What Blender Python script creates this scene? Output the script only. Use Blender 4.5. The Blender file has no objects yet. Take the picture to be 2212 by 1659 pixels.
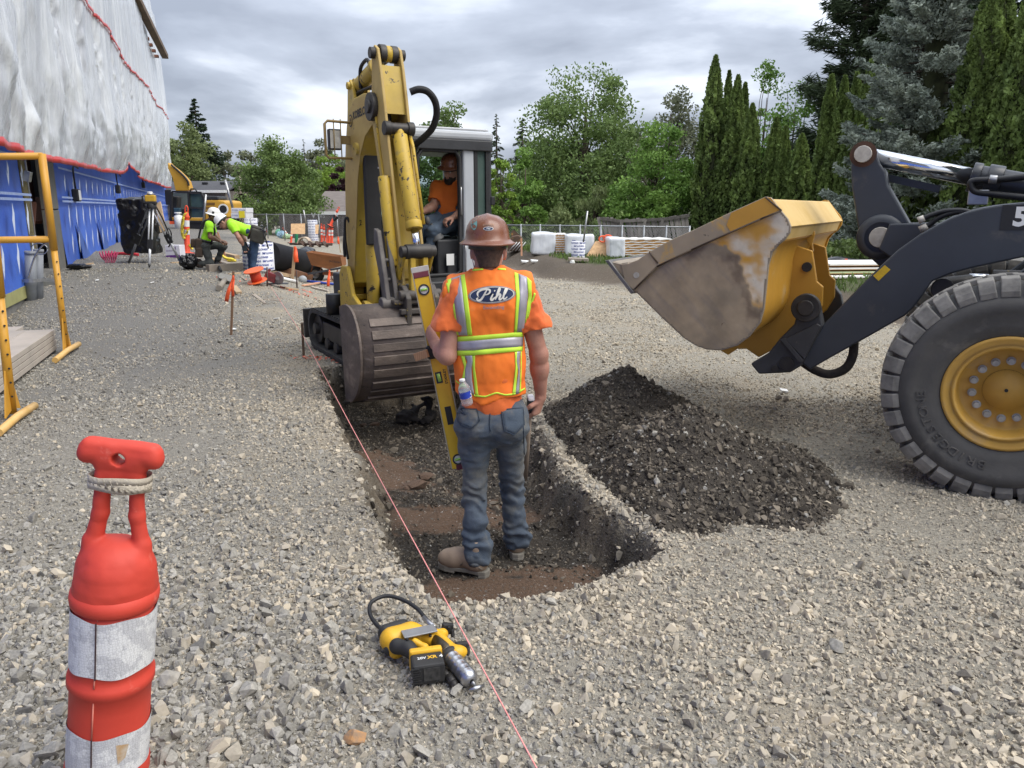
import bpy,bmesh,math,random
import numpy as np
from mathutils import Vector,Matrix,Euler
from mathutils.bvhtree import BVHTree
R=math.radians
rng=np.random.default_rng(7)
random.seed(7)
SC=bpy.context.scene
COL=SC.collection
# ------------------------------------------------------------ camera, world, sun, exposure
CAM_H,PITCH,FPX=1.68,R(12.95),1658.0
cam_d=bpy.data.cameras.new('camera');cam=bpy.data.objects.new('camera',cam_d);COL.objects.link(cam)
cam.location=(0,0,CAM_H);cam.rotation_euler=(R(90)-PITCH,0,0)
cam_d.sensor_width=36;cam_d.lens=36*FPX/2212;cam_d.clip_end=2000;cam_d.clip_start=0.05
SC.camera=cam
SUN_AZ,SUN_EL=R(112),R(52)       # azimuth clockwise from +Y
wd=bpy.data.worlds.new('World');SC.world=wd;wd.use_nodes=True
def build_world():
 nt=wd.node_tree;N=nt.nodes;L=nt.links;N.clear()
 out=N.new('ShaderNodeOutputWorld');bg=N.new('ShaderNodeBackground');L.new(bg.outputs[0],out.inputs[0])
 sky=N.new('ShaderNodeTexSky');sky.sky_type='NISHITA';sky.sun_disc=False
 sky.sun_elevation=SUN_EL;sky.sun_rotation=SUN_AZ;sky.dust_density=2.0
 tc=N.new('ShaderNodeTexCoord');sep=N.new('ShaderNodeSeparateXYZ');L.new(tc.outputs['Generated'],sep.inputs[0])
 def m(op,a,b=None,c=None):
  n=N.new('ShaderNodeMath');n.operation=op
  for i,q in enumerate((a,b,c)):
   if q is None:continue
   if isinstance(q,(int,float)):n.inputs[i].default_value=q
   else:L.new(q,n.inputs[i])
  return n.outputs[0]
 zc=m('ADD',m('MAXIMUM',sep.outputs[2],0.0),0.22)
 cx=m('SUBTRACT',m('DIVIDE',sep.outputs[0],zc),0.45);cy=m('DIVIDE',sep.outputs[1],zc)
 cmb=N.new('ShaderNodeCombineXYZ');L.new(cx,cmb.inputs[0]);L.new(cy,cmb.inputs[1]);cmb.inputs[2].default_value=10.4
 n1=N.new('ShaderNodeTexNoise');n1.inputs['Scale'].default_value=0.72;n1.inputs['Detail'].default_value=7
 n1.inputs['Roughness'].default_value=0.52;n1.inputs['Distortion'].default_value=0.35;L.new(cmb.outputs[0],n1.inputs['Vector'])
 n2=N.new('ShaderNodeTexNoise');n2.inputs['Scale'].default_value=2.6;n2.inputs['Detail'].default_value=6;L.new(cmb.outputs[0],n2.inputs['Vector'])
 f=m('ADD',m('MULTIPLY',n1.outputs[0],0.82),m('MULTIPLY',n2.outputs[0],0.18))
 cr=N.new('ShaderNodeValToRGB');L.new(f,cr.inputs[0])
 e=cr.color_ramp.elements
 e[0].position=0.40;e[0].color=(0.235,0.262,0.32,1)
 e[1].position=0.565;e[1].color=(0.70,0.735,0.80,1)
 q=e.new(0.465);q.color=(0.335,0.37,0.44,1)
 q=e.new(0.515);q.color=(0.51,0.55,0.625,1)
 sk=N.new('ShaderNodeVectorMath');sk.operation='SCALE';sk.inputs['Scale'].default_value=0.10;L.new(sky.outputs[0],sk.inputs[0])
 mix=N.new('ShaderNodeMix');mix.data_type='RGBA';mix.inputs[0].default_value=0.94
 L.new(sk.outputs[0],mix.inputs[6]);L.new(cr.outputs[0],mix.inputs[7])
 L.new(mix.outputs[2],bg.inputs[0]);L.new(m('ADD',m('MULTIPLY',m('MAXIMUM',sep.outputs[2],0.0),1.5),0.80),bg.inputs[1])   # overcast: CIE overcast sky, zenith about three times the horizon
build_world()
sun_d=bpy.data.lights.new('sun','SUN');sun=bpy.data.objects.new('sun',sun_d);COL.objects.link(sun)
sun_d.energy=1.9;sun_d.angle=R(50);sun_d.color=(1.0,0.95,0.87)
_sd=Vector((math.sin(SUN_AZ)*math.cos(SUN_EL),math.cos(SUN_AZ)*math.cos(SUN_EL),math.sin(SUN_EL)))
sun.rotation_euler=_sd.to_track_quat('Z','Y').to_euler();sun.location=(0,0,30)
SC.view_settings.view_transform='Standard';SC.view_settings.look='None'
SC.view_settings.exposure=0.82;SC.view_settings.gamma=1.0;SC.view_settings.use_curve_mapping=False
SC.cycles.max_bounces=6;SC.cycles.transparent_max_bounces=12;SC.cycles.use_denoising=True
# ------------------------------------------------------------ pixel -> world measurement helpers
CP,SP=math.cos(PITCH),math.sin(PITCH)
def ray(px,py):
 u=(px-1106)/FPX;v=(829.5-py)/FPX
 return Vector((u,CP+v*SP,-SP+v*CP))
CAMP=Vector((0,0,CAM_H))
def P(px,py,Y):
 d=ray(px,py);return CAMP+d*(Y/d.y)
def G(px,py,z=0.0):
 d=ray(px,py);return CAMP+d*((z-CAM_H)/d.z)
def PL(px,py,o,n):
 d=ray(px,py);return CAMP+d*((Vector(o)-CAMP).dot(n)/d.dot(n))
# ------------------------------------------------------------ materials
MATS={}
def srgb(r,g,b):
 f=lambda c:(c/255/12.92) if c/255<=0.04045 else ((c/255+0.055)/1.055)**2.4
 return (f(r),f(g),f(b))
def mat(name,c1,c2=None,scale=8.0,rough=0.6,metal=0.0,bump=0.0,bscale=None,wear=None,detail=5,spec=0.5,
  tone=None,alpha=None,trans=0.0,emit=None,c2pos=(0.35,0.65),stretch=None,rvar=0.0,wave=None,spots=None,bdist=0.01,attr=None,ior=1.45,sheen=0.0):
 """procedural principled material. wear=(colour, threshold, scale[, softness]); rnd=(attr|'obj', amount): value scaled by it"""
 if name in MATS:return MATS[name]
 m=bpy.data.materials.new(name);MATS[name]=m;m.use_nodes=True
 nt=m.node_tree;N=nt.nodes;L=nt.links;b=N['Principled BSDF']
 tc=N.new('ShaderNodeTexCoord');vec=tc.outputs['Object']
 if stretch:
  mp=N.new('ShaderNodeMapping');mp.inputs['Scale'].default_value=stretch;L.new(vec,mp.inputs[0]);vec=mp.outputs[0]
 def noise(sc,det=detail,ro=0.6,dist=0.0,v=None):
  n=N.new('ShaderNodeTexNoise');n.inputs['Scale'].default_value=sc;n.inputs['Detail'].default_value=det
  n.inputs['Roughness'].default_value=ro;n.inputs['Distortion'].default_value=dist;L.new(v or vec,n.inputs['Vector']);return n.outputs[0]
 def ramp(src,p0,p1,ca=(0,0,0),cb=(1,1,1)):
  r=N.new('ShaderNodeValToRGB');r.color_ramp.elements[0].position=p0;r.color_ramp.elements[1].position=p1
  r.color_ramp.elements[0].color=(*ca,1);r.color_ramp.elements[1].color=(*cb,1);L.new(src,r.inputs[0]);return r.outputs[0]
 def mixc(f,a,c):
  n=N.new('ShaderNodeMix');n.data_type='RGBA'
  for s,q in ((0,f),(6,a),(7,c)):
   if isinstance(q,tuple):n.inputs[s].default_value=(*q,1)
   elif isinstance(q,(int,float)):n.inputs[s].default_value=q
   else:L.new(q,n.inputs[s])
  return n.outputs[2]
 if c2 is None:c2=tuple(x*0.82 for x in c1)
 nz=noise(scale)
 col=ramp(nz,c2pos[0],c2pos[1],c2,c1)
 if wave:
  w=N.new('ShaderNodeTexWave');w.inputs['Scale'].default_value=wave[1];w.inputs['Distortion'].default_value=wave[2];w.inputs['Detail'].default_value=3
  w.bands_direction=wave[3] if len(wave)>3 else 'X'
  L.new(vec,w.inputs['Vector']);col=mixc(ramp(w.outputs[0],0.3,0.8),col,wave[0])
 if attr:# list of (attribute, colour)
  for an,ac in attr:
   a=N.new('ShaderNodeAttribute');a.attribute_name=an
   col=mixc(a.outputs['Fac'],col,ramp(noise(scale*1.7),0.35,0.65,tuple(x*0.7 for x in ac),ac))
 for wv in ([wear] if wear and not isinstance(wear,list) else (wear or [])):
  so=wv[3] if len(wv)>3 else 0.04
  col=mixc(ramp(noise(wv[2],8,0.68,0.3),wv[1],min(1,wv[1]+so)),col,wv[0])
 if tone:
  if tone[0]=='obj':
   o=N.new('ShaderNodeObjectInfo');src=o.outputs['Random']
  else:
   a=N.new('ShaderNodeAttribute');a.attribute_name=tone[0];src=a.outputs['Fac']
  mr=N.new('ShaderNodeMapRange');mr.inputs[3].default_value=1-tone[1];mr.inputs[4].default_value=1+tone[1];L.new(src,mr.inputs[0])
  if len(tone)>2:col=mixc(src,col,tone[2])
  vm=N.new('ShaderNodeVectorMath');vm.operation='SCALE';L.new(col,vm.inputs[0]);L.new(mr.outputs[0],vm.inputs['Scale']);col=vm.outputs[0]
 L.new(col,b.inputs['Base Color'])
 b.inputs['Roughness'].default_value=rough;b.inputs['Metallic'].default_value=metal;b.inputs['IOR'].default_value=ior
 b.inputs['Specular IOR Level'].default_value=spec
 if sheen:b.inputs['Sheen Weight'].default_value=sheen
 if rvar:
  mr=N.new('ShaderNodeMapRange');mr.inputs[3].default_value=max(0,rough-rvar);mr.inputs[4].default_value=min(1,rough+rvar);L.new(noise(scale*2.3),mr.inputs[0]);L.new(mr.outputs[0],b.inputs['Roughness'])
 if trans:b.inputs['Transmission Weight'].default_value=trans
 if alpha is not None:b.inputs['Alpha'].default_value=alpha
 if emit:b.inputs['Emission Color'].default_value=(*emit[0],1);b.inputs['Emission Strength'].default_value=emit[1]
 if bump:
  bn=N.new('ShaderNodeBump');bn.inputs['Strength'].default_value=bump;bn.inputs['Distance'].default_value=bdist
  L.new(noise(bscale or scale*4,6),bn.inputs['Height']);L.new(bn.outputs[0],b.inputs['Normal'])
 return m
# ------------------------------------------------------------ mesh builder
def frame(d):
 d=Vector(d).normalized();up=Vector((0,0,1)) if abs(d.z)<0.95 else Vector((0,1,0))
 x=up.cross(d).normalized();return x,d.cross(x).normalized(),d
def spline(pts,n=8,closed=False):
 pts=[Vector(p) for p in pts];out=[];m=len(pts)
 for i in range(m if closed else m-1):
  g=lambda k:pts[k % m] if closed else pts[max(0,min(m-1,k))]
  p0,p1,p2,p3=g(i-1),g(i),g(i+1),g(i+2)
  for k in range(n):
   t=k/n
   out.append(0.5*((2*p1)+(p2-p0)*t+(2*p0-5*p1+4*p2-p3)*t*t+(3*p1-p0-3*p2+p3)*t**3))
 if not closed:out.append(pts[-1])
 return out
class MB:
 def __init__(s):s.v=[];s.f=[];s.m=[];s.s=[]
 def add(s,vs,fs,mi=0,smooth=False):
  o=len(s.v);s.v+=[tuple(v) for v in vs]
  for k,f in enumerate(fs):
   s.f.append(tuple(i+o for i in f));s.m.append(mi);s.s.append(smooth[k] if isinstance(smooth,list) else smooth)
  return s
 def box(s,c,size,rot=None,mi=0,taper=None):
  c=Vector(c);hx,hy,hz=(q/2 for q in size)
  if rot is None:M=Matrix.Identity(3)
  elif isinstance(rot,(int,float)):M=Matrix.Rotation(rot,3,'Z')
  elif isinstance(rot,Matrix):M=rot.to_3x3()
  else:M=Euler(rot).to_matrix()
  t=taper or (1,1)
  vs=[c+M @ Vector((x*hx*(t[0] if z>0 else 1),y*hy*(t[1] if z>0 else 1),z*hz)) for z in (-1,1) for x,y in ((-1,-1),(1,-1),(1,1),(-1,1))]
  return s.add(vs,[(3,2,1,0),(4,5,6,7),(0,1,5,4),(1,2,6,5),(2,3,7,6),(3,0,4,7)],mi)
 def bar(s,p0,p1,w,h,up=(0,0,1),mi=0):
  p0,p1=Vector(p0),Vector(p1);d=(p1-p0);ln=d.length;d.normalize();up=Vector(up)
  x=d.cross(up)
  if x.length<1e-4:x=d.cross(Vector((0,1,0)))
  x.normalize();z=x.cross(d)
  M=Matrix((x,d,z)).transposed()
  return s.box((p0+p1)/2,(w,ln,h),M,mi)
 def cyl(s,p0,p1,r0,r1=None,n=14,mi=0,caps=True):
  r1=r0 if r1 is None else r1;p0,p1=Vector(p0),Vector(p1);x,y,d=frame(p1-p0)
  vs=[]
  for p,r in ((p0,r0),(p1,r1)):
   vs+=[p+(x*math.cos(2*math.pi*k/n)+y*math.sin(2*math.pi*k/n))*r for k in range(n)]
  fs=[(k,(k+1) % n,n+(k+1) % n,n+k) for k in range(n)];sm=[True]*n
  if caps:fs+=[tuple(range(n-1,-1,-1)),tuple(range(n,2*n))];sm+=[False,False]
  return s.add(vs,fs,mi,sm)
 def ring(s,c,axis,ro,ri,h,n=20,mi=0):
  return s.lathe([(ri,0),(ro,0),(ro,h),(ri,h),(ri,0)],c,axis,n,mi,smooth=False)
 def tube(s,pts,r,n=8,mi=0,caps=True,closed=False):
  pts=[Vector(p) for p in pts];m=len(pts);vs=[];fs=[];px=None
  rr=r if isinstance(r,(list,tuple)) else [r]*m
  for i,p in enumerate(pts):
   a=pts[(i-1) % m] if (closed or i>0) else p;b=pts[(i+1) % m] if (closed or i<m-1) else p
   t=(b-a).normalized() if (b-a).length>1e-9 else Vector((0,0,1))
   if px is None:x,y,_=frame(t)
   else:
    x=(px-t*px.dot(t));x=x.normalized() if x.length>1e-6 else frame(t)[0];y=t.cross(x)
   px=x
   vs+=[p+(x*math.cos(2*math.pi*k/n)+y*math.sin(2*math.pi*k/n))*rr[i] for k in range(n)]
  for i in range(m if closed else m-1):
   a,b=i*n,((i+1) % m)*n
   fs+=[(a+k,a+(k+1) % n,b+(k+1) % n,b+k) for k in range(n)]
  sm=[True]*len(fs)
  if caps and not closed:fs+=[tuple(range(n-1,-1,-1)),tuple(range((m-1)*n,m*n))];sm+=[False,False]
  return s.add(vs,fs,mi,sm)
 def lathe(s,prof,base,axis=(0,0,1),n=20,mi=0,smooth=True,scale=(1,1)):
  base=Vector(base);x,y,d=frame(axis);vs=[];m=len(prof)
  for r,z in prof:
   vs+=[base+d*z+(x*math.cos(2*math.pi*k/n)*scale[0]+y*math.sin(2*math.pi*k/n)*scale[1])*r for k in range(n)]
  fs=[(i*n+k,i*n+(k+1) % n,(i+1)*n+(k+1) % n,(i+1)*n+k) for i in range(m-1) for k in range(n)]
  return s.add(vs,fs,mi,smooth)
 def prism(s,poly,vec,mi=0):
  poly=[Vector(p) for p in poly];vec=Vector(vec);n=len(poly)
  nrm=Vector((0,0,0))
  for i in range(n):nrm+=poly[i].cross(poly[(i+1) % n])
  if nrm.dot(vec)<0:poly=poly[::-1]
  vs=poly+[p+vec for p in poly]
  fs=[tuple(range(n-1,-1,-1)),tuple(range(n,2*n))]+[(i,(i+1) % n,n+(i+1) % n,n+i) for i in range(n)]
  return s.add(vs,fs,mi)
 def sphere(s,c,r,n=14,m=9,mi=0,rot=None):
  c=Vector(c);r=(r,r,r) if isinstance(r,(int,float)) else r;M=rot if rot is not None else Matrix.Identity(3);vs=[]
  for i in range(1,m):
   a=math.pi*i/m
   vs+=[c+M @ Vector((r[0]*math.sin(a)*math.cos(2*math.pi*k/n),r[1]*math.sin(a)*math.sin(2*math.pi*k/n),r[2]*math.cos(a))) for k in range(n)]
  fs=[((i)*n+k,(i+1)*n+k,(i+1)*n+(k+1) % n,i*n+(k+1) % n) for i in range(m-2) for k in range(n)]
  t=len(vs);vs+=[c+M @ Vector((0,0,r[2])),c-M @ Vector((0,0,r[2]))]
  fs+=[(t,k,(k+1) % n) for k in range(n)]+[(t+1,(m-2)*n+(k+1) % n,(m-2)*n+k) for k in range(n)]
  return s.add(vs,fs,mi,True)
 def grid(s,fn,nu,nv,mi=0,smooth=True):
  vs=[fn(i/nu,j/nv) for i in range(nu+1) for j in range(nv+1)]
  fs=[(i*(nv+1)+j,(i+1)*(nv+1)+j,(i+1)*(nv+1)+j+1,i*(nv+1)+j+1) for i in range(nu) for j in range(nv)]
  return s.add(vs,fs,mi,smooth)
 def build(s,name,mats,parent=None,bevel=0.0,origin=None,solid=0.0,bseg=2):
  me=bpy.data.meshes.new(name)
  o0=Vector(origin) if origin is not None else (WORLD_LOC.get(parent.name,Vector((0,0,0))) if parent else Vector((0,0,0)))
  me.from_pydata([(v[0]-o0.x,v[1]-o0.y,v[2]-o0.z) for v in s.v],[],s.f)
  mats=mats if isinstance(mats,(list,tuple)) else [mats]
  for q in mats:me.materials.append(q)
  me.polygons.foreach_set('material_index',s.m);me.polygons.foreach_set('use_smooth',s.s);me.update()
  ob=link(name,me,parent,o0 if not parent else None)
  if solid:
   md=ob.modifiers.new('solid','SOLIDIFY');md.thickness=solid;md.offset=0
  if bevel:
   md=ob.modifiers.new('bevel','BEVEL');md.width=bevel;md.segments=bseg;md.limit_method='ANGLE';md.angle_limit=R(40)
  return ob
WORLD_LOC={}
def link(name,me,parent=None,loc=None):
 ob=bpy.data.objects.new(name,me);COL.objects.link(ob)
 if loc is not None:ob.location=loc
 if parent:ob.parent=parent;WORLD_LOC[ob.name]=WORLD_LOC.get(parent.name,Vector((0,0,0)))
 else:WORLD_LOC[ob.name]=Vector(ob.location)
 return ob
def thing(name,label,cat,loc=(0,0,0),group=None):
 o=bpy.data.objects.new(name,None);COL.objects.link(o);o.location=loc;o.empty_display_size=0.1
 WORLD_LOC[o.name]=Vector(loc);return tag(o,label,cat,group)
def tag(o,label=None,cat=None,group=None,kind=None):
 if label:o['label']=label
 if cat:o['category']=cat
 if group:o['group']=group
 if kind:o['kind']=kind
 return o
def dup(o,loc,rz=0.0,label=None,parent=None,rx=0.0,ry=0.0,scale=None):
 c=o.copy();COL.objects.link(c)
 if parent:c.parent=parent
 else:
  c.location=loc;c.rotation_euler=(rx,ry,rz)
  if label:c['label']=label
  if scale:c.scale=scale if isinstance(scale,tuple) else (scale,)*3
 for ch in list(o.children):dup(ch,None,parent=c)
 return c
def raw(name,vs,fs,mats,parent=None,smooth=True,origin=None,attrs=None,mi=None):
 """numpy mesh"""
 me=bpy.data.meshes.new(name);vs=np.asarray(vs,dtype=np.float32);fs=np.asarray(fs,dtype=np.int32)
 o0=Vector(origin) if origin is not None else (WORLD_LOC.get(parent.name,Vector((0,0,0))) if parent else Vector((0,0,0)))
 vs=vs-np.array(o0,dtype=np.float32)
 k=fs.shape[1];nf=len(fs)
 me.vertices.add(len(vs));me.vertices.foreach_set('co',vs.ravel())
 me.loops.add(nf*k);me.loops.foreach_set('vertex_index',fs.ravel())
 me.polygons.add(nf);me.polygons.foreach_set('loop_start',np.arange(nf,dtype=np.int32)*k)
 me.polygons.foreach_set('use_smooth',np.full(nf,bool(smooth)))
 if mi is not None:me.polygons.foreach_set('material_index',np.asarray(mi,dtype=np.int32))
 for q in (mats if isinstance(mats,(list,tuple)) else [mats]):me.materials.append(q)
 for an,dom,arr in (attrs or []):
  a=me.attributes.new(an,'FLOAT',dom);a.data.foreach_set('value',np.asarray(arr,dtype=np.float32))
 me.update(calc_edges=True);me.validate()
 return link(name,me,parent,o0 if not parent else None)
def text_mesh(body,size,extrude=0.0,bold=0.0):
 cu=bpy.data.curves.new('txt','FONT');cu.body=body;cu.size=size;cu.extrude=extrude;cu.align_x='CENTER';cu.align_y='CENTER';cu.offset=bold;cu.resolution_u=2
 ob=bpy.data.objects.new('txt',cu);COL.objects.link(ob);dg=bpy.context.evaluated_depsgraph_get();dg.update()
 me=bpy.data.meshes.new_from_object(ob.evaluated_get(dg));vs=[v.co.copy() for v in me.vertices];fs=[tuple(p.vertices) for p in me.polygons]
 bpy.data.objects.remove(ob);bpy.data.curves.remove(cu);bpy.data.meshes.remove(me);return vs,fs
def put_text(mb,body,size,o,x,y,mi=0,bold=0.0,sx=1.0,fn=None,extrude=0.0):
 """text centred at o with in-plane axes x, y"""
 vs,fs=text_mesh(body,size,extrude,bold);o,x,y=Vector(o),Vector(x).normalized(),Vector(y).normalized();z=x.cross(y)
 W=[o+x*v.x*sx+y*v.y+z*v.z for v in vs]
 if fn:W=[fn(w) for w in W]
 mb.add(W,fs,mi)
# ------------------------------------------------------------ noise and implicit surfaces (numpy)
_perm=rng.random((64,64,64)).astype(np.float32)
def vnoise(x,y,z=0.0):
 x,y,z=np.broadcast_arrays(np.asarray(x,np.float32),np.asarray(y,np.float32),np.asarray(z,np.float32))
 xi=np.floor(x).astype(int);yi=np.floor(y).astype(int);zi=np.floor(z).astype(int)
 s=lambda t:t*t*(3-2*t)
 fx,fy,fz=s(x-xi),s(y-yi),s(z-zi)
 g=lambda a,b,c:_perm[(xi+a) & 63,(yi+b) & 63,(zi+c) & 63]
 l=lambda a,b,t:a+(b-a)*t
 return l(l(l(g(0,0,0),g(1,0,0),fx),l(g(0,1,0),g(1,1,0),fx),fy),l(l(g(0,0,1),g(1,0,1),fx),l(g(0,1,1),g(1,1,1),fx),fy),fz)*2-1
def fbm(x,y,z=0.0,o=4):
 a,t=1.0,0.0
 for k in range(o):t=t+a*vnoise(x*2**k+17.3*k,y*2**k+5.1*k,z*2**k if not np.isscalar(z) else z+3.3*k);a*=0.5
 return t
def sstep(a,b,x):
 t=np.clip((x-a)/(b-a),0,1);return t*t*(3-2*t)
class Field:
 """signed distance grid with smooth unions; mesh by surface nets"""
 def __init__(s,lo,hi,h):
  s.h=h;s.lo=np.array(lo,np.float32);s.n=np.ceil((np.array(hi)-s.lo)/h).astype(int)+1
  s.F=np.full(s.n,0.2,np.float32);s.ax=[s.lo[i]+h*np.arange(s.n[i],dtype=np.float32) for i in range(3)]
 def sub(s,lo,hi):
  a=np.maximum(((np.array(lo)-s.lo)/s.h).astype(int)-1,0);b=np.minimum(((np.array(hi)-s.lo)/s.h).astype(int)+2,s.n)
  if (b<=a).any():return None,None
  sl=tuple(slice(a[i],b[i]) for i in range(3))
  return sl,np.meshgrid(*[s.ax[i][sl[i]] for i in range(3)],indexing='ij',sparse=True)
 def merge(s,sl,d,k,op):
  F=s.F[sl]
  if op=='u':
   if k<=0:s.F[sl]=np.minimum(F,d)
   else:
    hh=np.clip(0.5+0.5*(d-F)/k,0,1);s.F[sl]=d+(F-d)*hh-k*hh*(1-hh)
    s.F[sl]=d*(1-hh)+F*hh-k*hh*(1-hh)
  elif op=='s':s.F[sl]=np.maximum(F,-d)
  elif op=='i':s.F[sl]=np.maximum(F,d)
 def cone(s,p0,p1,r0,r1=None,k=0.02,op='u',flat=None):
  r1=r0 if r1 is None else r1;p0=np.array(p0,np.float32);p1=np.array(p1,np.float32);m=max(r0,r1)+k+4*s.h+0.02
  sl,g=s.sub(np.minimum(p0,p1)-m,np.maximum(p0,p1)+m)
  if sl is None:return s
  d=p1-p0;L2=float(d @ d)+1e-9
  q=[g[i]-p0[i] for i in range(3)]
  t=np.clip((q[0]*d[0]+q[1]*d[1]+q[2]*d[2])/L2,0,1)
  e=[q[i]-d[i]*t for i in range(3)]
  if flat is not None:# (axis unit vector, stretch>1 means thinner along it)
   ax=np.array(flat[0],np.float32);c=e[0]*ax[0]+e[1]*ax[1]+e[2]*ax[2]
   dist=np.sqrt(e[0]**2+e[1]**2+e[2]**2+(flat[1]**2-1)*c*c)
  else:dist=np.sqrt(e[0]**2+e[1]**2+e[2]**2)
  s.merge(sl,dist-(r0+(r1-r0)*t),k,op);return s
 def ell(s,c,r,M=None,k=0.02,op='u'):
  c=np.array(c,np.float32);r=np.array(r,np.float32);m=float(r.max())+k+4*s.h+0.02
  sl,g=s.sub(c-m,c+m)
  if sl is None:return s
  q=[g[i]-c[i] for i in range(3)]
  if M is not None:
   Mi=np.array(M.to_3x3().transposed(),np.float32);q=[Mi[i,0]*q[0]+Mi[i,1]*q[1]+Mi[i,2]*q[2] for i in range(3)]
  k0=np.sqrt((q[0]/r[0])**2+(q[1]/r[1])**2+(q[2]/r[2])**2)+1e-6
  k1=np.sqrt((q[0]/r[0]**2)**2+(q[1]/r[1]**2)**2+(q[2]/r[2]**2)**2)+1e-6
  s.merge(sl,k0*(k0-1)/k1,k,op);return s
 def rbox(s,c,hs,r,M=None,k=0.0,op='u'):
  c=np.array(c,np.float32);m=float(np.linalg.norm(hs))+k+4*s.h
  sl,g=s.sub(c-m,c+m)
  if sl is None:return s
  q=[g[i]-c[i] for i in range(3)]
  if M is not None:
   Mi=np.array(M.to_3x3().transposed(),np.float32);q=[Mi[i,0]*q[0]+Mi[i,1]*q[1]+Mi[i,2]*q[2] for i in range(3)]
  a=[np.abs(q[i])-(hs[i]-r) for i in range(3)]
  d=np.sqrt(sum(np.maximum(x,0)**2 for x in a))+np.minimum(np.maximum(np.maximum(a[0],a[1]),a[2]),0)-r
  s.merge(sl,d,k,op);return s
 def full(s):return np.meshgrid(*s.ax,indexing='ij',sparse=True)
 def cut(s,p,n):# keep the side n points away from
  g=s.full();n=Vector(n).normalized();p=Vector(p)
  s.F=np.maximum(s.F,(g[0]-p.x)*n.x+(g[1]-p.y)*n.y+(g[2]-p.z)*n.z);return s
 def nets(s):
  F=s.F;ins=F<0
  c=np.zeros(tuple(np.array(F.shape)-1),np.int8)
  cor=[(i,j,k) for i in (0,1) for j in (0,1) for k in (0,1)]
  sl=lambda a:tuple(slice(a[i],F.shape[i]-1+a[i]) for i in range(3))
  for a in cor:c+=ins[sl(a)]
  act=np.argwhere((c>0) & (c<8));idx=-np.ones(c.shape,np.int32);idx[tuple(act.T)]=np.arange(len(act))
  val={a:F[tuple((act+np.array(a)).T)] for a in cor}
  S=np.zeros((len(act),3),np.float32);W=np.zeros(len(act),np.float32)
  for a in cor:
   for ax in range(3):
    if a[ax]:continue
    b=list(a);b[ax]=1;b=tuple(b);va,vb=val[a],val[b];cr=(va<0) !=(vb<0)
    t=np.where(cr,va/(va-vb+1e-12),0);p=np.tile(np.array(a,np.float32),(len(act),1));p[:,ax]+=t
    S+=p*cr[:,None];W+=cr
  V=(act+S/W[:,None])*s.h+s.lo
  Q=[]
  for ax in range(3):
   u,v=(ax+1) % 3,(ax+2) % 3
   lo=[slice(None)]*3;hi=[slice(None)]*3;lo[ax]=slice(0,-1);hi[ax]=slice(1,None)
   A,B=ins[tuple(lo)],ins[tuple(hi)]
   e=np.argwhere(A !=B);ok=(e[:,u]>0) & (e[:,v]>0) & (e[:,u]<F.shape[u]-1) & (e[:,v]<F.shape[v]-1);e=e[ok]
   if not len(e):continue
   fl=A[tuple(e.T)]
   def at(du,dv):
    q=e.copy();q[:,u]+=du;q[:,v]+=dv;return idx[tuple(q.T)]
   q=np.stack([at(-1,-1),at(0,-1),at(0,0),at(-1,0)],1)
   q[~fl]=q[~fl][:,::-1];Q.append(q)
  return V,np.concatenate(Q) if Q else np.zeros((0,4),int)
 def build(s,name,m,parent=None,origin=None,attrs=None,smooth_iter=0):
  V,Q=s.nets()
  if (Q<0).any():Q=Q[(Q>=0).all(1)]
  return raw(name,V,Q,m,parent,True,origin)
# ------------------------------------------------------------ machine materials
YEL=mat('excavator_yellow',(0.47,0.325,0.045),(0.39,0.265,0.04),scale=5,rough=0.45,rvar=0.15,bump=0.05,
          wear=[((0.34,0.27,0.13),0.54,4,0.16),((0.03,0.026,0.022),0.625,9,0.015),((0.16,0.155,0.15),0.70,6,0.02)])
YELW=mat('worn_yellow',(0.52,0.35,0.035),(0.42,0.28,0.04),scale=5,rough=0.5,rvar=0.15,
           wear=[((0.2,0.16,0.1),0.57,5,0.15),((0.035,0.03,0.025),0.60,13,0.012),((0.25,0.25,0.24),0.69,8,0.02)])
YELD=mat('dusty_tan_yellow',(0.46,0.33,0.11),(0.38,0.26,0.08),scale=4,rough=0.6,wear=[((0.05,0.045,0.035),0.62,6,0.1)])
BLK=mat('black_rubber',(0.018,0.018,0.019),(0.012,0.012,0.013),scale=9,rough=0.55,bump=0.1)
GREASE=mat('greasy_steel',(0.055,0.05,0.045),(0.025,0.023,0.022),scale=7,rough=0.5,metal=0.3,wear=[((0.3,0.22,0.06),0.66,8,0.03)])
CHROME=mat('chrome_rod',(0.75,0.76,0.78),(0.68,0.69,0.72),scale=3,rough=0.12,metal=1.0)
STEEL=mat('bare_steel',(0.42,0.42,0.42),(0.3,0.3,0.3),scale=8,rough=0.4,metal=0.8)
CABG=mat('cab_grey',(0.42,0.44,0.46),(0.37,0.39,0.41),scale=3,rough=0.4,wear=[((0.28,0.17,0.1),0.72,3,0.05)])
DKP=mat('dark_plastic',(0.03,0.031,0.034),(0.02,0.021,0.023),scale=6,rough=0.5)
GLASS=mat('cab_glass',(0.62,0.74,0.70),(0.6,0.72,0.68),scale=1,rough=0.02,trans=1.0,ior=1.05)
BKT=mat('earthy_steel',(0.155,0.12,0.098),(0.085,0.068,0.058),scale=4,rough=0.6,metal=0.2,bump=0.4,bscale=30,stretch=(1,1,2.0),wear=[((0.27,0.225,0.185),0.55,4,0.18),((0.035,0.03,0.027),0.63,10,0.06)])
WHT=mat('white_paint',(0.75,0.75,0.73),(0.68,0.68,0.66),scale=4,rough=0.5)
INK=mat('black_print',(0.02,0.02,0.022),(0.018,0.018,0.02),scale=2,rough=0.6)
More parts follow.
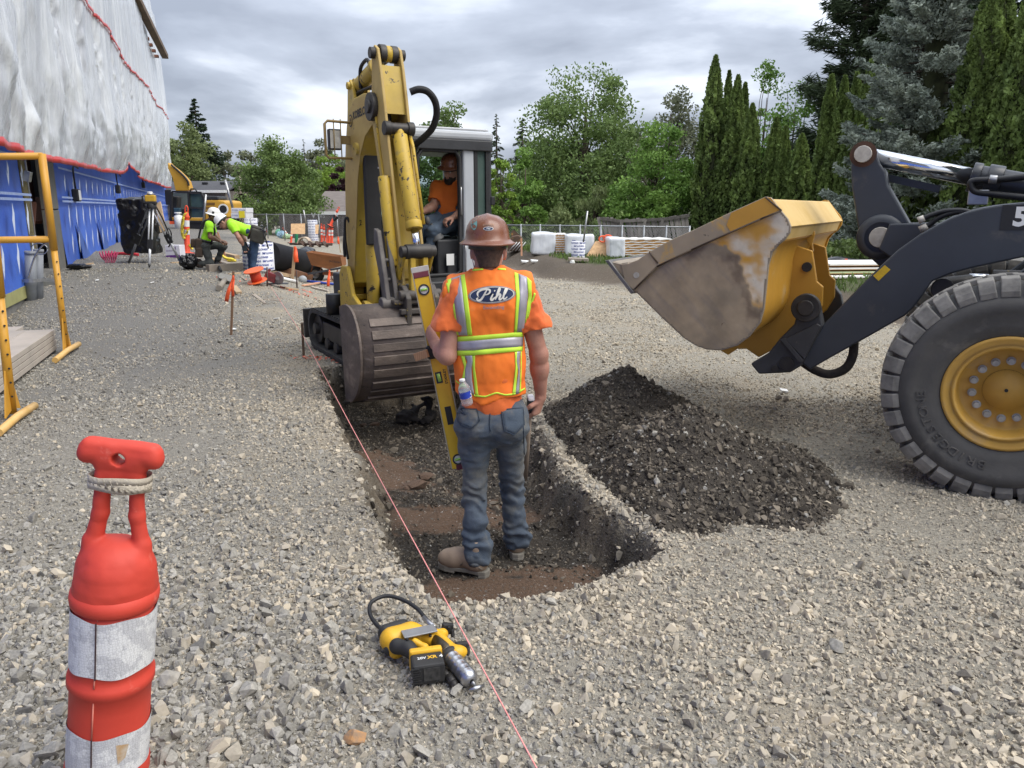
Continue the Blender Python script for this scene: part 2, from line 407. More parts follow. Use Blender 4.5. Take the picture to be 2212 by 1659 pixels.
def pins(mb,c,ax,r,hw,n=14,mi=0):
 c,ax=Vector(c),Vector(ax).normalized();mb.cyl(c-ax*hw,c+ax*hw,r,r,n,mi)
# ------------------------------------------------------------ ground
def seg_sd(x,y,poly,closed=True):
 """distance to polyline and signed inside test for polygons (negative inside)"""
 n=len(poly);best=np.full(x.shape,1e9,np.float32);ins=np.zeros(x.shape,bool);side=np.zeros(x.shape,np.float32)
 for i in range(n if closed else n-1):
  ax,ay=poly[i];bx,by=poly[(i+1) % n];dx,dy=bx-ax,by-ay
  t=np.clip(((x-ax)*dx+(y-ay)*dy)/(dx*dx+dy*dy),0,1)
  d=np.hypot(x-ax-t*dx,y-ay-t*dy);cr=dx*(y-ay)-dy*(x-ax)
  side=np.where(d<best-1e-5,np.sign(cr),side);best=np.minimum(best,d)
  if closed:ins ^=((ay>y) !=(by>y)) & (x<(bx-ax)*(y-ay)/(by-ay+1e-12)+ax)
 return np.where(ins,-best,best) if closed else best*side
def gp(l,z=0.0):return [tuple(G(a,b,z)[:2]) for a,b in l]
TRENCH=gp([(688,800),(716,880),(738,950),(772,1012),(800,1080),(830,1150),(866,1215),(905,1282),(1050,1298),(1200,1286),(1330,1252),(1402,1205),(1412,1180),(1372,1140),(1302,1096),(1232,1040),(1184,985),(1160,935),(1120,880),(1040,822),(960,790),(800,780)])
TOE=[(40,9.0),(12,10.6),(6.9,11.3),(5.0,12.0),(2.4,17.4),(1.0,19.0),(-0.7,25.4),(-4.5,33.0),(-9.0,41.0),(-14,60.0)]
PILES=[(1.12,4.78,0.42,0.86,0.88),(0.84,5.70,0.46,0.80,0.80),(0.55,5.15,0.22,0.72,0.8),(1.32,4.48,0.28,0.76,0.66)]
def lat(x,y):return 0.94*x+0.34*y
def pad(x,y):
 q=lat(x,y)
 z=0.42*sstep(9.5,15,y)*(1-sstep(0.2,1.8,q))+0.1*(1-sstep(-3,0.2,q))*sstep(12,20,y)+0.2*sstep(20,42,y)*(1-sstep(0.2,2.5,q))
 return z
def ground_z(x,y,fine=True):
 x=np.asarray(x,np.float32);y=np.asarray(y,np.float32)
 z=pad(x,y)+0.03*fbm(x*0.35,y*0.35,2.0,3)+(0.012*fbm(x*1.7,y*1.7,5.0,2) if fine else 0)
 v=-seg_sd(x,y,TOE,False)      # > 0 on the verge side
 v=v+0.25*fbm(x*0.8,y*0.8,9.0,3)
 z=z+0.34*sstep(-0.15,0.75,v)+0.1*sstep(0.4,6,v)*fbm(x*0.5,y*0.5,4.0,2)
 t=seg_sd(x,y,TRENCH)+0.05*fbm(x*4,y*4,1.0,3)
 dep=0.26+0.16*sstep(4.6,6.6,y)-0.10*np.exp(-(((x+1.0)/0.45)**2+((y-5.15)/0.55)**2))+0.03*fbm(x*3,y*3,6.0,3)*sstep(3.9,4.4,y)+0.03*fbm(x*6,y*6,3.0,2)*sstep(0.1,0.5,x)
 near=1-sstep(2.9,3.3,y)
 w=0.125
 t=t+(0.026*fbm(x*9,y*9,41.0,3)+0.014*fbm(x*24,y*24,43.0,2))*(np.abs(t)<0.4)
 z=z+0.02*fbm(x*15,y*15,47.0,2)*(1-sstep(-0.1,0.0,t))*sstep(3.95,4.2,y)
 z=z-dep*(1-sstep(-w,0.02,t))+0.025*np.exp(-((t-0.08)/0.09)**2)*sstep(-0.1,0.1,x+0.0)
 return z
def pile_z(x,y):
 x,y=(np.array(q,np.float32) for q in np.broadcast_arrays(x,y));h=np.full(np.broadcast(x,y).shape,-1.0,np.float32)
 for cx,cy,hh,rx,ry in PILES:
  d=np.sqrt(((x-cx)/rx)**2+((y-cy)/ry)**2+0.012)
  hi=hh*(1.06-d);k=0.08;a=np.clip(0.5+0.5*(hi-h)/k,0,1);h=h*(1-a)+hi*a+k*a*(1-a)
 t=seg_sd(x,y,TRENCH);h=h*(0.2+0.8*sstep(0.0,0.36,t))-0.25*(1-sstep(-0.02,0.11,t))
 return h+0.055*fbm(x*2.6,y*2.6,8.0,3)+0.02*fbm(x*11,y*11,2.0,3)
def axis(segs):
 out=[segs[0][0]]
 for a,b,st in segs:
  x=out[-1]
  while x<b-1e-6:x+=st;out.append(min(x,b))
 return np.array(out,np.float32)
gx=axis([(-400,-80,40),(-80,-20,4),(-20,-6,0.4),(-6,-2.3,0.12),(-2.3,1.1,0.025),(1.1,5,0.12),(5,20,0.4),(20,80,4),(80,400,40)])
gy=axis([(-20,-2,3),(-2,1.2,0.4),(1.2,2.6,0.06),(2.6,8.0,0.026),(8.0,14,0.12),(14,34,0.3),(34,80,3),(80,600,40)])
GX,GY=np.meshgrid(gx,gy,indexing='ij')
GZ=ground_z(GX,GY)
_t=seg_sd(GX,GY,TRENCH)+0.05*fbm(GX*4,GY*4,1.0,3)
_v=-seg_sd(GX,GY,TOE,False)+0.25*fbm(GX*0.8,GY*0.8,9.0,3)
n1=fbm(GX*2.2,GY*2.2,11.0,3);n2=fbm(GX*6,GY*6,13.0,3)
soil=1-sstep(-0.10,0.03,_t+0.03*n2)
clay=np.zeros_like(GX);n4=fbm(GX*5,GY*17,19.0,4);n5=fbm(GX*22,GY*22,23.0,3)
CLAYS=((-0.30,3.60,0.46,0.17),(0.16,3.70,0.34,0.14),(-0.55,4.52,0.60,0.19),(0.0,4.55,0.3,0.13),(-1.05,5.35,0.40,0.5),(-1.3,6.15,0.32,0.26))
for cx,cy,rx,ry in CLAYS:
 u_=np.abs((GX-cx)*0.95+(GY-cy)*0.30)/rx;v_=np.abs((GY-cy)*0.95-(GX-cx)*0.30)/ry
 clay=np.maximum(clay,1-sstep(0.86,1.08,(u_**5+v_**5)**0.2+0.34*n4+0.22*n5))
clay=clay*(1-sstep(-0.2,-0.08,_t));gzx,gzy=np.gradient(GZ,gx,gy);steep=np.hypot(gzx,gzy)
wall=sstep(0.5,1.1,steep)*sstep(-0.24,-0.12,_t)*(1-sstep(0.02,0.08,_t))*np.clip(0.7+0.8*n2,0,1)
tan=sstep(0.35,0.9,0.55*n1+0.28+0.3*(1-sstep(0.0,0.35,_t)))*(1-soil)*sstep(-1.4,0.8,lat(GX,GY)-0.4)
dirt=sstep(-0.7,-0.1,_v+0.2*n1)*(1-soil)
verge=sstep(0.75,1.05,_v+0.15*n1)
dark=(1-sstep(-0.5,1.6,lat(GX,GY)+0.5*n1-0.1*(GY<3)))*sstep(3.0,9.0,GY+1.0*n1)
ni,nj=GX.shape
ii,jj=np.meshgrid(np.arange(ni-1),np.arange(nj-1),indexing='ij');base=(ii*nj+jj).ravel()
FQ=np.stack([base,base+nj,base+nj+1,base+1],1)
M_GROUND=mat('ground_gravel',(0.35,0.32,0.262),(0.215,0.197,0.162),scale=38,detail=8,rough=0.95,bump=1.0,bscale=70,bdist=0.02,spec=0.2,
               attr=[('dark',(0.22,0.21,0.19)),('tan',(0.36,0.31,0.235)),('soil',(0.046,0.039,0.032)),('clay',(0.13,0.085,0.058)),('wall',(0.20,0.165,0.122)),('dirt',(0.13,0.105,0.08)),('verge',(0.075,0.085,0.035))],
               wear=[((0.12,0.115,0.105),0.57,55,0.08),((0.47,0.45,0.41),0.62,48,0.05)])
ground=raw('ground',np.stack([GX,GY,GZ],-1).reshape(-1,3),FQ,M_GROUND,None,True,(0,0,0),
             [(n,'POINT',a.ravel()) for n,a in (('dark',dark),('tan',tan),('soil',soil),('wall',wall),('clay',clay),('dirt',dirt),('verge',verge))])
tag(ground,'gravel yard with an open trench and a grass verge',kind='structure')
# ------------------------------------------------------------ stones (crushed rock, instanced: nobody could count it)
def stone_mesh(name,m,seed,flat=0.7,npts=13):
 r=np.random.default_rng(seed);bm=bmesh.new()
 for k in range(npts):
  d=r.normal(size=3);d/=np.linalg.norm(d);bm.verts.new(d*(0.8+0.35*r.random())*np.array([1.15,0.9,flat]))
 bmesh.ops.convex_hull(bm,input=bm.verts);bmesh.ops.delete(bm,geom=[v for v in bm.verts if not v.link_faces],context='VERTS')
 me=bpy.data.meshes.new(name);bm.to_mesh(me);bm.free();me.materials.append(m);return me
def stone_collection(name,m,n=6,flat=0.7):
 c=bpy.data.collections.new(name)
 for k in range(n):c.objects.link(bpy.data.objects.new(name,stone_mesh(name,m,100+k,flat)))
 return c
def scatter(name,pts,scl,coll,nvar,label,parent=None,seed=1,tilt=3.14):
 r=np.random.default_rng(seed);n=len(pts);me=bpy.data.meshes.new(name);me.vertices.add(n)
 o0=np.array(WORLD_LOC.get(parent.name,(0,0,0)) if parent else (0,0,0),np.float32)
 me.vertices.foreach_set('co',(np.asarray(pts,np.float32)-o0).ravel())
 a=me.attributes.new('rot','FLOAT_VECTOR','POINT');rot=r.uniform(-1,1,(n,3))*np.array([tilt,tilt,3.14]);a.data.foreach_set('vector',rot.astype(np.float32).ravel())
 a=me.attributes.new('scl','FLOAT_VECTOR','POINT');s=np.asarray(scl)[:,None]*r.uniform(0.75,1.3,(n,3));a.data.foreach_set('vector',s.astype(np.float32).ravel())
 a=me.attributes.new('idx','INT','POINT');a.data.foreach_set('value',r.integers(0,nvar,n).astype(np.int32))
 ob=link(name,me,parent)
 ng=bpy.data.node_groups.new(name,'GeometryNodeTree');ng.interface.new_socket('Geometry',in_out='INPUT',socket_type='NodeSocketGeometry');ng.interface.new_socket('Geometry',in_out='OUTPUT',socket_type='NodeSocketGeometry')
 N,L=ng.nodes,ng.links;gi=N.new('NodeGroupInput');go=N.new('NodeGroupOutput');ip=N.new('GeometryNodeInstanceOnPoints');ci=N.new('GeometryNodeCollectionInfo')
 ci.inputs[0].default_value=coll;ci.inputs['Separate Children'].default_value=True;ci.inputs['Reset Children'].default_value=True
 def na(nm,t):
  q=N.new('GeometryNodeInputNamedAttribute');q.data_type=t;q.inputs[0].default_value=nm;return q.outputs[0]
 er=N.new('FunctionNodeEulerToRotation');L.new(na('rot','FLOAT_VECTOR'),er.inputs[0])
 L.new(gi.outputs[0],ip.inputs['Points']);L.new(ci.outputs[0],ip.inputs['Instance']);ip.inputs['Pick Instance'].default_value=True
 L.new(na('idx','INT'),ip.inputs['Instance Index']);L.new(er.outputs[0],ip.inputs['Rotation']);L.new(na('scl','FLOAT_VECTOR'),ip.inputs['Scale']);L.new(ip.outputs[0],go.inputs[0])
 md=ob.modifiers.new('scatter','NODES');md.node_group=ng
 return tag(ob,label,kind='stuff')
M_STONE=mat('crushed_rock',(0.40,0.36,0.295),(0.28,0.255,0.21),scale=3,rough=0.9,spec=0.25,tone=('obj',0.30,(0.40,0.345,0.26)))
M_STONE_G=mat('grey_crushed_rock',(0.325,0.305,0.265),(0.22,0.208,0.182),scale=3,rough=0.9,spec=0.25,tone=('obj',0.32))
M_STONE_D=mat('damp_dark_stone',(0.092,0.079,0.063),(0.048,0.041,0.034),scale=3,rough=0.9,spec=0.2,tone=('obj',0.5,(0.13,0.11,0.085)))
C_ST=stone_collection('crushed_stone',M_STONE);C_SG=stone_collection('grey_stone',M_STONE_G);C_SD=stone_collection('dark_stone',M_STONE_D,flat=0.8)
def frustum_pts(y0,y1,dens,margin=0.5):
 wl,wr=0.70*y1+0.45+margin,0.70*y1+0.45+margin
 n=int(dens*(y1-y0)*(wl+wr));x=rng.uniform(-wl,wr,n);y=rng.uniform(y0,y1,n)
 ok=np.abs(x)<0.70*y+0.45+margin;return x[ok],y[ok]
def on_open_ground(x,y):
 t=seg_sd(x,y,TRENCH)+0.05*fbm(x*4,y*4,1.0,3);v=-seg_sd(x,y,TOE,False)
 return (t>0.0) & (pile_z(x,y)<ground_z(x,y)+0.01) & (v<-0.2)
def gravel():
 A,B=[],[]
 for y0,y1,dn,r0,sg in ((1.25,2.4,6000,0.0078,0.54),(2.4,3.4,6000,0.0075,0.52),(3.4,5.0,4400,0.0066,0.50),(5.0,8.0,2600,0.0074,0.42),(8.0,13.0,900,0.0095,0.35),(13.0,21.0,260,0.012,0.35)):
  x,y=frustum_pts(y0,y1,dn);ok=on_open_ground(x,y);x,y=x[ok],y[ok]
  clump=0.5+0.5*fbm(x*1.3,y*1.3,21.0,3);kk=sstep(3.0,5.5,y);keep=rng.random(len(x))<(1-kk)*(0.55+0.5*sstep(0.15,0.5,clump))+kk*(0.3+0.75*sstep(0.22,0.62,clump));x,y=x[keep],y[keep]
  s=r0*np.exp(sg*rng.normal(size=len(x)));s=np.clip(s,0.003,0.034)*(0.85+0.3*(fbm(x*0.9,y*0.9,31.0,2)+0.5))
  q=lat(x,y)+0.9*fbm(x*0.5,y*0.5,3.0,2)-0.35*(y<3)
  g=rng.random(len(x))>sstep(-1.2,1.1,q)*0.75+0.2
  p=np.stack([x,y,ground_z(x,y)+s*np.where(rng.random(len(x))<0.4,rng.uniform(0.05,0.5,len(x)),rng.uniform(-0.3,0.25,len(x)))],1)
  A.append((p[~g],s[~g]));B.append((p[g],s[g]))
 scatter('loose_gravel',np.concatenate([a[0] for a in A]),np.concatenate([a[1] for a in A]),C_ST,6,'pale tan crushed gravel spread over the yard',seed=3)
 scatter('grey_gravel',np.concatenate([a[0] for a in B]),np.concatenate([a[1] for a in B]),C_SG,6,'grey crushed gravel spread over the left of the yard',seed=4)
gravel()
def trench_rubble():
 x=rng.uniform(-2.6,1.2,42000);y=rng.uniform(2.6,8.2,42000)
 t=seg_sd(x,y,TRENCH);cl=np.zeros_like(x)
 for cx,cy,rx,ry in CLAYS:
  cl=np.maximum(cl,np.sqrt(((x-cx)/rx)**2+((y-cy)/ry)**2)<0.95)
 ok=(t<0.02) & ((cl<0.5) | (rng.random(len(x))<0.05));x,y=x[ok],y[ok]
 s=np.clip(0.0060*np.exp(0.55*rng.normal(size=len(x))),0.003,0.04)
 scatter('trench_rubble',np.stack([x,y,ground_z(x,y)+s*0.2],1),s,C_SD,6,'damp dark rubble and clods lying in the trench',seed=5)
 x=rng.uniform(-2.6,1.3,26000);y=rng.uniform(2.6,8.2,26000);t=seg_sd(x,y,TRENCH);ok=(np.abs(t+0.03)<0.12) & (rng.random(len(x))<0.25+0.75*sstep(-0.06,0.04,t)) & (pile_z(x,y)<0) ;x,y=x[ok],y[ok]
 s=np.clip(0.0095*np.exp(0.5*rng.normal(size=len(x))),0.003,0.035)
 scatter('trench_edge_stone',np.stack([x,y,ground_z(x,y)+s*0.2],1),s,C_ST,6,'pale stones lining the crumbling edge of the trench',seed=6)
trench_rubble()
def gravel_pile():
 xs=np.arange(-0.3,2.6,0.028,dtype=np.float32);ys=np.arange(3.5,6.9,0.028,dtype=np.float32);X,Y=np.meshgrid(xs,ys,indexing='ij');g=ground_z(X,Y);Z=pile_z(X,Y)
 t=seg_sd(X,Y,TRENCH);Z=np.where(t<0.0,Z-0.6*np.clip(-t/0.15,0,1),Z);Z=np.where(Z>g-0.02,Z,g-0.06)
 a,b=X.shape;ii,jj=np.meshgrid(np.arange(a-1),np.arange(b-1),indexing='ij');k=(ii*b+jj).ravel();F=np.stack([k,k+b,k+b+1,k+1],1)
 up=(Z>g-0.05).ravel();F=F[up[F].any(1)]
 m=mat('damp_spoil',(0.078,0.067,0.054),(0.042,0.036,0.030),scale=30,rough=0.92,bump=1.0,bscale=80,bdist=0.02,spec=0.25)
 pl=raw('spoil_pile',np.stack([X,Y,Z],-1).reshape(-1,3),F,m,None,True,(1.1,5.0,0))
 tag(pl,'heap of dark damp spoil piled beside the trench','spoil heap')
 n=42000;x=rng.uniform(-0.2,2.5,n);y=rng.uniform(3.6,6.8,n);z=pile_z(x,y);ok=(z>ground_z(x,y)-0.03) & (seg_sd(x,y,TRENCH)>-0.02);x,y,z=x[ok],y[ok],z[ok]
 s=np.clip(0.0060*np.exp(0.58*rng.normal(size=len(x))),0.003,0.034)*(1+0.3*(rng.random(len(x))<0.4)*np.clip((ground_z(x,y)+0.22-z)/0.22,0,1))
 kind=rng.random(len(x))<0.035+0.05*(y<5.0)
 for nm,kk,c,sd in (('dark_clod',~kind,C_SD,8),('mixed_stone',kind,C_SG,9)):
  scatter(nm,np.stack([x,y,z+0.25*s],1)[kk],s[kk],c,6,None,pl,sd)
gravel_pile()
def big_stone(px,py,r,c,label,seed):
 g=G(px,py);me=stone_mesh('rock',c,seed,0.75,22);o=link('rock',me,None,(g.x,g.y,float(ground_z(g.x,g.y))+r*0.45));o.scale=(r,r,r);o.rotation_euler=(0,0,seed)
 tag(o,label,'stone')
big_stone(765,1602,0.034,mat('rust_rock',(0.42,0.22,0.09),(0.25,0.17,0.11),scale=2,rough=0.9),'rust orange rock lying on the gravel at the bottom edge',3)
big_stone(367,1465,0.042,mat('pale_rock',(0.36,0.33,0.28),(0.26,0.24,0.21),scale=2,rough=0.9),'larger pale flat rock beside the red and white channelizer post',5)
big_stone(1807,1400,0.035,M_STONE_G,'grey rock lying alone on the gravel below the spoil heap',8)
big_stone(2150,1150+90,0.03,M_STONE,'tan rock on the gravel in front of the loader tyre',9)
# ------------------------------------------------------------ vegetation
def leaf_quads(c,size,nrm=None,aspect=0.55,up=None,r=rng):
 """diamond leaves at points c; size array; long axis 'up' (n,3) or random"""
 n=len(c);a=r.normal(size=(n,3)) if up is None else up+0.35*r.normal(size=(n,3));a/=np.linalg.norm(a,axis=1)[:,None]+1e-9
 b=r.normal(size=(n,3)) if nrm is None else nrm+0.5*r.normal(size=(n,3));b=np.cross(a,b);b/=np.linalg.norm(b,axis=1)[:,None]+1e-9
 s=np.asarray(size)[:,None]*np.ones((n,1));V=np.stack([c-a*s*0.5,c+b*s*aspect*0.5+a*s*0.08,c+a*s*0.5,c-b*s*aspect*0.5+a*s*0.08],1).reshape(-1,3)
 F=np.arange(4*n).reshape(n,4);return V,F
def leaf_mat(name,c1,c2,var=0.35,tint=None,rough=0.6):
 m=mat(name,c1,c2,scale=0.9,rough=rough,spec=0.3,tone=('tone',var));N,L=m.node_tree.nodes,m.node_tree.links;b=N['Principled BSDF']
 tr=N.new('ShaderNodeBsdfTranslucent');mx=N.new('ShaderNodeMixShader');mx.inputs[0].default_value=0.34;src=b.inputs['Base Color'].links[0].from_socket
 L.new(src,tr.inputs['Color']);L.new(b.outputs[0],mx.inputs[1]);L.new(tr.outputs[0],mx.inputs[2]);L.new(mx.outputs[0],N['Material Output'].inputs[0]);return m
LEAF={
 'mid':leaf_mat('leaf_mid_green',(0.18,0.25,0.08),(0.11,0.17,0.05)),'bright':leaf_mat('leaf_bright_green',(0.20,0.32,0.07),(0.12,0.22,0.045)),
 'lime':leaf_mat('leaf_lime_green',(0.22,0.32,0.05),(0.14,0.23,0.035)),'dark':leaf_mat('leaf_dark_green',(0.05,0.078,0.038),(0.028,0.048,0.025)),
 'olive':leaf_mat('leaf_olive',(0.19,0.23,0.09),(0.125,0.16,0.06)),'thuja':leaf_mat('leaf_cedar_hedge',(0.155,0.21,0.058),(0.07,0.105,0.032),0.65),
 'blue':leaf_mat('leaf_blue_spruce',(0.32,0.355,0.295),(0.19,0.225,0.19),0.4),'fir':leaf_mat('leaf_dark_fir',(0.095,0.125,0.065),(0.055,0.078,0.043),0.4),
 'purple':leaf_mat('leaf_purple',(0.055,0.022,0.026),(0.03,0.013,0.016)),'grey':leaf_mat('leaf_grey_green',(0.19,0.205,0.12),(0.125,0.14,0.085)),
 'blossom':leaf_mat('blossom_white',(0.62,0.6,0.55),(0.45,0.45,0.38),0.25)}
BARK=mat('bark',(0.10,0.075,0.055),(0.05,0.038,0.03),scale=6,rough=0.95,bump=0.6,stretch=(3,3,0.6))
def limb_mb(mb,a,b,r0,r1,bend=0.15,n=6):
 a,b=np.array(a),np.array(b);d=b-a;off=rng.normal(size=3)*np.linalg.norm(d)*bend*0.5
 mb.tube([a,a+d*0.35+off*0.7,a+d*0.7+off*0.6,b],[r0,r0*0.75+r1*0.25,r0*0.4+r1*0.6,r1],n)
def deciduous(name,label,base,h,rad,leaf,nleaf=9000,size=0.16,nclump=60,low=0.25,trunk_r=0.16,shape=1.0,extra=None,group=None,fuzz=0.42,cat='tree',aspect=0.6,up=None):
 base=np.array(base,float);t=thing(name,label,cat,tuple(base),group)
 cs=[]
 for k in range(nclump):
  u=rng.random();w=max(0.05,min(1,(1-u)**(0.75/shape)*1.1))*min(1,0.45+u*3.2)
  while rng.random()>w**1.4:u=rng.random();w=max(0.05,min(1,(1-u)**(0.75/shape)*1.1))*min(1,0.45+u*3.2)
  z=low+(1-low)*u
  a=rng.random()*6.283;rr=rad*w*math.sqrt(rng.uniform(0.15,1.0));cs.append((rr*math.cos(a),rr*math.sin(a),z*h))
 cs=np.array(cs);cr=rad*rng.uniform(0.11,0.25,nclump)
 ci=rng.integers(0,nclump,nleaf);d=rng.normal(size=(nleaf,3));d/=np.linalg.norm(d,axis=1)[:,None]
 rr=rng.random(nleaf)**fuzz;pts=base+cs[ci]+d*(rr*cr[ci])[:,None]*np.array([1.1,1.1,0.75])*1.25
 pts=pts[pts[:,2]>base[2]+0.1]
 V,F=leaf_quads(pts,size*rng.uniform(0.6,1.3,len(pts)),aspect=aspect,up=up)
 cl=rng.random(nclump)[ci][:len(F)]
 raw('crown',V,F,leaf,t,False,None,[('tone','FACE',np.clip(0.55*rng.random(len(F))+0.45*cl,0,1))])
 mb=MB();top=base+np.array([0,0,h*0.8]);limb_mb(mb,base-np.array([0,0,0.3]),top,trunk_r,trunk_r*0.2,0.04,8)
 for k in range(min(26,nclump)):
  f=rng.uniform(0.15,0.6);limb_mb(mb,base+np.array([0,0,h*f*0.9]),base+cs[k],trunk_r*0.42*(1-f*0.6),0.012,0.12,5)
 mb.build('trunk',BARK,t)
 if extra:
  lm,n2,s2=extra;i2=rng.integers(0,len(pts),n2);V,F=leaf_quads(pts[i2]+0.1*rng.normal(size=(n2,3)),s2*rng.uniform(0.6,1.2,n2));raw('blossom',V,F,lm,t,False,None,[('tone','FACE',rng.random(n2))])
 return t
def cone_conifer(name,label,base,h,rad,leaf,nbr=150,size=0.22,droop=0.25,low=0.08,per=70,trunk_r=0.2,dens=1.0,tip_up=0.0,ragged=0.3,aspect=0.35,profile=0.9):
 base=np.array(base,float);t=thing(name,label,'tree',tuple(base));C,S,U=[],[],[];mb=MB()
 limb_mb(mb,base-np.array([0,0,0.3]),base+np.array([0,0,h*0.97]),trunk_r,0.015,0.01,8)
 for k in range(nbr):
  u=low+(1-low)*(k+rng.random())/nbr;L=rad*(1-u)**profile*rng.uniform(1-ragged,1.12)+0.08;a=rng.random()*6.283
  p0=base+np.array([0,0,u*h]);dr=np.array([math.cos(a),math.sin(a),0]);sd=np.array([-dr[1],dr[0],0]);n=max(6,int(per*(0.35+L/rad)))
  s=rng.random(n)**0.6;w=0.32*L*(1-s)*(0.3+s)*2
  z=-droop*L*s**1.4+tip_up*L*s**3
  p=p0+dr*(s*L)[:,None]+sd*(rng.uniform(-1,1,n)*w)[:,None]+np.array([0,0,1])*(z+rng.normal(size=n)*0.06*L)[:,None]
  C.append(p);S.append(np.full(n,size*(0.6+0.5*(L/rad))));U.append(dr*0.9+sd*rng.uniform(-0.7,0.7,n)[:,None]+np.array([0,0,-0.15+tip_up*0.5]))
  if L>0.25*rad:mb.tube([p0,p0+dr*L*0.5+np.array([0,0,-droop*L*0.3]),p0+dr*L*0.9+np.array([0,0,-droop*L*0.8])],[0.03,0.02,0.008],4)
 C,S,U=np.concatenate(C),np.concatenate(S),np.concatenate(U);V,F=leaf_quads(C,S*rng.uniform(0.6,1.3,len(C)),aspect=aspect,up=U,nrm=np.tile(np.array([0,0,1.0]),(len(C),1)))
 raw('crown',V,F,leaf,t,False,None,[('tone','FACE',rng.random(len(F)))]);mb.build('trunk',BARK,t);return t
def thuja_mesh(n,size,seed,lobes=7):
 """unit column: height 1, radius 1 (scaled later per copy)"""
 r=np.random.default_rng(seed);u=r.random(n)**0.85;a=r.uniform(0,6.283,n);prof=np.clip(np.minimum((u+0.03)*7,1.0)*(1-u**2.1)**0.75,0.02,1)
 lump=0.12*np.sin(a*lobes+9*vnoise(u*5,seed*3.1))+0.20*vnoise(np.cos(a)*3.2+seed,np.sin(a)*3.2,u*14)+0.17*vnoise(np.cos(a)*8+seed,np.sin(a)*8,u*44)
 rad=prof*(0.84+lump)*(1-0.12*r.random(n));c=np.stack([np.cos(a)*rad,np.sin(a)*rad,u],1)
 return c,a,u,np.clip(0.42+1.3*lump+0.25*r.random(n),0,1)  # leaf tone follows the lumps: bulges lighter, hollows darker, shading put in colour
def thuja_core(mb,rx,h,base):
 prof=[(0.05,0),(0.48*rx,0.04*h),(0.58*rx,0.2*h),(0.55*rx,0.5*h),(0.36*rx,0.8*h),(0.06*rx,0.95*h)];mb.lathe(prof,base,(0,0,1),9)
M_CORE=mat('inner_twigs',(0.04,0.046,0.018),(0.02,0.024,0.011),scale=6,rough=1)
def thuja(label,px,ptop,Y,w_px,n=5200,size=0.17,seed=1,zb=0.25,lean=0.0):
 sc=Y/1.02/FPX;b=P(px,450,Y);b.z=zb;top=P(px,ptop,Y).z;h=top-zb;rx=w_px*0.5*sc*1.05
 t=thing('hedge_cedar',label,'tree',tuple(b),'columnar cedars in the tall hedge')
 c,a,u,lump_tone=thuja_mesh(n,size,seed);c=c*np.array([rx,rx,h]);c[:,0]+=lean*u*u
 out=np.stack([np.cos(a),np.sin(a),np.full(n,0.9)],1)
 V,F=leaf_quads(c+np.array(b),size*rng.uniform(0.6,1.35,n),aspect=0.6,up=out*np.array([0.5,0.5,1])+0.25*rng.normal(size=(n,3)),nrm=out)
 raw('crown',V,F,LEAF['thuja'],t,False,None,[('tone','FACE',lump_tone)])
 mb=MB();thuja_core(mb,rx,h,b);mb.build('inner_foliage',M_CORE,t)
 mb=MB();mb.cyl(b-Vector((0,0,0.3)),b+Vector((0,0,h*0.6)),0.11,0.04,8);mb.build('trunk',BARK,t);return t
for k,(lb,px,pt,Y,w) in enumerate((
  ('tallest dark cedar at the left end of the hedge, behind the leaning wooden fence',1528,121,34,72),('slim cedar peeking out just behind the tallest cedar of the left hedge group',1558,154,35.5,40),
  ('dark pointed cedar right of the tallest one in the left hedge group',1577,164,33.5,62),('narrow cedar with a blunt shoulder third from the left of the hedge',1593,180,34.5,44),
  ('cedar of middling height with a browner tip in the left hedge group',1611,226,32.5,62),('short stout cedar above the loader bucket, with a twin tip',1664,256,32,58),
  ('short cedar leaning on the twin tipped one above the loader bucket',1684,274,31.5,44),('shortest cedar of the hedge, above the middle of the loader bucket',1720,291,31,66),
  ('slim cedar first of the tight group below the tall dark fir',1772,163,29.5,56),('slim cedar second of the tight group below the tall dark fir',1800,166,29,54),('slim cedar third of the tight group below the tall dark fir',1825,158,28.5,54),
  ('cedar with the highest tip of the tight group, left of the blue spruce',1851,132,28,60),('cedar pressed against the left side of the blue spruce',1882,120,27,70))):
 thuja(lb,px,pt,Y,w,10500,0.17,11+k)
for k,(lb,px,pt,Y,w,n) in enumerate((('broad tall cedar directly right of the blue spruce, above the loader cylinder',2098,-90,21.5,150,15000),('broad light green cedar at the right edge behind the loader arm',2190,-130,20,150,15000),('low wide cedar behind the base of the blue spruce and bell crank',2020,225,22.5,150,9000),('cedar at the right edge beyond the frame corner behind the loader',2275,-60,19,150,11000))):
 thuja(lb,px,pt,Y,w,int(n*1.9),0.125,41+k)
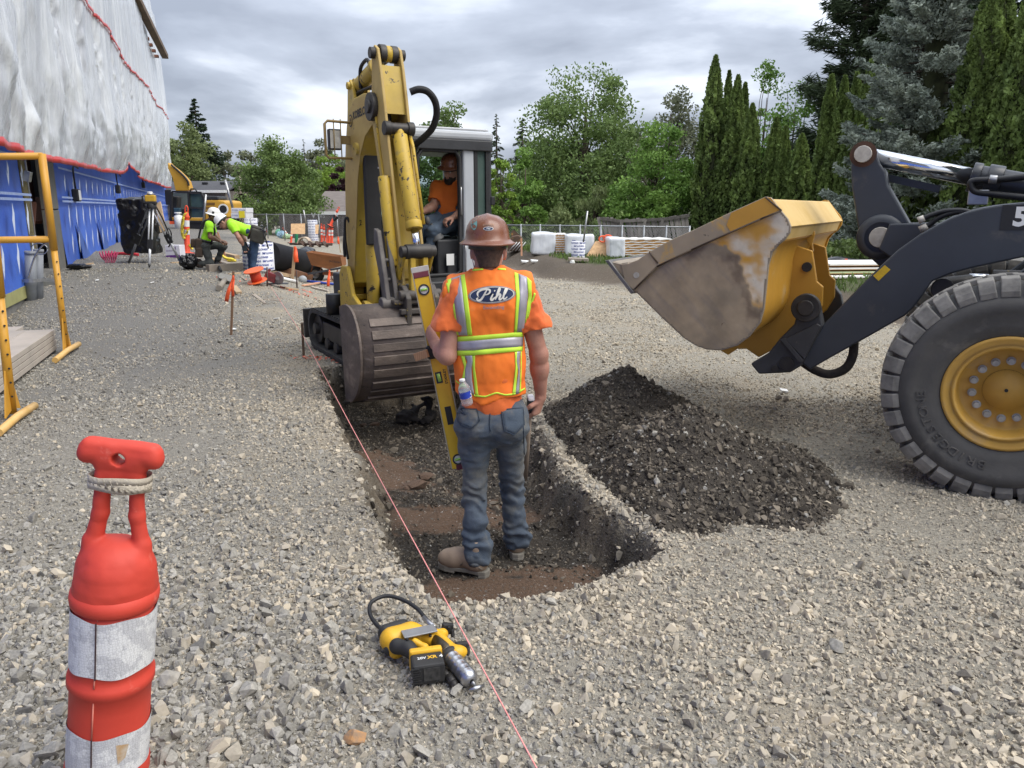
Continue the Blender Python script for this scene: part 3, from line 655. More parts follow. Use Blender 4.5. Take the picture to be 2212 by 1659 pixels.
def blue_spruce():
 b=P(1985,450,23.0);b.z=0.2;base=np.array(b);t=thing('blue_spruce','silvery blue spruce standing out of the cedar hedge','tree',tuple(b));h,rad=9.5,2.4
 C,U,S=[],[],[];mb=MB();limb_mb(mb,base,base+np.array([0,0,h]),0.18,0.02,0.01,8)
 for k in range(340):
  u=0.03+0.97*(k+rng.random())/340;a=rng.random()*6.283;L=rad*(1-u**1.6)**0.8*rng.uniform(0.6,1.15)+0.15;dr=np.array([math.cos(a),math.sin(a),0]);sd=np.array([-dr[1],dr[0],0]);p0=base+np.array([0,0,u*h])
  ax=lambda s:p0+dr*L*s+np.array([0,0,-0.16*L*s+0.30*L*s**3])
  mb.tube([ax(0),ax(0.5),ax(0.95)],[0.035,0.02,0.008],4)
  nt=int(15+16*L)                                    # twigs: short upswept shoots, each a bottle brush of needles
  for q in range(nt):
   s=0.22+0.78*rng.random()**0.6;side=rng.choice((-1,1));tl=0.42*L*(1.1-s)*rng.uniform(0.5,1)+0.14
   d=dr*0.75+sd*side*rng.uniform(0.3,1.0)+np.array([0,0,rng.uniform(0.0,0.55)]);d/=np.linalg.norm(d);st=ax(s);m=9
   f=np.linspace(0.1,1,m);C.append(st+d*(f*tl)[:,None]+0.028*rng.normal(size=(m,3)));U.append(np.tile(d,(m,1))+0.55*rng.normal(size=(m,3)));S.append(np.full(m,0.15))
 C,U,S=np.concatenate(C),np.concatenate(U),np.concatenate(S);V,F=leaf_quads(C,S*rng.uniform(0.7,1.2,len(C)),aspect=0.36,up=U)
 raw('crown',V,F,LEAF['blue'],t,False,None,[('tone','FACE',rng.random(len(F)))]);mb.build('trunk',BARK,t)
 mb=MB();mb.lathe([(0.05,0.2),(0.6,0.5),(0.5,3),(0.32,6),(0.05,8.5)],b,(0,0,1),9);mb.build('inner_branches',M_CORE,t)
blue_spruce()
def gpos(px,Y,z=0.2):q=P(px,450,Y);return (q.x,q.y,z)
cone_conifer('fir_tree','tall ragged dark fir behind the cedar hedge, left of the blue spruce',gpos(1832,38),19.5,3.5,LEAF['fir'],280,0.6,0.14,0.1,210,0.3,ragged=0.5,profile=0.6,tip_up=0.25,aspect=0.13)
cone_conifer('fir_tree','dark fir filling the gap behind the top of the blue spruce',gpos(2010,34),20.5,3.6,LEAF['dark'],200,0.5,0.2,0.1,150,0.3,ragged=0.4,profile=0.6)
deciduous('broadleaf_tree','big leafy broadleaf tree in the middle, highest crown right of the excavator cab',gpos(1262,46),9.3,4.6,LEAF['mid'],42000,0.20,230,0.02,0.25,1.5,fuzz=0.55)
deciduous('broadleaf_tree','pale crab apple with white blossom behind the left end of the cedar hedge',gpos(1440,42),7.8,2.5,LEAF['grey'],11000,0.18,70,0.05,0.14,1.3,(LEAF['blossom'],900,0.13))
deciduous('broadleaf_tree','bright green bushy tree between the big broadleaf and the cedar hedge',gpos(1415,36),5.0,2.3,LEAF['bright'],18000,0.16,90,0.02,0.12,1.6)
deciduous('broadleaf_tree','thin airy sapling with upright twigs showing above the short cedars',gpos(1700,40),8.2,2.0,LEAF['bright'],5200,0.16,60,0.3,0.08,1.0)
deciduous('broadleaf_tree','feathery pale tree rising between the first cedar group and the short ones',gpos(1640,41),8.6,1.9,LEAF['bright'],5200,0.17,50,0.3,0.08,1.0)
deciduous('weeping_tree','low weeping green tree in front of the big broadleaf, behind the chain link fence',gpos(1287,37),2.6,1.5,LEAF['olive'],6500,0.17,40,0.0,0.1,0.8,aspect=0.3,up=np.array([[0,0,-1.0]]))
deciduous('broadleaf_tree','slender yellow green sapling directly right of the excavator cab',gpos(1082,32),3.9,0.85,LEAF['lime'],4200,0.13,50,0.02,0.07,1.1)
deciduous('broadleaf_tree','yellow green young tree behind the head of the worker in the vest',gpos(1135,40),4.2,1.5,LEAF['bright'],6500,0.17,40,0.0,0.1,1.0)
deciduous('broadleaf_tree','leafy tree showing above the roof of the excavator cab',gpos(965,46),7.7,2.3,LEAF['mid'],11000,0.2,70,0.1,0.15,1.2)
deciduous('broadleaf_tree','rounded olive green tree left of the excavator boom, before the grey house',gpos(612,50),5.4,3.0,LEAF['mid'],20000,0.18,100,0.05,0.15,1.8)
deciduous('broadleaf_tree','lime green round tree beside the purple one, left of the boom',gpos(705,62),5.4,2.2,LEAF['lime'],10000,0.2,60,0.05,0.14,2.0)
deciduous('purple_tree','dark purple leaved tree directly left of the excavator boom',gpos(742,58),4.5,1.4,LEAF['purple'],8000,0.2,50,0.02,0.1,1.8)
deciduous('purple_shrub','low purple shrub by the grey house, right of the far yellow excavator',gpos(515,50),2.6,1.3,LEAF['purple'],3000,0.2,26,0.0,0.08,0.8,cat='shrub')
deciduous('broadleaf_tree','dark bushy tree behind the plastic wrapped building corner',gpos(404,75),9.4,3.6,LEAF['olive'],13000,0.3,80,0.02,0.2,1.6)
cone_conifer('fir_tree','small pointed dark conifer above the grey house at the far left',gpos(440,82),12.2,4.6,LEAF['dark'],150,0.5,0.12,0.1,110,0.25,ragged=0.35,tip_up=0.1)
for lb,px,Y,h,r,lf in (('hazy grey green tree far off, left of the rounded olive tree',490,105,8.6,3.4,'grey'),('bare looking pale tree far off behind the rounded olive tree',545,110,9.2,3.6,'grey'),('pale budding tree far off above the lime tree',705,100,9.8,3.6,'grey'),('low grey tree far off between the house roof and the olive tree',650,120,8.6,4.5,'olive'),('dim far tree line clump behind the boom',770,110,8.6,4.2,'olive'),('dark far tree behind the cab glass',870,95,8.0,4.0,'dark'),('dim far tree behind the far yellow excavator',380,110,9.0,4.0,'olive'),('far green tree filling the gap under the big broadleaf tree',1180,62,5.5,3.6,'mid'),('far green tree behind the crab apple',1350,60,7.0,3.2,'mid'),('green tree behind the short cedars over the loader bucket',1740,46,5.5,2.8,'mid'),('mid green tree behind the excavator cab',1000,60,5.2,3.4,'mid'),('olive tree behind the excavator arm',830,70,5.2,3.2,'olive')):
 deciduous('broadleaf_tree',lb,gpos(px,Y),h,r,LEAF[lf],8200,0.34*Y/100+0.05,70,0.02,0.2,1.7)
cone_conifer('fir_tree','narrow dark fir just right of the excavator cab top',gpos(1073,70),9.4,1.5,LEAF['fir'],110,0.3,0.2,0.05,50,0.2)
cone_conifer('fir_tree','wide dark fir between the cab and the big broadleaf tree',gpos(1128,66),8.6,2.6,LEAF['fir'],140,0.35,0.2,0.05,60,0.2,ragged=0.5)
cone_conifer('fir_tree','tiny far fir tip above the rounded olive tree',gpos(664,110),10.6,1.4,LEAF['dark'],50,0.4,0.2,0.1,40,0.2)
def bramble(name,label,pxs,Y,z0,hmax,n,leaf,size=0.14,dep=1.6):
 x0,x1=P(pxs[0],450,Y).x,P(pxs[1],450,Y).x;u=rng.random(n);x=x0+(x1-x0)*u;hh=hmax*(0.62+0.38*vnoise(u*5+Y,3.3))*np.minimum(1,np.minimum(u,1-u)*8+0.35);f=rng.random(n)
 y=Y+dep*(rng.random(n)-0.2)*0.9;z=z0+hh*f*np.sqrt(np.clip(1-((y-Y-0.3*dep)/dep)**2,0.1,1))*(0.85+0.25*vnoise(x*3,y*3,f*4));p=np.stack([x,y,z],1)
 V,F=leaf_quads(p,size*rng.uniform(0.6,1.3,n),aspect=0.7);o=((x0+x1)/2,Y,z0)
 t=thing(name,label,'shrub',o);raw('foliage',V,F,leaf,t,False,None,[('tone','FACE',np.clip(0.5*rng.random(n)+0.5*(0.5+0.5*vnoise(x*2.5,z*2.5,y)),0,1))])
 mb=MB()
 for k in range(36):
  a=rng.integers(0,n);q=p[a];mb.tube([(q[0]+rng.normal()*0.6,Y+0.5,z0-0.1),(q[0]+rng.normal()*0.3,Y+0.3,(z0+q[2])/2+0.3),tuple(q)],[0.018,0.014,0.006],4)
 mb.build('stems',BARK,t)
bramble('bramble_bush','sprawling bramble bush climbing over the chain link fence behind the head of the worker',(1108,1315),31.5,0.1,2.1,9000,LEAF['olive'])
bramble('shrub','green climber leaves on the chain link fence near the leaning wooden fence',(1285,1350),29.5,0.1,1.7,1500,LEAF['mid'])
bramble('shrub','green undergrowth below the bright bushy tree behind the leaning wooden fence',(1330,1500),36,0.1,2.0,3500,LEAF['mid'])
bramble('shrub','low green growth at the foot of the hedge behind the foam panels',(1640,2260),18.6,0.1,1.3,14000,LEAF['thuja'],0.12)
bramble('shrub','dark undergrowth behind the excavator cab',(880,1120),44,0.1,2.6,6000,LEAF['mid'],0.2)
def grass():
 x=rng.uniform(-12,16,90000);y=rng.uniform(10.5,40,90000);v=-seg_sd(x,y,TOE,False)+0.25*fbm(x*0.8,y*0.8,9.0,3);ok=(v>0.72) & (v<5+2*rng.random(len(x))) & (np.abs(x)<0.75*y+1) & (fbm(x*0.9,y*0.9,40.0,2)>-0.35-0.4*rng.random(len(x)))
 x,y=x[ok],y[ok];z=ground_z(x,y);n=len(x);c=np.stack([x,y,z+0.04],1);V,F=leaf_quads(c,0.13*rng.uniform(0.5,1.5,n),aspect=0.22,up=np.tile(np.array([0,0,1.0]),(n,1)))
 tag(raw('grass',V,F,leaf_mat('grass_blade',(0.12,0.18,0.045),(0.075,0.115,0.03),0.4),None,False,(0,0,0),[('tone','FACE',rng.random(n))]),'short green grass along the top of the dirt bank',kind='stuff')
grass()
# ------------------------------------------------------------ the wrapped building on the left, houses and fences
def GG(px,py):
 z=0.0
 for _ in range(12):
  q=G(px,py,z)
  if q.y<0 or q.y>150:return P(px,py,60)
  z=0.5*z+0.5*float(ground_z(q.x,q.y,False))
 return G(px,py,z)
W1,W2=G(135,581,0.45),G(365,482,0.45);WD=(W2-W1);WLEN=WD.length;WD.normalize();WN=Vector((WD.y,-WD.x,0));WN=WN if WN.x>0 else-WN
def WP(px,py,off=0.0):return PL(px,py,W1+WN*off,WN)
def WS(s,z,off=0.0):return Vector((W1.x,W1.y,0))+WD*s+WN*off+Vector((0,0,z))
def ws(px,py,off=0.0):q=WP(px,py,off)-W1;return q.dot(WD),q.z+W1.z
def z2(x,y):return (x*0.1984,301.7+0.1984*y)
def building():
 t=thing('building','long building wrapped in blue membrane below and clear plastic above','building',W1)
 BLUE=mat('blue_membrane',(0.06,0.155,0.60),(0.042,0.115,0.50),scale=0.8,rough=0.55,bump=0.35,bscale=1.2,bdist=0.08,wear=[((0.07,0.13,0.38),0.60,1.4,0.2)])
 s0,_=ws(*z2(600,600));sL,_=ws(*z2(245,600));H=4.2
 def wrap(a,b):
  mb=MB();nu=max(6,int((b-a)*3));mb.grid(lambda u,v:WS(a+(b-a)*u,0.45+(H-0.45)*v,0.02+0.035*float(fbm((a+(b-a)*u)*0.9,v*3.0,2.0,2))+(0.05*max(0,1-v*9)*(0.5+0.5*math.sin((a+(b-a)*u)*2.3)))),nu,12);return mb
 wb=wrap(s0,WLEN).build('wall_wrap',BLUE,t);wl=wrap(-30,sL).build('wall_wrap',BLUE,t)
 PR=mat('white_print',(0.62,0.68,0.80),(0.10,0.18,0.5),scale=7,rough=0.6,c2pos=(0.30,0.42))
 rows=[(ws(*z2(657,380))[1],ws(*z2(655,572))[1]),(ws(*z2(690,700))[1],ws(*z2(670,970))[1]),(ws(*z2(708,1000))[1],ws(*z2(700,1268))[1])];step=1.07
 MWL=mat('white_lap_line',(0.35,0.45,0.72),None,scale=5,rough=0.6)
 for par,a,b in ((wb,s0+0.45,WLEN-0.5),(wl,-28.0,sL-0.3)):
  mb=MB();s=a;k=0
  while s<b:
   for ri,(zt,zb) in enumerate(rows):
    w=0.10;j=0.06*math.sin(k*2.1+ri);zz=[zt,zt-(zt-zb)*0.3,zt-(zt-zb)*0.7,zb];lean=0.07
    pts=[(s+j+lean,zz[0]),(s+j+w+lean*0.5,zz[1]),(s+j+w*0.6,zz[2]),(s+j-lean*0.3,zz[3]),(s+j-w*0.7,zz[2]+0.1),(s+j-w*0.2+lean*0.5,zz[1])];mb.add([WS(x,z,0.135) for x,z in pts],[tuple(range(6))])
   s+=step;k+=1
  o=mb.build('wrap_print',PR,par);o['kind']='stuff'
  mb=MB()
  for zz in (ws(*z2(640,628))[1],ws(*z2(640,660))[1]-0.02,ws(*z2(640,322))[1]):mb.bar(WS(a-0.4,zz,0.11),WS(b+0.4,zz,0.11),0.004,0.04)
  o=mb.build('lap_line',MWL,par);o['kind']='stuff'
  mb=MB();mb.bar(WS(a-0.45,0.36,0.02),WS(b+0.45,0.36,0.02),0.05,0.19);mb.build('base_flashing',mat('yellow_flashing',(0.38,0.37,0.15),(0.30,0.29,0.12),scale=4,rough=0.6),t)
  for q in range(3):
   x=a+4.0*q+1.6;mb=MB();mb.prism([WS(x,0.5,0.09),WS(x+1.3,0.46,0.10),WS(x-0.1,1.35,0.05)],WN*0.012);mb.build('wrap_flap',mat('blue_flap',(0.06,0.13,0.42),None,scale=2,rough=0.6),par)
 mb=MB();mb.bar(WS(-30,0.05,-0.15),WS(WLEN,0.05,-0.15),0.3,0.9);mb.build('foundation',mat('old_concrete',(0.22,0.21,0.19),(0.14,0.135,0.125),scale=3,rough=0.9,bump=0.3),t)
 mb=MB();mb.bar(WS(-30,6.2,-0.6),WS(WLEN,6.2,-0.6),0.2,12.2);mb.bar(WS(WLEN-0.1,6.2,-0.6),WS(WLEN-0.1,6.2,-0.6)-WN*14,0.2,12.2);mb.build('wall',mat('inner_wall',(0.20,0.205,0.21),(0.14,0.14,0.145),scale=0.6,rough=0.9),t)
 # door opening between the two wraps
 mb=MB();mb.bar(WS(sL,2.0,-0.48),WS(s0,2.0,-0.48),0.05,4.4);mb.build('door_recess',mat('dark_interior',(0.028,0.016,0.013),(0.016,0.012,0.011),scale=1,rough=0.9),t)  # near-black panel; the dimness inside the opening is put into its colour
 mb=MB();mb.bar(WS(sL+0.5,2.75,-0.35),WS(s0-0.2,2.75,-0.35),0.05,2.2);mb.build('red_panel',mat('oxide_panel',(0.10,0.032,0.028),(0.075,0.026,0.024),scale=1.5,rough=0.8),t)
 mb=MB();mb.bar(WS(sL+0.2,0.45,-0.08),WS(sL+0.2,4.2,-0.08),0.4,0.2,WN);mb.build('insulation_edge',mat('mineral_wool',(0.20,0.17,0.075),(0.12,0.10,0.05),scale=7,rough=1,bump=1.0,bdist=0.04),t)
 mb=MB();mb.bar(WS(sL+0.45,0.3,0.0),WS(sL+0.45,4.2,0.0),0.06,0.06,WN);mb.build('conduit',STEEL,t)
 for k in range(3):
  x=s0-0.38;za,zb=0.45+1.2*k,0.45+1.2*(k+1)-0.02;mb=MB();mb.bar(WS(x,za,-0.06),WS(x,zb,-0.06),0.72,0.2,WN);mb.build('jamb_block',mat('jamb_grey',(0.17,0.165,0.145),(0.13,0.125,0.11),scale=3,rough=0.7),t,0.01)
 mb=MB();mb.bar(WS(s0-0.28,2.85,0.16),WS(s0-0.28,3.05,0.16),0.12,0.01,WN);mb.build('jamb_label',WHT,t)
 mb=MB();mb.bar(WS(sL+0.2,0.38,0.12),WS(s0,0.38,0.12),0.35,0.07);mb.build('sill',STEEL,t)
 for a,b in (((332,690),(300,1050)),((450,640),(395,900))):mb=MB();mb.bar(WP(*z2(*a),-0.3),WP(*z2(*b),-0.3),0.06,0.2,WN);mb.build('brace',mat('rusty_brace',(0.13,0.05,0.03),None,scale=4,rough=0.7),t)
 # fascia
 A,B=P(357,122,50),P(285,-22,36);mb=MB();mb.bar(A,B,0.35,0.26);mb.build('fascia',mat('rough_fascia',(0.17,0.115,0.075),(0.10,0.07,0.05),scale=1.5,rough=0.9),t)
 dv=(B-A)
 for k in range(9):f=k/9+0.03;mb=MB();c=A+dv*f;mb.box(c+Vector((-0.45,-0.3,-0.12)),(0.4,0.3,0.14),0.3);mb.build('rafter_tail',mat('rafter_wood',(0.22,0.10,0.07),None,scale=3,rough=0.9),t)
 # lamps on cords
 for (cx,cy,top,big) in ((832,605,310,1),(1285,540,400,0),(1560,495,470,0)):
  c=WP(*z2(cx,cy),0.16);o=thing('box_lamp' if big else 'cable_stub',('white work lamp hanging on a black cord from the blue wrap','dark cable box hanging midway along the blue wrap','small dark cable box near the far end of the blue wrap')[0 if big else (1 if cx<1400 else 2)],'wall lamp' if big else 'cable box',c);sz=0.38
  mb=MB();mb.box(c,(0.14,sz,sz*0.72),math.atan2(WD.y,WD.x)-R(90));mb.build('housing',BLK,o,0.03)
  if big:mb=MB();mb.box(c+WN*0.06,(0.04,sz*0.8,sz*0.6),math.atan2(WD.y,WD.x)-R(90));mb.build('face',WHT,o,0.02)
  mb=MB();mb.tube(spline([c+Vector((0,0,0.1)),c+Vector((0,0,0.6)),WP(*z2(cx+(16 if big else 30),top),0.1)],5),0.022,6);mb.build('cord',BLK,o)
 # plastic sheet
 HEM=[(0,85),(100,95),(190,150),(215,205),(300,165),(500,205),(700,250),(850,290),(1000,310),(1150,345),(1300,366),(1360,345),(1388,270),(1400,262),(1440,330),(1500,412),(1600,455),(1700,482),(1800,520),(1900,528)]
 hs=[(-30.0,ws(*z2(0,85),0.5)[1])]+[ws(*z2(*p),0.5) for p in HEM];hs.sort();sx=np.array([a for a,b in hs]);zx=np.array([b for a,b in hs]);send=ws(368,400,0.5)[0]
 t2=thing('plastic_sheet','billowing clear plastic sheeting with red tape hem hanging over the building','plastic sheet',WS(0,3,0.5));nu,nv=420,110
 us=np.linspace(0,1,nu+1)**1.25;S=-14+(send+14)*us;TOP=15.0
 SS,VV=np.meshgrid(S,np.linspace(0,1,nv+1),indexing='ij');ZB=np.interp(SS,sx,zx);ZZ=ZB+(TOP-ZB)*VV**1.3
 f1=fbm(SS*0.55,ZZ*0.10+0.15*SS,1.0,3);f2=fbm(SS*2.2,ZZ*0.35,5.0,4);low=np.exp(-((ZZ-ZB)/2.6)**2);f3=fbm(SS*2.6+ZZ*1.5,ZZ*2.4,9.0,4);f4=fbm(SS*0.9-ZZ*0.8,ZZ*0.9+SS*0.4,14.0,3)
 ps=np.abs(((SS+0.3)/3.1) % 1.0-0.5)*2;star=np.maximum(0,1-np.hypot(ps*2.2,(ZZ-ZB-2.6)/2.2));rad=np.sin(np.arctan2(ZZ-ZB-2.6,ps*3+0.01)*11)*star
 f5=fbm(SS*3.0,ZZ*0.16,21.0,4);bul=0.50+0.06*f1+0.016*f2+0.032*f5*np.clip((ZZ-ZB-1.5)/2,0,1)+0.060*low*(f3*0.8+f4)+0.07*rad-0.15*star**2+0.16*np.exp(-((ZZ-ZB-1.0)/1.0)**2)*(0.5+f1)+0.25*np.sin(np.pi*VV)**1
 pos=np.stack([np.array([W1.x+WD.x*SS+WN.x*bul,W1.y+WD.y*SS+WN.y*bul])[0],np.array([W1.x+WD.x*SS+WN.x*bul,W1.y+WD.y*SS+WN.y*bul])[1],ZZ],-1)
 ii,jj=np.meshgrid(np.arange(nu),np.arange(nv),indexing='ij');k=(ii*(nv+1)+jj).ravel();F=np.stack([k,k+nv+1,k+nv+2,k+1],1)
 PM=mat('clear_plastic_sheet',(0.80,0.82,0.83),(0.60,0.62,0.65),scale=1.1,rough=0.14,spec=0.8,alpha=0.86,bump=0.75,bscale=4.5,bdist=0.05,stretch=(2.2,2.2,0.22),wear=[((0.50,0.51,0.54),0.55,0.8,0.16)])
 raw('sheet',pos.reshape(-1,3),F,PM,t2,True)
 RED=mat('red_tape',(0.50,0.035,0.03),(0.42,0.03,0.028),scale=4,rough=0.4)
 def tape(fn,name,w):
  mb=MB();vs=[]
  for i in range(0,nu+1):a,n=fn(i);vs+=[a+Vector((0,0,w/2)),a-Vector((0,0,w/2))]
  mb.add(vs,[(2*i,2*i+2,2*i+3,2*i+1) for i in range(nu)],0,True);mb.build(name,RED,t2,solid=0.006)
 tape(lambda i:(Vector(pos[i,0])+WN*0.02+Vector((0,0,0.02)),None),'hem_tape',0.11)
 sa,za=ws(175,20,0.6);sb,zb=ws(369,270,0.6)
 def seam(i):
  s=S[i];zz=za+(zb-za)*(s-sa)/(sb-sa)+0.12*math.sin(s*0.35);b=float(np.interp(zz,ZZ[i],bul[i]));return WS(s,min(zz,14.8),b+0.05),None
 tape(seam,'seam_tape',0.085)
building()
def fences():
 GAL=mat('galvanised',(0.34,0.35,0.36),(0.26,0.27,0.28),scale=5,rough=0.45,metal=0.6);OLD=mat('weathered_board',(0.165,0.15,0.135),(0.10,0.09,0.082),scale=3,rough=0.95,stretch=(3,3,0.4),tone=('obj',0.3))
 def chain(label,pts,h,nposts):
  t=thing('chain_link_fence',label,'fence',pts[0]);wires=MB();a,b=Vector(pts[0]),Vector(pts[1]);d=b-a;L=d.length;d.normalize();n=Vector((-d.y,d.x,0))
  for k in range(nposts+1):p=a+d*L*k/nposts;mb=MB();mb.cyl(p-Vector((0,0,0.3)),p+Vector((0,0,h+0.04)),0.03,0.03,8);mb.build('fence_post',GAL,t)
  mb=MB();mb.cyl(a+Vector((0,0,h)),b+Vector((0,0,h)),0.022,0.022,8);mb.build('top_rail',GAL,t);st=0.09;k=-int(h/st)
  def quad(p,q):
   o=Vector((0,0,0.003));wires.add([p-n*0.002-o,p+n*0.002-o,p+o,q-n*0.002-o,q+n*0.002-o,q+o],[(0,1,4,3),(1,2,5,4),(2,0,3,5)])
  while k*st<L:
   for sg in (1,-1):
    x0=k*st;x1=x0+h
    c0,c1=max(0,x0),min(L,x1)
    if c1>c0:z0,z1=(c0-x0),(c1-x0);z0,z1=(z0,z1) if sg>0 else (h-z0,h-z1);quad(a+d*c0+Vector((0,0,z0)),a+d*c1+Vector((0,0,z1)))
   k+=1
  o=wires.build('wire_mesh',GAL,t);o['kind']='stuff';return t
 top=lambda px,py,Y:P(px,py,Y)
 a,b=P(1085,486,27.5),P(1490,492,24.5);zt=1.08
 chain('chain link fence behind the wrapped panel stacks, in front of the brambles',[(a.x,a.y,0.05),(b.x,b.y,0.05)],a.z-0.05,9)
 a,b=P(540,463,41),P(900,480,36);chain('chain link fence behind the orange posts, left of the boom',[(a.x,a.y,0.2),(b.x,b.y,0.2)],a.z-0.2,9)
 # leaning wooden fence (right)
 t=thing('wooden_fence','grey weathered wooden fence leaning and sagging in front of the hedge','fence',P(1390,470,29)-Vector((0,0,0.8)));prof=[(1297,468),(1340,474.5),(1395,472),(1439,469.5),(1492,462)];Y=29.0;px=1296.0;k=0
 while px<1492:
  zt=np.interp(px,[p[0] for p in prof],[p[1] for p in prof]);q=P(px,zt,Y);jit=rng.normal()*0.02;mb=MB();lean=0.25;base=Vector((q.x+0.22+0.05*math.sin(k),Y-0.15,-0.05));mb.bar(base,q+Vector((jit,lean,jit)),0.125,0.02,(0,1,0));mb.build('board',OLD,t);px+=8.2;k+=1
 for z_off in (0.06,0.55):
  pts=[P(x,y,Y-0.05)-Vector((0,-0.2,z_off)) for x,y in prof]
  for p0,p1 in zip(pts[:-1],pts[1:]):mb=MB();mb.bar(p0,p1,0.05,0.10);mb.build('rail',OLD,t)
 for px in (1345,1395,1432):q=P(px,474,Y-0.25);mb=MB();mb.bar(q,q+Vector((-0.35,-0.1,-1.1)),0.09,0.05,(0,1,0));mb.build('prop',OLD,t)
 DK=mat('dark_board',(0.085,0.075,0.07),(0.055,0.05,0.047),scale=3,rough=0.95,stretch=(3,3,0.4),tone=('obj',0.25))
 t=thing('wooden_fence','dark plank fence behind the chain link fence left of the boom','fence',P(690,480,44)-Vector((0,0,0.5)));Y=44.0;px=606.0
 while px<905:
  zt=461+(px-606)*0.045;q=P(px,zt+rng.normal()*0.5,Y);mb=MB();mb.bar((q.x,Y,-0.1),q,0.19,0.025,(0,1,0));mb.build('board',DK,t);px+=7.6
 mb=MB();c=P(677,466,Y-0.05);put_text(mb,'V',0.36,c,(1,0,0),(0,0,1),0,0.02);put_text(mb,'WS',0.3,c+Vector((0.42,0,-0.02)),(1,0,0),(0,0,1),0,0.0);mb.build('graffiti',mat('faded_paint',(0.36,0.37,0.36),None,scale=4,rough=0.8),t)
fences()
def house(label,px0,px1,ridge_y,eave_y,ground_y,Y,depth,roofm,wallm,windows=(),z0=0.0,vents=()):
 a,b=P(px0,eave_y,Y),P(px1,eave_y,Y);ez=a.z;rz=P(px0,ridge_y,Y+depth/2).z;t=thing('house',label,'house',((a.x+b.x)/2,Y,z0))
 mb=MB();mb.box(((a.x+b.x)/2,Y+depth/2+0.3,(ez+z0)/2),(b.x-a.x-0.8,depth-0.6,ez-z0));mb.build('wall',wallm,t)
 mb=MB();mb.prism([(a.x,Y-0.1,ez),(a.x,Y+depth/2,rz),(a.x,Y+depth+0.1,ez),(a.x,Y+depth+0.1,ez-0.12),(a.x,Y+depth/2,rz-0.14),(a.x,Y-0.1,ez-0.12)],(b.x-a.x,0,0));rf=mb.build('roof',roofm,t)
 mb=MB();mb.bar((a.x,Y-0.16,ez-0.09),(b.x,Y-0.16,ez-0.09),0.1,0.2);mb.build('gutter',WHT,rf)
 for fx in vents:mb=MB();x=a.x+(b.x-a.x)*fx;mb.box((x,Y+depth*0.3,ez+(rz-ez)*0.6+0.1),(0.4,0.3,0.16));mb.build('roof_vent',INK,rf)
 for fx,fw,zz,hh in windows:mb=MB();x=a.x+(b.x-a.x)*fx;mb.box((x,Y+0.56,zz),(fw,0.08,hh));w=mb.build('window',WHT,t);mb=MB();mb.box((x,Y+0.515,zz),(fw-0.15,0.02,hh-0.15));mb.build('pane',mat('dark_glass',(0.05,0.09,0.075)),w)
SHG=mat('grey_shingle',(0.075,0.075,0.082),(0.05,0.05,0.056),scale=6,rough=0.95,stretch=(0.4,1,3));SHB=mat('brown_shingle',(0.17,0.145,0.13),(0.12,0.10,0.092),scale=6,rough=0.95,stretch=(0.4,1,3))
house('grey roofed house far behind the yellow excavator at the left',330,491,391,411,440,62,8,SHG,mat('taupe_siding',(0.22,0.19,0.165),(0.19,0.165,0.145),scale=2,rough=0.85,stretch=(0.2,1,6)),((0.84,1.2,1.9,1.2),),0.2,(0.55,0.8))
house('low house with a brown shingle roof behind the boom',668,905,413,457,480,50,9,SHB,mat('brown_siding',(0.10,0.075,0.06),None,scale=2,rough=0.85),((0.2,1.0,0.7,0.9),(0.6,1.0,0.7,0.9)),0.0,(0.3,0.52))
house('small white house glimpsed through the saplings right of the cab',1072,1112,402,412,440,50,6,SHG,WHT,((0.5,0.5,2.0,0.5),),0.2)
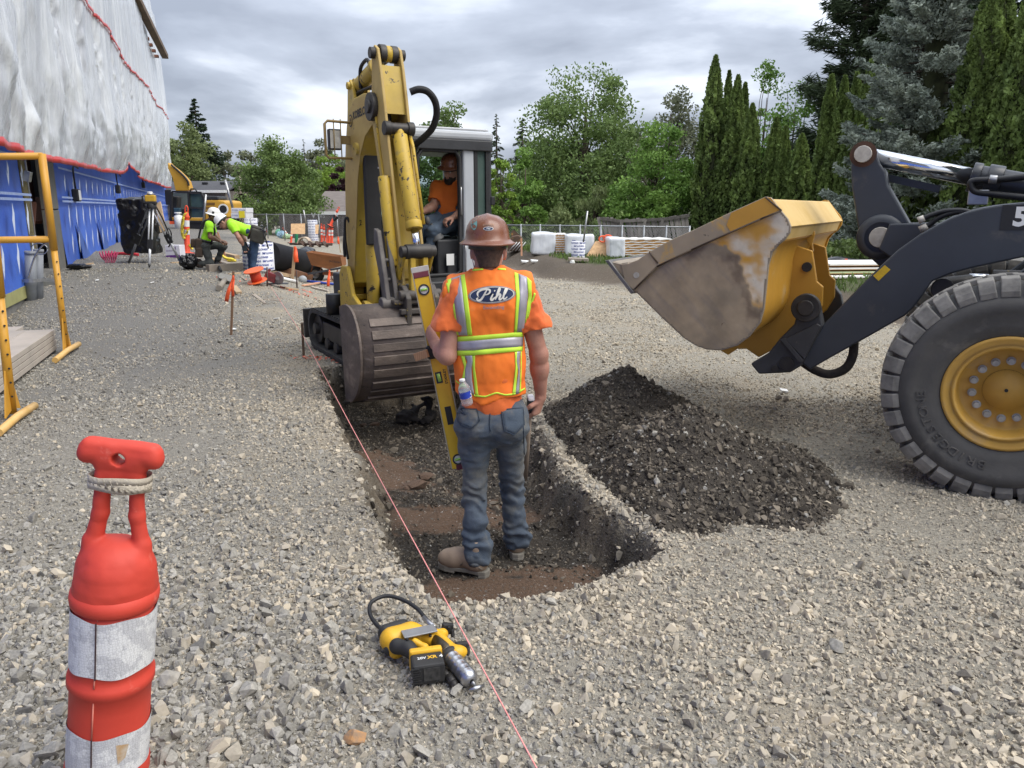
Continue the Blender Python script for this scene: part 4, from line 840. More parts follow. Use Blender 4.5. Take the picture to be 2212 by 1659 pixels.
# ------------------------------------------------------------ mini excavator
EB=Vector((0.49,-0.872,0)).normalized();EW=Vector((0.872,0.49,0)).normalized();F0=Vector((-1.62,8.30,0))
def E(s,w,z):return F0+EB*s+EW*w+Vector((0,0,z))
UF=Vector((-0.85,-0.53,0)).normalized();UL=Vector((0.53,-0.85,0)).normalized();UC=Vector((-1.165,8.83,0))
def U(a,c,z):return UC+UF*a+UL*c+Vector((0,0,z))
def excavator():
 t=thing('mini_excavator','worn yellow mini excavator with a grey cab and a raised folded boom, beside the trench','excavator',UC)
 # tracks
 for w0 in (-0.26,1.02):
  mb=MB();s0,s1,r,zc=-1.10,0.62,0.235,0.262;pts=[]
  for k in range(13):a=R(90+180*k/12);pts.append((s0+r*math.cos(a),zc+r*math.sin(a)))
  for k in range(13):a=R(-90+180*k/12);pts.append((s1+r*math.cos(a),zc+r*math.sin(a)))
  n=len(pts);inn=[((s-(s0+s1)/2)*0.955+(s0+s1)/2,zc+(z-zc)*0.84) for s,z in pts]
  vs=[]
  for w in (w0,w0+0.4):vs+=[E(s,w,z) for s,z in pts]+[E(s,w,z) for s,z in inn]
  fs=[]
  for k in range(n):
   j=(k+1) % n;fs+=[(k,j,2*n+j,2*n+k),(n+k,3*n+k,3*n+j,n+j),(k,n+k,n+j,j),(2*n+k,2*n+j,3*n+j,3*n+k)]
  mb.add(vs,fs)
  per=[0];
  for k in range(n):a,b=pts[k],pts[(k+1) % n];per.append(per[-1]+math.hypot(b[0]-a[0],b[1]-a[1]))
  m=56
  for q in range(m):
   d=per[-1]*q/m;k=max(i for i in range(n) if per[i]<=d);f=(d-per[k])/(per[k+1]-per[k]+1e-9);a,b=pts[k],pts[(k+1) % n]
   s,z=a[0]+(b[0]-a[0])*f,a[1]+(b[1]-a[1])*f;tx=Vector((b[0]-a[0],b[1]-a[1])).normalized();tang=EB*tx.x+Vector((0,0,tx.y));M=Matrix((EW,tang,EW.cross(tang))).transposed()
   mb.box(E(s,w0+0.2,z),(0.40,0.042,0.034),M)
  tr=mb.build('track',mat('dusty_rubber',(0.055,0.053,0.05),(0.03,0.03,0.03),scale=7,rough=0.8,bump=0.2,wear=[((0.13,0.12,0.105),0.58,5,0.2)]),t)
  mb=MB();M=Matrix((EB,EW,Vector((0,0,1)))).transposed()
  mb.box(E(-0.2,w0+0.2,0.27),(1.45,0.26,0.2),M)
  for s in (-0.75,-0.4,-0.05,0.3):pins(mb,E(s,w0+0.2,0.12),EW,0.075,0.15)
  mb.build('track_frame',GREASE,tr,0.01)
  for s in (-1.10,0.62):mb=MB();pins(mb,E(s,w0+0.2,0.262),EW,0.175,0.14,20);pins(mb,E(s,w0+0.2,0.262),EW,0.07,0.19,12);mb.build('idler',GREASE,tr,0.008)
 M=Matrix((EB,EW,Vector((0,0,1)))).transposed()
 mb=MB();mb.box(E(-0.2,0.73,0.38),(0.9,0.9,0.2),M);mb.cyl(E(-0.2,0.73,0.48),E(-0.2,0.73,0.64),0.42,0.42,24);mb.build('undercarriage',DKP,t)
 mb=MB();mb.box(E(-1.5,0.58,0.28),(0.06,1.7,0.36),M);mb.bar(E(-1.47,0.4,0.3),E(-0.5,0.4,0.4),0.1,0.1);mb.bar(E(-1.47,1.06,0.3),E(-0.5,1.06,0.4),0.1,0.1);mb.build('dozer_blade',GREASE,t,0.01)
 # upper structure
 MU=Matrix((UF,UL,Vector((0,0,1)))).transposed()
 mb=MB();out=[(0.62,-0.86),(0.62,0.80),(0.3,0.88),(-0.5,0.88)]+[(-0.5-0.5*math.sin(R(a)),0.88*math.cos(R(a))) for a in range(15,166,15)]+[(-0.5,-0.88),(0.2,-0.88)]
 mb.prism([U(a,c,0.66) for a,c in out],(0,0,0.27));mb.build('deck',DKP,t,0.02)
 mb=MB();mb.prism([U(-0.62+(a+0.62)*0.98 if a>-0.62 else a,c*0.98,0.935) for a,c in ((-0.62,0.86),)+tuple((-0.5-0.48*math.sin(R(q)),0.86*math.cos(R(q))) for q in range(20,161,14))+((-0.62,-0.86),)],(0,0,0.6));mb.build('counterweight',YEL,t,0.04)
 mb=MB();mb.box(U(-0.1,-0.60,1.1),(0.9,0.5,0.33),MU);mb.build('side_hood',YEL,t,0.05)
 # cab
 cb=thing('cab',None,None,U(-0.15,0.28,0.95));cb.parent=t;cb.location=Vector(U(-0.15,0.28,0.95))-UC;WORLD_LOC[cb.name]=Vector(U(-0.15,0.28,0.95))
 A0,A1,C0,C1,Z0,Z1=-0.62,0.32,-0.24,0.80,0.95,2.36
 mb=MB()
 def post(a,c,wa,wc,z0=Z0,z1=Z1,da=0.0):mb.prism([U(a,c,z0),U(a+wa,c,z0),U(a+wa,c+wc,z0),U(a,c+wc,z0)],U(da,0,z1-z0)-U(0,0,0))
 for pa,pc in ((A1-0.06,C1-0.055),(A1-0.06,C0),(A0,C0),(A0,C1-0.055)):mb=MB();post(pa,pc,0.06,0.055);mb.build('pillar',DKP if pa<0 and pc>0 else CABG,cb,0.015)
 cz=[(-0.235,1.02),(-0.235,2.18),(-0.19,2.25),(0.19,2.25),(0.24,2.18),(0.255,1.75),(0.255,1.02),(0.2,0.98),(-0.19,0.98)];mb=MB();mb.tube([U(a,C1-0.015,z) for a,z in cz],0.024,8,closed=True);mb.build('door_seal',BLK,cb)
 for za in ((-0.425,-0.425),(-0.565,-0.565)):mb=MB();mb.bar(U(za[0],C1-0.012,1.38),U(za[1],C1-0.012,2.28),0.04,0.035,UL);mb.build('window_frame',BLK,cb)
 mb=MB()
 mb=MB();post(-0.405,C1-0.075,0.13,0.08);mb.build('door_pillar',CABG,cb,0.02)
 mb=MB();mb.prism([U(A0-0.01,C1-0.07,0.955),U(-0.27,C1-0.07,0.955),U(-0.27,C1-0.01,0.955),U(A0-0.01,C1-0.01,0.955)],(0,0,0.42));mb.build('lower_panel',CABG,cb,0.015)
 mb=MB();rf=[(A1+0.05,C0-0.01),(A1+0.06,C0+0.1),(A1+0.06,C1-0.08),(A1+0.02,C1+0.03),(A0+0.02,C1+0.04),(A0-0.04,C1-0.04),(A0-0.04,C0+0.05),(A0,C0-0.01)]
 mb.prism([U(a,c,2.355) for a,c in rf],(0,0,0.10));mb.build('roof',CABG,cb,0.035,bseg=3)
 mb=MB();mb.prism([U(a*0.93-0.01,(c-0.28)*0.93+0.28,2.457) for a,c in rf],(0,0,0.022));mb.build('roof_panel',mat('roof_pale',(0.5,0.51,0.52),None,scale=3,rough=0.5),cb,0.008)
 mb=MB();mb.prism([U(a*0.99-0.003,(c-0.28)*0.995+0.28,2.255) for a,c in rf],(0,0,0.105));mb.build('header',DKP,cb,0.01)
 mb=MB();mb.prism([U(A0,C0,0.93),U(A1,C0,0.93),U(A1+0.12,C1-0.05,0.93),U(A1,C1,0.93),U(A0,C1,0.93)],(0,0,0.04));mb.build('floor',mat('cab_mat',(0.06,0.06,0.058),(0.035,0.035,0.035),scale=9,rough=0.8),cb)
 mb=MB();mb.box(U(A0+0.02,0.28,1.18),(0.03,0.98,0.46),MU);mb.box(U(-0.15,C0+0.02,1.12),(0.86,0.03,0.34),MU);mb.box(U(A1-0.02,0.1,1.08),(0.02,0.62,0.24),MU);mb.box(U(A1-0.1,C0+0.1,1.3),(0.1,0.12,0.5),MU);mb.build('inner_panel',DKP,cb,0.01)
 mb=MB();mb.box(U(A0+0.012,0.28,1.83),(0.006,0.92,0.84),MU);mb.build('rear_window',GLASS,cb)
 mb=MB();mb.box(U(-0.15,C0+0.02,1.79),(0.80,0.006,0.98),MU);mb.build('side_window',GLASS,cb)
 mb=MB();mb.box(U(A1-0.03,0.28,1.75),(0.006,0.92,1.06),MU);mb.build('windscreen',GLASS,cb)
 mb=MB();mb.box(U(-0.52,C1-0.02,1.83),(0.18,0.006,0.9),MU);mb.build('quarter_window',mat('dark_glass',(0.02,0.045,0.038),None,scale=1,rough=0.06,spec=0.3),cb)
 for (a,z) in ((-0.255,1.62),(-0.3,1.02)):
  mb=MB();q=U(a,C1+0.035,z);mb.tube(spline([U(a,C1-0.01,z),U(a+0.03,C1+0.04,z+0.01),U(a+0.03,C1+0.04,z+0.24),U(a,C1-0.01,z+0.26)],5),0.009,7);mb.build('grab_handle',STEEL,cb)
 mb=MB();mb.box(U(-0.63,C1-0.02,1.75),(0.05,0.06,0.09),MU);mb.build('door_latch',BLK,cb,0.008)
 mb=MB();mb.cyl(U(-0.35,C1-0.005,1.36),U(-0.35,C1+0.012,1.36),0.022,0.022,14);mb.box(U(-0.35,C1+0.004,1.36),(0.09,0.006,0.1),MU);mb.build('door_lock',DKP,cb)
 mb=MB();mb.box(U(-0.33,0.26,1.3),(0.42,0.46,0.14),MU);mb.box(U(-0.53,0.26,1.62),(0.1,0.44,0.62),MU);mb.cyl(U(-0.33,0.26,0.96),U(-0.33,0.26,1.24),0.16,0.12,12);mb.build('seat',BLK,cb,0.03)
 mb=MB();mb.box(U(-0.22,0.62,1.16),(0.42,0.16,0.38),MU);mb.box(U(-0.25,0.72,1.08),(0.3,0.06,0.2),MU);mb.build('console',DKP,cb,0.02)
 mb=MB();mb.lathe([(0.075,0),(0.078,0.02),(0.06,0.03),(0.064,0.05),(0.048,0.06),(0.05,0.08),(0.035,0.09),(0.018,0.12),(0.014,0.18)],U(-0.05,0.62,1.35),UF*0.45+Vector((0,0,1)),14);mb.sphere(U(0.065,0.62,1.545),(0.03,0.03,0.045),10,7);mb.build('joystick',mat('boot_grey',(0.10,0.10,0.10),None,scale=4,rough=0.6),cb)
 mb=MB();mb.cyl(U(0.08,0.66,1.18),U(0.2,0.62,1.42),0.008,0.008,8);mb.build('safety_lever',DKP,cb)
 mb=MB();mb.cyl(U(0.2,0.62,1.42),U(0.25,0.60,1.51),0.014,0.012,8);mb.build('lever_grip',mat('red_grip',(0.45,0.02,0.03),None,scale=3,rough=0.5),cb)
 mb=MB();mb.box(U(-0.13,0.752,1.14),(0.09,0.004,0.12),MU);mb.build('warning_sticker',WHT,cb)
 mb=MB();cx=[];
 for k in range(90):f=k/89;cx.append(U(0.22-0.42*f,C0+0.12,2.17-0.09*math.sin(math.pi*f))+Vector((0.012*math.cos(k*1.4),0,0.016*math.sin(k*1.4))))
 mb.tube(cx,0.004,4);mb.build('coiled_cord',BLK,cb)
 # boom
 BW=0.115
 boom=[(-0.09,0.90),(-0.10,1.35),(-0.04,1.95),(0.03,2.30),(0.10,2.50),(0.2,2.64),(0.34,2.72),(0.62,2.735),(0.90,2.71),(0.99,2.64),(1.01,2.56),(0.96,2.48),(0.84,2.43),(0.66,2.36),(0.48,2.18),(0.38,1.95),(0.27,1.5),(0.16,1.1),(0.10,0.9),(0.0,0.84)]
 mb=MB();mb.prism([E(s,-BW,z) for s,z in boom],EW*(2*BW));bm=mb.build('boom',YEL,t,0.012)
 mb=MB();pl=[(s,z) for s,z in boom]
 for w in (-BW-0.006,BW+0.001):mb.prism([E((s-0.45)*0.965+0.45,w,(z-1.9)*0.965+1.9) for s,z in pl],EW*0.005)
 mb.build('side_plate',YELD,bm)
 mb=MB()
 for w in (-BW-0.05,BW):pins(mb,E(0.93,w+0.025,2.58),EW,0.125,0.028,22)
 pins(mb,E(0.93,0,2.58),EW,0.06,0.19,16);mb.build('boom_tip_boss',GREASE,bm,0.006)
 mb=MB()
 for w in (-0.09,0.06):mb.prism([E(s,w,z) for s,z in ((0.02,2.44),(0.1,2.86),(0.17,2.92),(0.24,2.86),(0.3,2.70))],EW*0.03)
 pins(mb,E(0.17,0,2.86),EW,0.035,0.12);mb.build('cylinder_bracket',YEL,bm,0.005)
 mb=MB();fs=lambda p:p
 put_text(mb,'KOBELCO',0.10,E(0.545,-BW-0.009,2.565),EB+Vector((0,0,0.05)),(0,0,1),0,0.004,0.95);mb.lathe([(0.0,0),(0.06,0)],E(0.25,-BW-0.0085,2.52),-EW,18);mb.build('lettering',INK,bm)
 mb=MB();mb.lathe([(0.028,0),(0.047,0)],E(0.25,-BW-0.0105,2.52),-EW,18);put_text(mb,'K',0.06,E(0.25,-BW-0.011,2.52),EB,(0,0,1));mb.build('emblem',YELD,bm)
 # work light in its guard
 lt=MB();q=E(0.18,-BW-0.16,2.34);ML=Matrix((EW,EB,Vector((0,0,1)))).transposed();lt.box(q,(0.13,0.07,0.2),ML);wl=lt.build('work_light',DKP,t,0.012)
 lt=MB();lt.box(q+EB*0.037,(0.105,0.006,0.17),ML);lt.build('lens',mat('lens_glass',(0.7,0.68,0.6),(0.5,0.48,0.42),scale=20,rough=0.15),wl)
 lt=MB();g0=q+EB*0.06
 lt.tube([g0+EW*0.2+Vector((0,0,0.16)),g0-EW*0.08+Vector((0,0,0.17)),g0-EW*0.11+Vector((0,0,0.14)),g0-EW*0.11-Vector((0,0,0.15)),g0-EW*0.08-Vector((0,0,0.18)),g0+EW*0.2-Vector((0,0,0.18))],0.014,6)
 for k in (-0.02,0.05):lt.tube([g0+EW*k+Vector((0,0,0.19)),g0+EW*k-Vector((0,0,0.2))],0.006,5)
 lt.bar(q+EW*0.07,q+EW*0.17,0.05,0.08);lt.build('light_guard',mat('tan_guard',(0.33,0.23,0.09),None,scale=5,rough=0.6),wl)
 # swing post and boom cylinder
 mb=MB();MS=Matrix((EB,EW,Vector((0,0,1)))).transposed()
 for w in (-0.20,0.15):mb.prism([E(s,w,z) for s,z in ((-0.16,0.55),(-0.14,1.0),(-0.06,1.08),(0.12,1.08),(0.20,0.95),(0.26,0.80),(0.46,0.72),(0.5,0.6),(0.44,0.50),(-0.05,0.45))],EW*0.05)
 mb.box(E(0.04,0,0.55),(0.4,0.32,0.14),MS);mb.box(E(-0.12,0,0.75),(0.1,0.32,0.5),MS);mb.build('swing_post',YELW,t,0.015)
 mb=MB();mb.cyl(E(-0.42,0.05,0.48),E(-0.42,0.05,0.78),0.13,0.13,16);mb.box(E(-0.25,0.05,0.74),(0.5,0.34,0.06),MS);mb.box(E(-0.25,0.05,0.52),(0.5,0.34,0.06),MS);mb.build('swing_bracket',YELW,t,0.012)
 mb=MB();mb.cyl(E(-0.42,-0.19,0.52),E(-0.42,-0.19,0.74),0.09,0.09,14);mb.build('swing_pin',BLK,t)
 mb=MB();mb.cyl(E(0.36,0,0.66),E(0.385,0,1.32),0.068,0.068,18);pins(mb,E(0.36,0,0.66),EW,0.08,0.11,16);bc=mb.build('boom_cylinder',YEL,t,0.004)
 mb=MB();MC=Matrix((EB,EW,Vector((0,0,1)))).transposed();mb.box(E(0.455,0,1.77),(0.05,0.165,0.92),MC);mb.build('rod_guard',BLK,bc,0.015)
 mb=MB();mb.cyl(E(0.385,0,1.32),E(0.42,0,2.2),0.035,0.035,14);mb.build('rod',CHROME,bc);mb=MB();pins(mb,E(0.42,0,2.24),EW,0.06,0.15,16);mb.build('rod_end',YEL,bc)
 # arm cylinder on top
 a0,a1=E(0.19,0,2.86),E(0.97,0,3.0);a0,a1=Vector(a0),Vector(a1);dd=(a1-a0)
 mb=MB();mb.cyl(a0+dd*0.04,a0+dd*0.72,0.075,0.075,20);mb.cyl(a0+dd*0.66,a0+dd*0.74,0.088,0.088,20);pins(mb,a0,EW,0.07,0.06);ac=mb.build('arm_cylinder',YEL,t,0.004)
 mb=MB();mb.cyl(a0+dd*0.73,a1,0.04,0.04,14);mb.build('rod',CHROME,ac)
 mb=MB();mb.tube(spline([a0+dd*0.25+Vector((0,0,-0.08))-EW*0.05,a0+dd*0.35+Vector((0,0,0.07))-EW*0.07,a0+dd*0.55+Vector((0,0,0.1))-EW*0.06,a0+dd*0.62+Vector((0,0,0.04))-EW*0.05],6),0.018,8);mb.build('hydraulic_pipe',BLK,ac)
 # arm
 arm_l=[(0.93,3.07),(1.0,3.10),(1.07,3.06),(1.12,2.9),(1.19,2.6),(1.27,2.2),(1.40,1.6),(1.53,1.0),(1.55,0.9),(1.50,0.84),(1.43,0.86),(1.38,0.95),(1.12,1.7),(0.93,2.25),(0.85,2.5),(0.86,2.62),(0.90,2.8)]
 mb=MB();mb.prism([E(s,-0.12,z) for s,z in arm_l],EW*0.028);mb.prism([E(s,0.092,z) for s,z in arm_l],EW*0.028);arm=mb.build('arm',YELD,t,0.008)
 fr=[(1.085,2.92),(1.125,2.75),(1.175,2.5)]
 mb=MB()
 for (s0,z0),(s1,z1) in zip(fr[:-1],fr[1:]):mb.prism([E(s0,-0.092,z0),E(s1,-0.092,z1),E(s1-0.02,-0.092,z1),E(s0-0.02,-0.092,z0)],EW*0.184)
 fr2=[(1.21,2.38),(1.29,1.98),(1.40,1.5),(1.50,1.05)]
 for (s0,z0),(s1,z1) in zip(fr2[:-1],fr2[1:]):mb.prism([E(s0-0.06,-0.092,z0),E(s1-0.06,-0.092,z1),E(s1-0.08,-0.092,z1),E(s0-0.08,-0.092,z0)],EW*0.184)
 mb.build('front_plate',YEL,arm)
 bk=[(0.87,2.5),(0.97,2.2),(1.15,1.7),(1.40,1.0)];mb=MB()
 for (s0,z0),(s1,z1) in zip(bk[:-1],bk[1:]):mb.prism([E(s0,-0.092,z0),E(s1,-0.092,z1),E(s1+0.02,-0.092,z1),E(s0+0.02,-0.092,z0)],EW*0.184)
 mb.build('back_plate',YELW,arm)
 mb=MB();pins(mb,E(1.0,0,3.03),EW,0.05,0.165,16);pins(mb,E(1.0,-0.05,3.03),EW,0.08,0.03,18);pins(mb,E(1.0,0.06,3.03),EW,0.075,0.03,18);mb.build('arm_top_pin',GREASE,arm,0.004)
 mb=MB();pins(mb,E(1.0,0,3.03),EW,0.072,0.055,18);mb.build('rod_eye',YELW,arm)
 # bucket cylinder down the front of the arm
 c0,c1=Vector(E(1.23,0,2.37)),Vector(E(1.60,0,1.30));dd=c1-c0
 mb=MB();mb.cyl(c0+dd*0.06,c0+dd*0.80,0.068,0.068,20);mb.cyl(c0+dd*0.76,c0+dd*0.82,0.076,0.076,20);mb.cyl(c0-dd*0.01,c0+dd*0.09,0.045,0.045,14);bcy=mb.build('bucket_cylinder',YELW,t,0.004)
 mb=MB();mb.cyl(c0+dd*0.8,c1,0.034,0.034,16);mb.build('rod',CHROME,bcy)
 mb=MB();pins(mb,c0,EW,0.05,0.135,14);pins(mb,c0-EW*0.11,EW,0.062,0.03,14);pins(mb,c0+EW*0.11,EW,0.062,0.03,14);mb.build('cylinder_pin',GREASE,bcy,0.004)
 mb=MB();mb.tube([c0+EW*0.1+dd*0.05,c0+EW*0.095+dd*0.15+EB*0.04,c0+EW*0.085+dd*0.78+EB*0.03],0.016,8);mb.build('grease_pipe',YELW,bcy)
 # linkage
 mb=MB();pins(mb,c1,EW,0.052,0.165,16);pins(mb,c1,EW,0.065,0.12,16);mb.build('link_pin',GREASE,t,0.006)
 mb=MB();mb.bar(c1-EW*0.06,E(1.60,-0.06,0.90),0.05,0.07,EB);mb.bar(c1+EW*0.06,E(1.60,0.06,0.90),0.05,0.07,EB);mb.bar(c1-EW*0.135,E(1.44,-0.135,1.06),0.028,0.09,EB);mb.bar(c1+EW*0.135,E(1.44,0.135,1.06),0.028,0.09,EB);mb.build('bucket_link',YELW,t,0.01)
 # thumb
 mb=MB();th=[(1.28,1.50),(1.36,1.48),(1.42,1.3),(1.50,1.05),(1.55,0.86),(1.52,0.80),(1.46,0.80),(1.42,0.95),(1.34,1.15),(1.26,1.32)]
 mb.prism([E(s,-0.29,z) for s,z in th],EW*0.045);mb.prism([E(s,-0.21,z) for s,z in th],EW*0.045)
 for s,z in ((1.40,1.22),(1.44,1.05)):mb.box(E(s,-0.225,z),(0.05,0.12,0.03),MS)
 pins(mb,E(1.50,-0.23,0.84),EW,0.06,0.10,14);mb.build('thumb',mat('thumb_steel',(0.16,0.145,0.13),(0.09,0.08,0.075),scale=6,rough=0.6,metal=0.3),t,0.01)
 mb=MB();mb.cyl(E(1.24,-0.16,1.95),E(1.40,-0.16,1.16),0.055,0.055,14);mb.build('thumb_cylinder',YELW,t,0.006)
 # hoses
 hs=([P(843,198,7.45),P(838,190,7.4),P(833,192,7.38),P(836,215,7.36),P(839,260,7.38),P(834,310,7.4),P(832,345,7.42)],[P(886,199,7.35),P(905,193,7.36),P(925,199,7.4),P(940,220,7.45),P(943,248,7.5),P(933,278,7.55),P(912,300,7.6),P(898,312,7.65),P(893,330,7.7)],
          [P(722,465,8.2),P(722,475,8.15),P(728,470,8.1)],[P(800,440,7.9),P(803,480,7.9),P(800,520,7.95),P(802,560,8.0),P(800,575,8.05)],[P(755,480,8.2),P(749,470,8.2),P(745,480,8.2),P(746,520,8.2),P(752,560,8.2)],[P(745,500,8.2),P(743,530,8.2),P(745,555,8.2)])
 for k,h in enumerate(hs):
  mb=MB();r=0.031 if k==1 else 0.026 if k==0 else 0.014;mb.tube(spline(h,8),r,8)
  if k<2:
   sp=spline(h,14)
   for q in range(0,len(sp)-1,1):mb.cyl(sp[q],sp[q]+(sp[q+1]-sp[q])*0.35,r*1.08,r*1.08,8)
  mb.build('hose',BLK,t)
 for k in range(3):
  o=0.03*k;mb=MB();mb.tube(spline([E(-0.12-o,-0.05+o,0.95),E(-0.14-o,-0.05+o,1.5),E(-0.07-o,-0.05+o,2.1),E(0.02-o,-0.05+o,2.5),E(0.22,-0.05+o,2.76+o*0.5),E(0.6,-0.05+o,2.79),E(0.85,-0.05+o,2.78)],6),0.013,6);mb.build('hose',BLK,t)
 for w in (-0.128,0.125):mb=MB();mb.tube(spline([E(1.0,w,2.5),E(1.07,w,2.2),E(1.22,w,1.7),E(1.36,w,1.25),E(1.40,w*1.3,1.05)],6),0.012,6);mb.build('hydraulic_pipe',YELW,arm)
 mb=MB();mb.cyl(P(832,345,7.42),P(834,362,7.42),0.018,0.018,8);mb.cyl(P(836,362,7.42),P(824,392,7.4),0.02,0.02,8);mb.cyl(P(828,384,7.4),P(821,396,7.4),0.03,0.03,10);mb.cyl(P(834,370,7.42),P(816,362,7.4),0.008,0.008,6);mb.build('coupling',STEEL,t)
 # bucket
 sec=[(1.22,0.80),(1.40,0.835),(1.56,0.80),(1.67,0.70),(1.735,0.56),(1.75,0.42),(1.725,0.26),(1.65,0.12),(1.54,0.02),(1.40,-0.05),(1.28,-0.085)]
 sec2=[(p.x,p.y) for p in spline([(s,z,0) for s,z in sec],4)];W0,W1=-0.60,0.58;c=(1.4,0.38)
 mb=MB();inn=[(c[0]+(s-c[0])*0.95,c[1]+(z-c[1])*0.955) for s,z in sec2];n=len(sec2)
 vs=[E(s,w,z) for w in (W0,W1) for s,z in sec2+inn];fs=[];sm=[]
 for k in range(n-1):fs+=[(k,k+1,2*n+k+1,2*n+k),(n+k+1,n+k,3*n+k,3*n+k+1),(k+1,k,n+k,n+k+1),(2*n+k,2*n+k+1,3*n+k+1,3*n+k)];sm+=[True,True,False,False]
 fs+=[(0,2*n,3*n,n),(n-1,2*n-1,4*n-1,3*n-1)];sm+=[False,False];mb.add(vs,fs,0,sm);bk=mb.build('bucket',BKT,t)
 for w in (W0-0.024,W1):mb=MB();mb.prism([E(s,w,z) for s,z in [(c[0]+(s-c[0])*1.03,c[1]+(z-c[1])*1.02) for s,z in sec2]],EW*0.024);mb.build('side_plate',BKT,bk,0.005)
 for k in range(9):
  i0=11+k*3;s0,z0=sec2[i0];s1,z1=sec2[min(i0+2,n-1)];tn=Vector((s1-s0,z1-z0)).normalized();nm=(-tn.y if False else tn.y*-1,tn.x);no=Vector((-tn.y,tn.x))*(1 if (-tn.y*(s0-c[0])+tn.x*(z0-c[1]))>0 else-1)
  if i0+2>=n:break
  mb=MB();off=0.012+0.006*(k % 2);pl=[(s0,z0),(s1,z1),(s1+no.x*off,z1+no.y*off),(s0+no.x*off*1.3,z0+no.y*off*1.3)];x0=W0+0.10
  mb.prism([E(s,x0,z) for s,z in pl],EW*(W1-W0-0.2));mb.build('wear_strip',BKT,bk,0.004)
 mb=MB();mb.prism([E(s,W0-0.03,z) for s,z in ((1.40,-0.06),(1.42,-0.035),(1.24,-0.07),(1.17,-0.10),(1.18,-0.115))],EW*(W1-W0+0.06));mb.build('cutting_edge',GREASE,bk,0.004)
 mb=MB()
 for w in (-0.16,0.11):mb.prism([E(s,w,z) for s,z in ((1.33,0.80),(1.40,1.0),(1.48,1.02),(1.60,1.0),(1.70,0.9),(1.70,0.66),(1.56,0.79))],EW*0.05)
 mb.box(E(1.56,0,0.86),(0.14,0.5,0.04),MS);mb.box(E(1.66,0.02,0.78),(0.06,0.46,0.05),MS);pins(mb,E(1.48,0,0.92),EW,0.045,0.2);pins(mb,E(1.62,0,0.92),EW,0.045,0.2);mb.build('hinge_bracket',mat('dirty_hitch',(0.09,0.075,0.06),(0.05,0.043,0.038),scale=5,rough=0.6,wear=[((0.42,0.29,0.04),0.58,8,0.05)]),bk,0.01)
excavator()
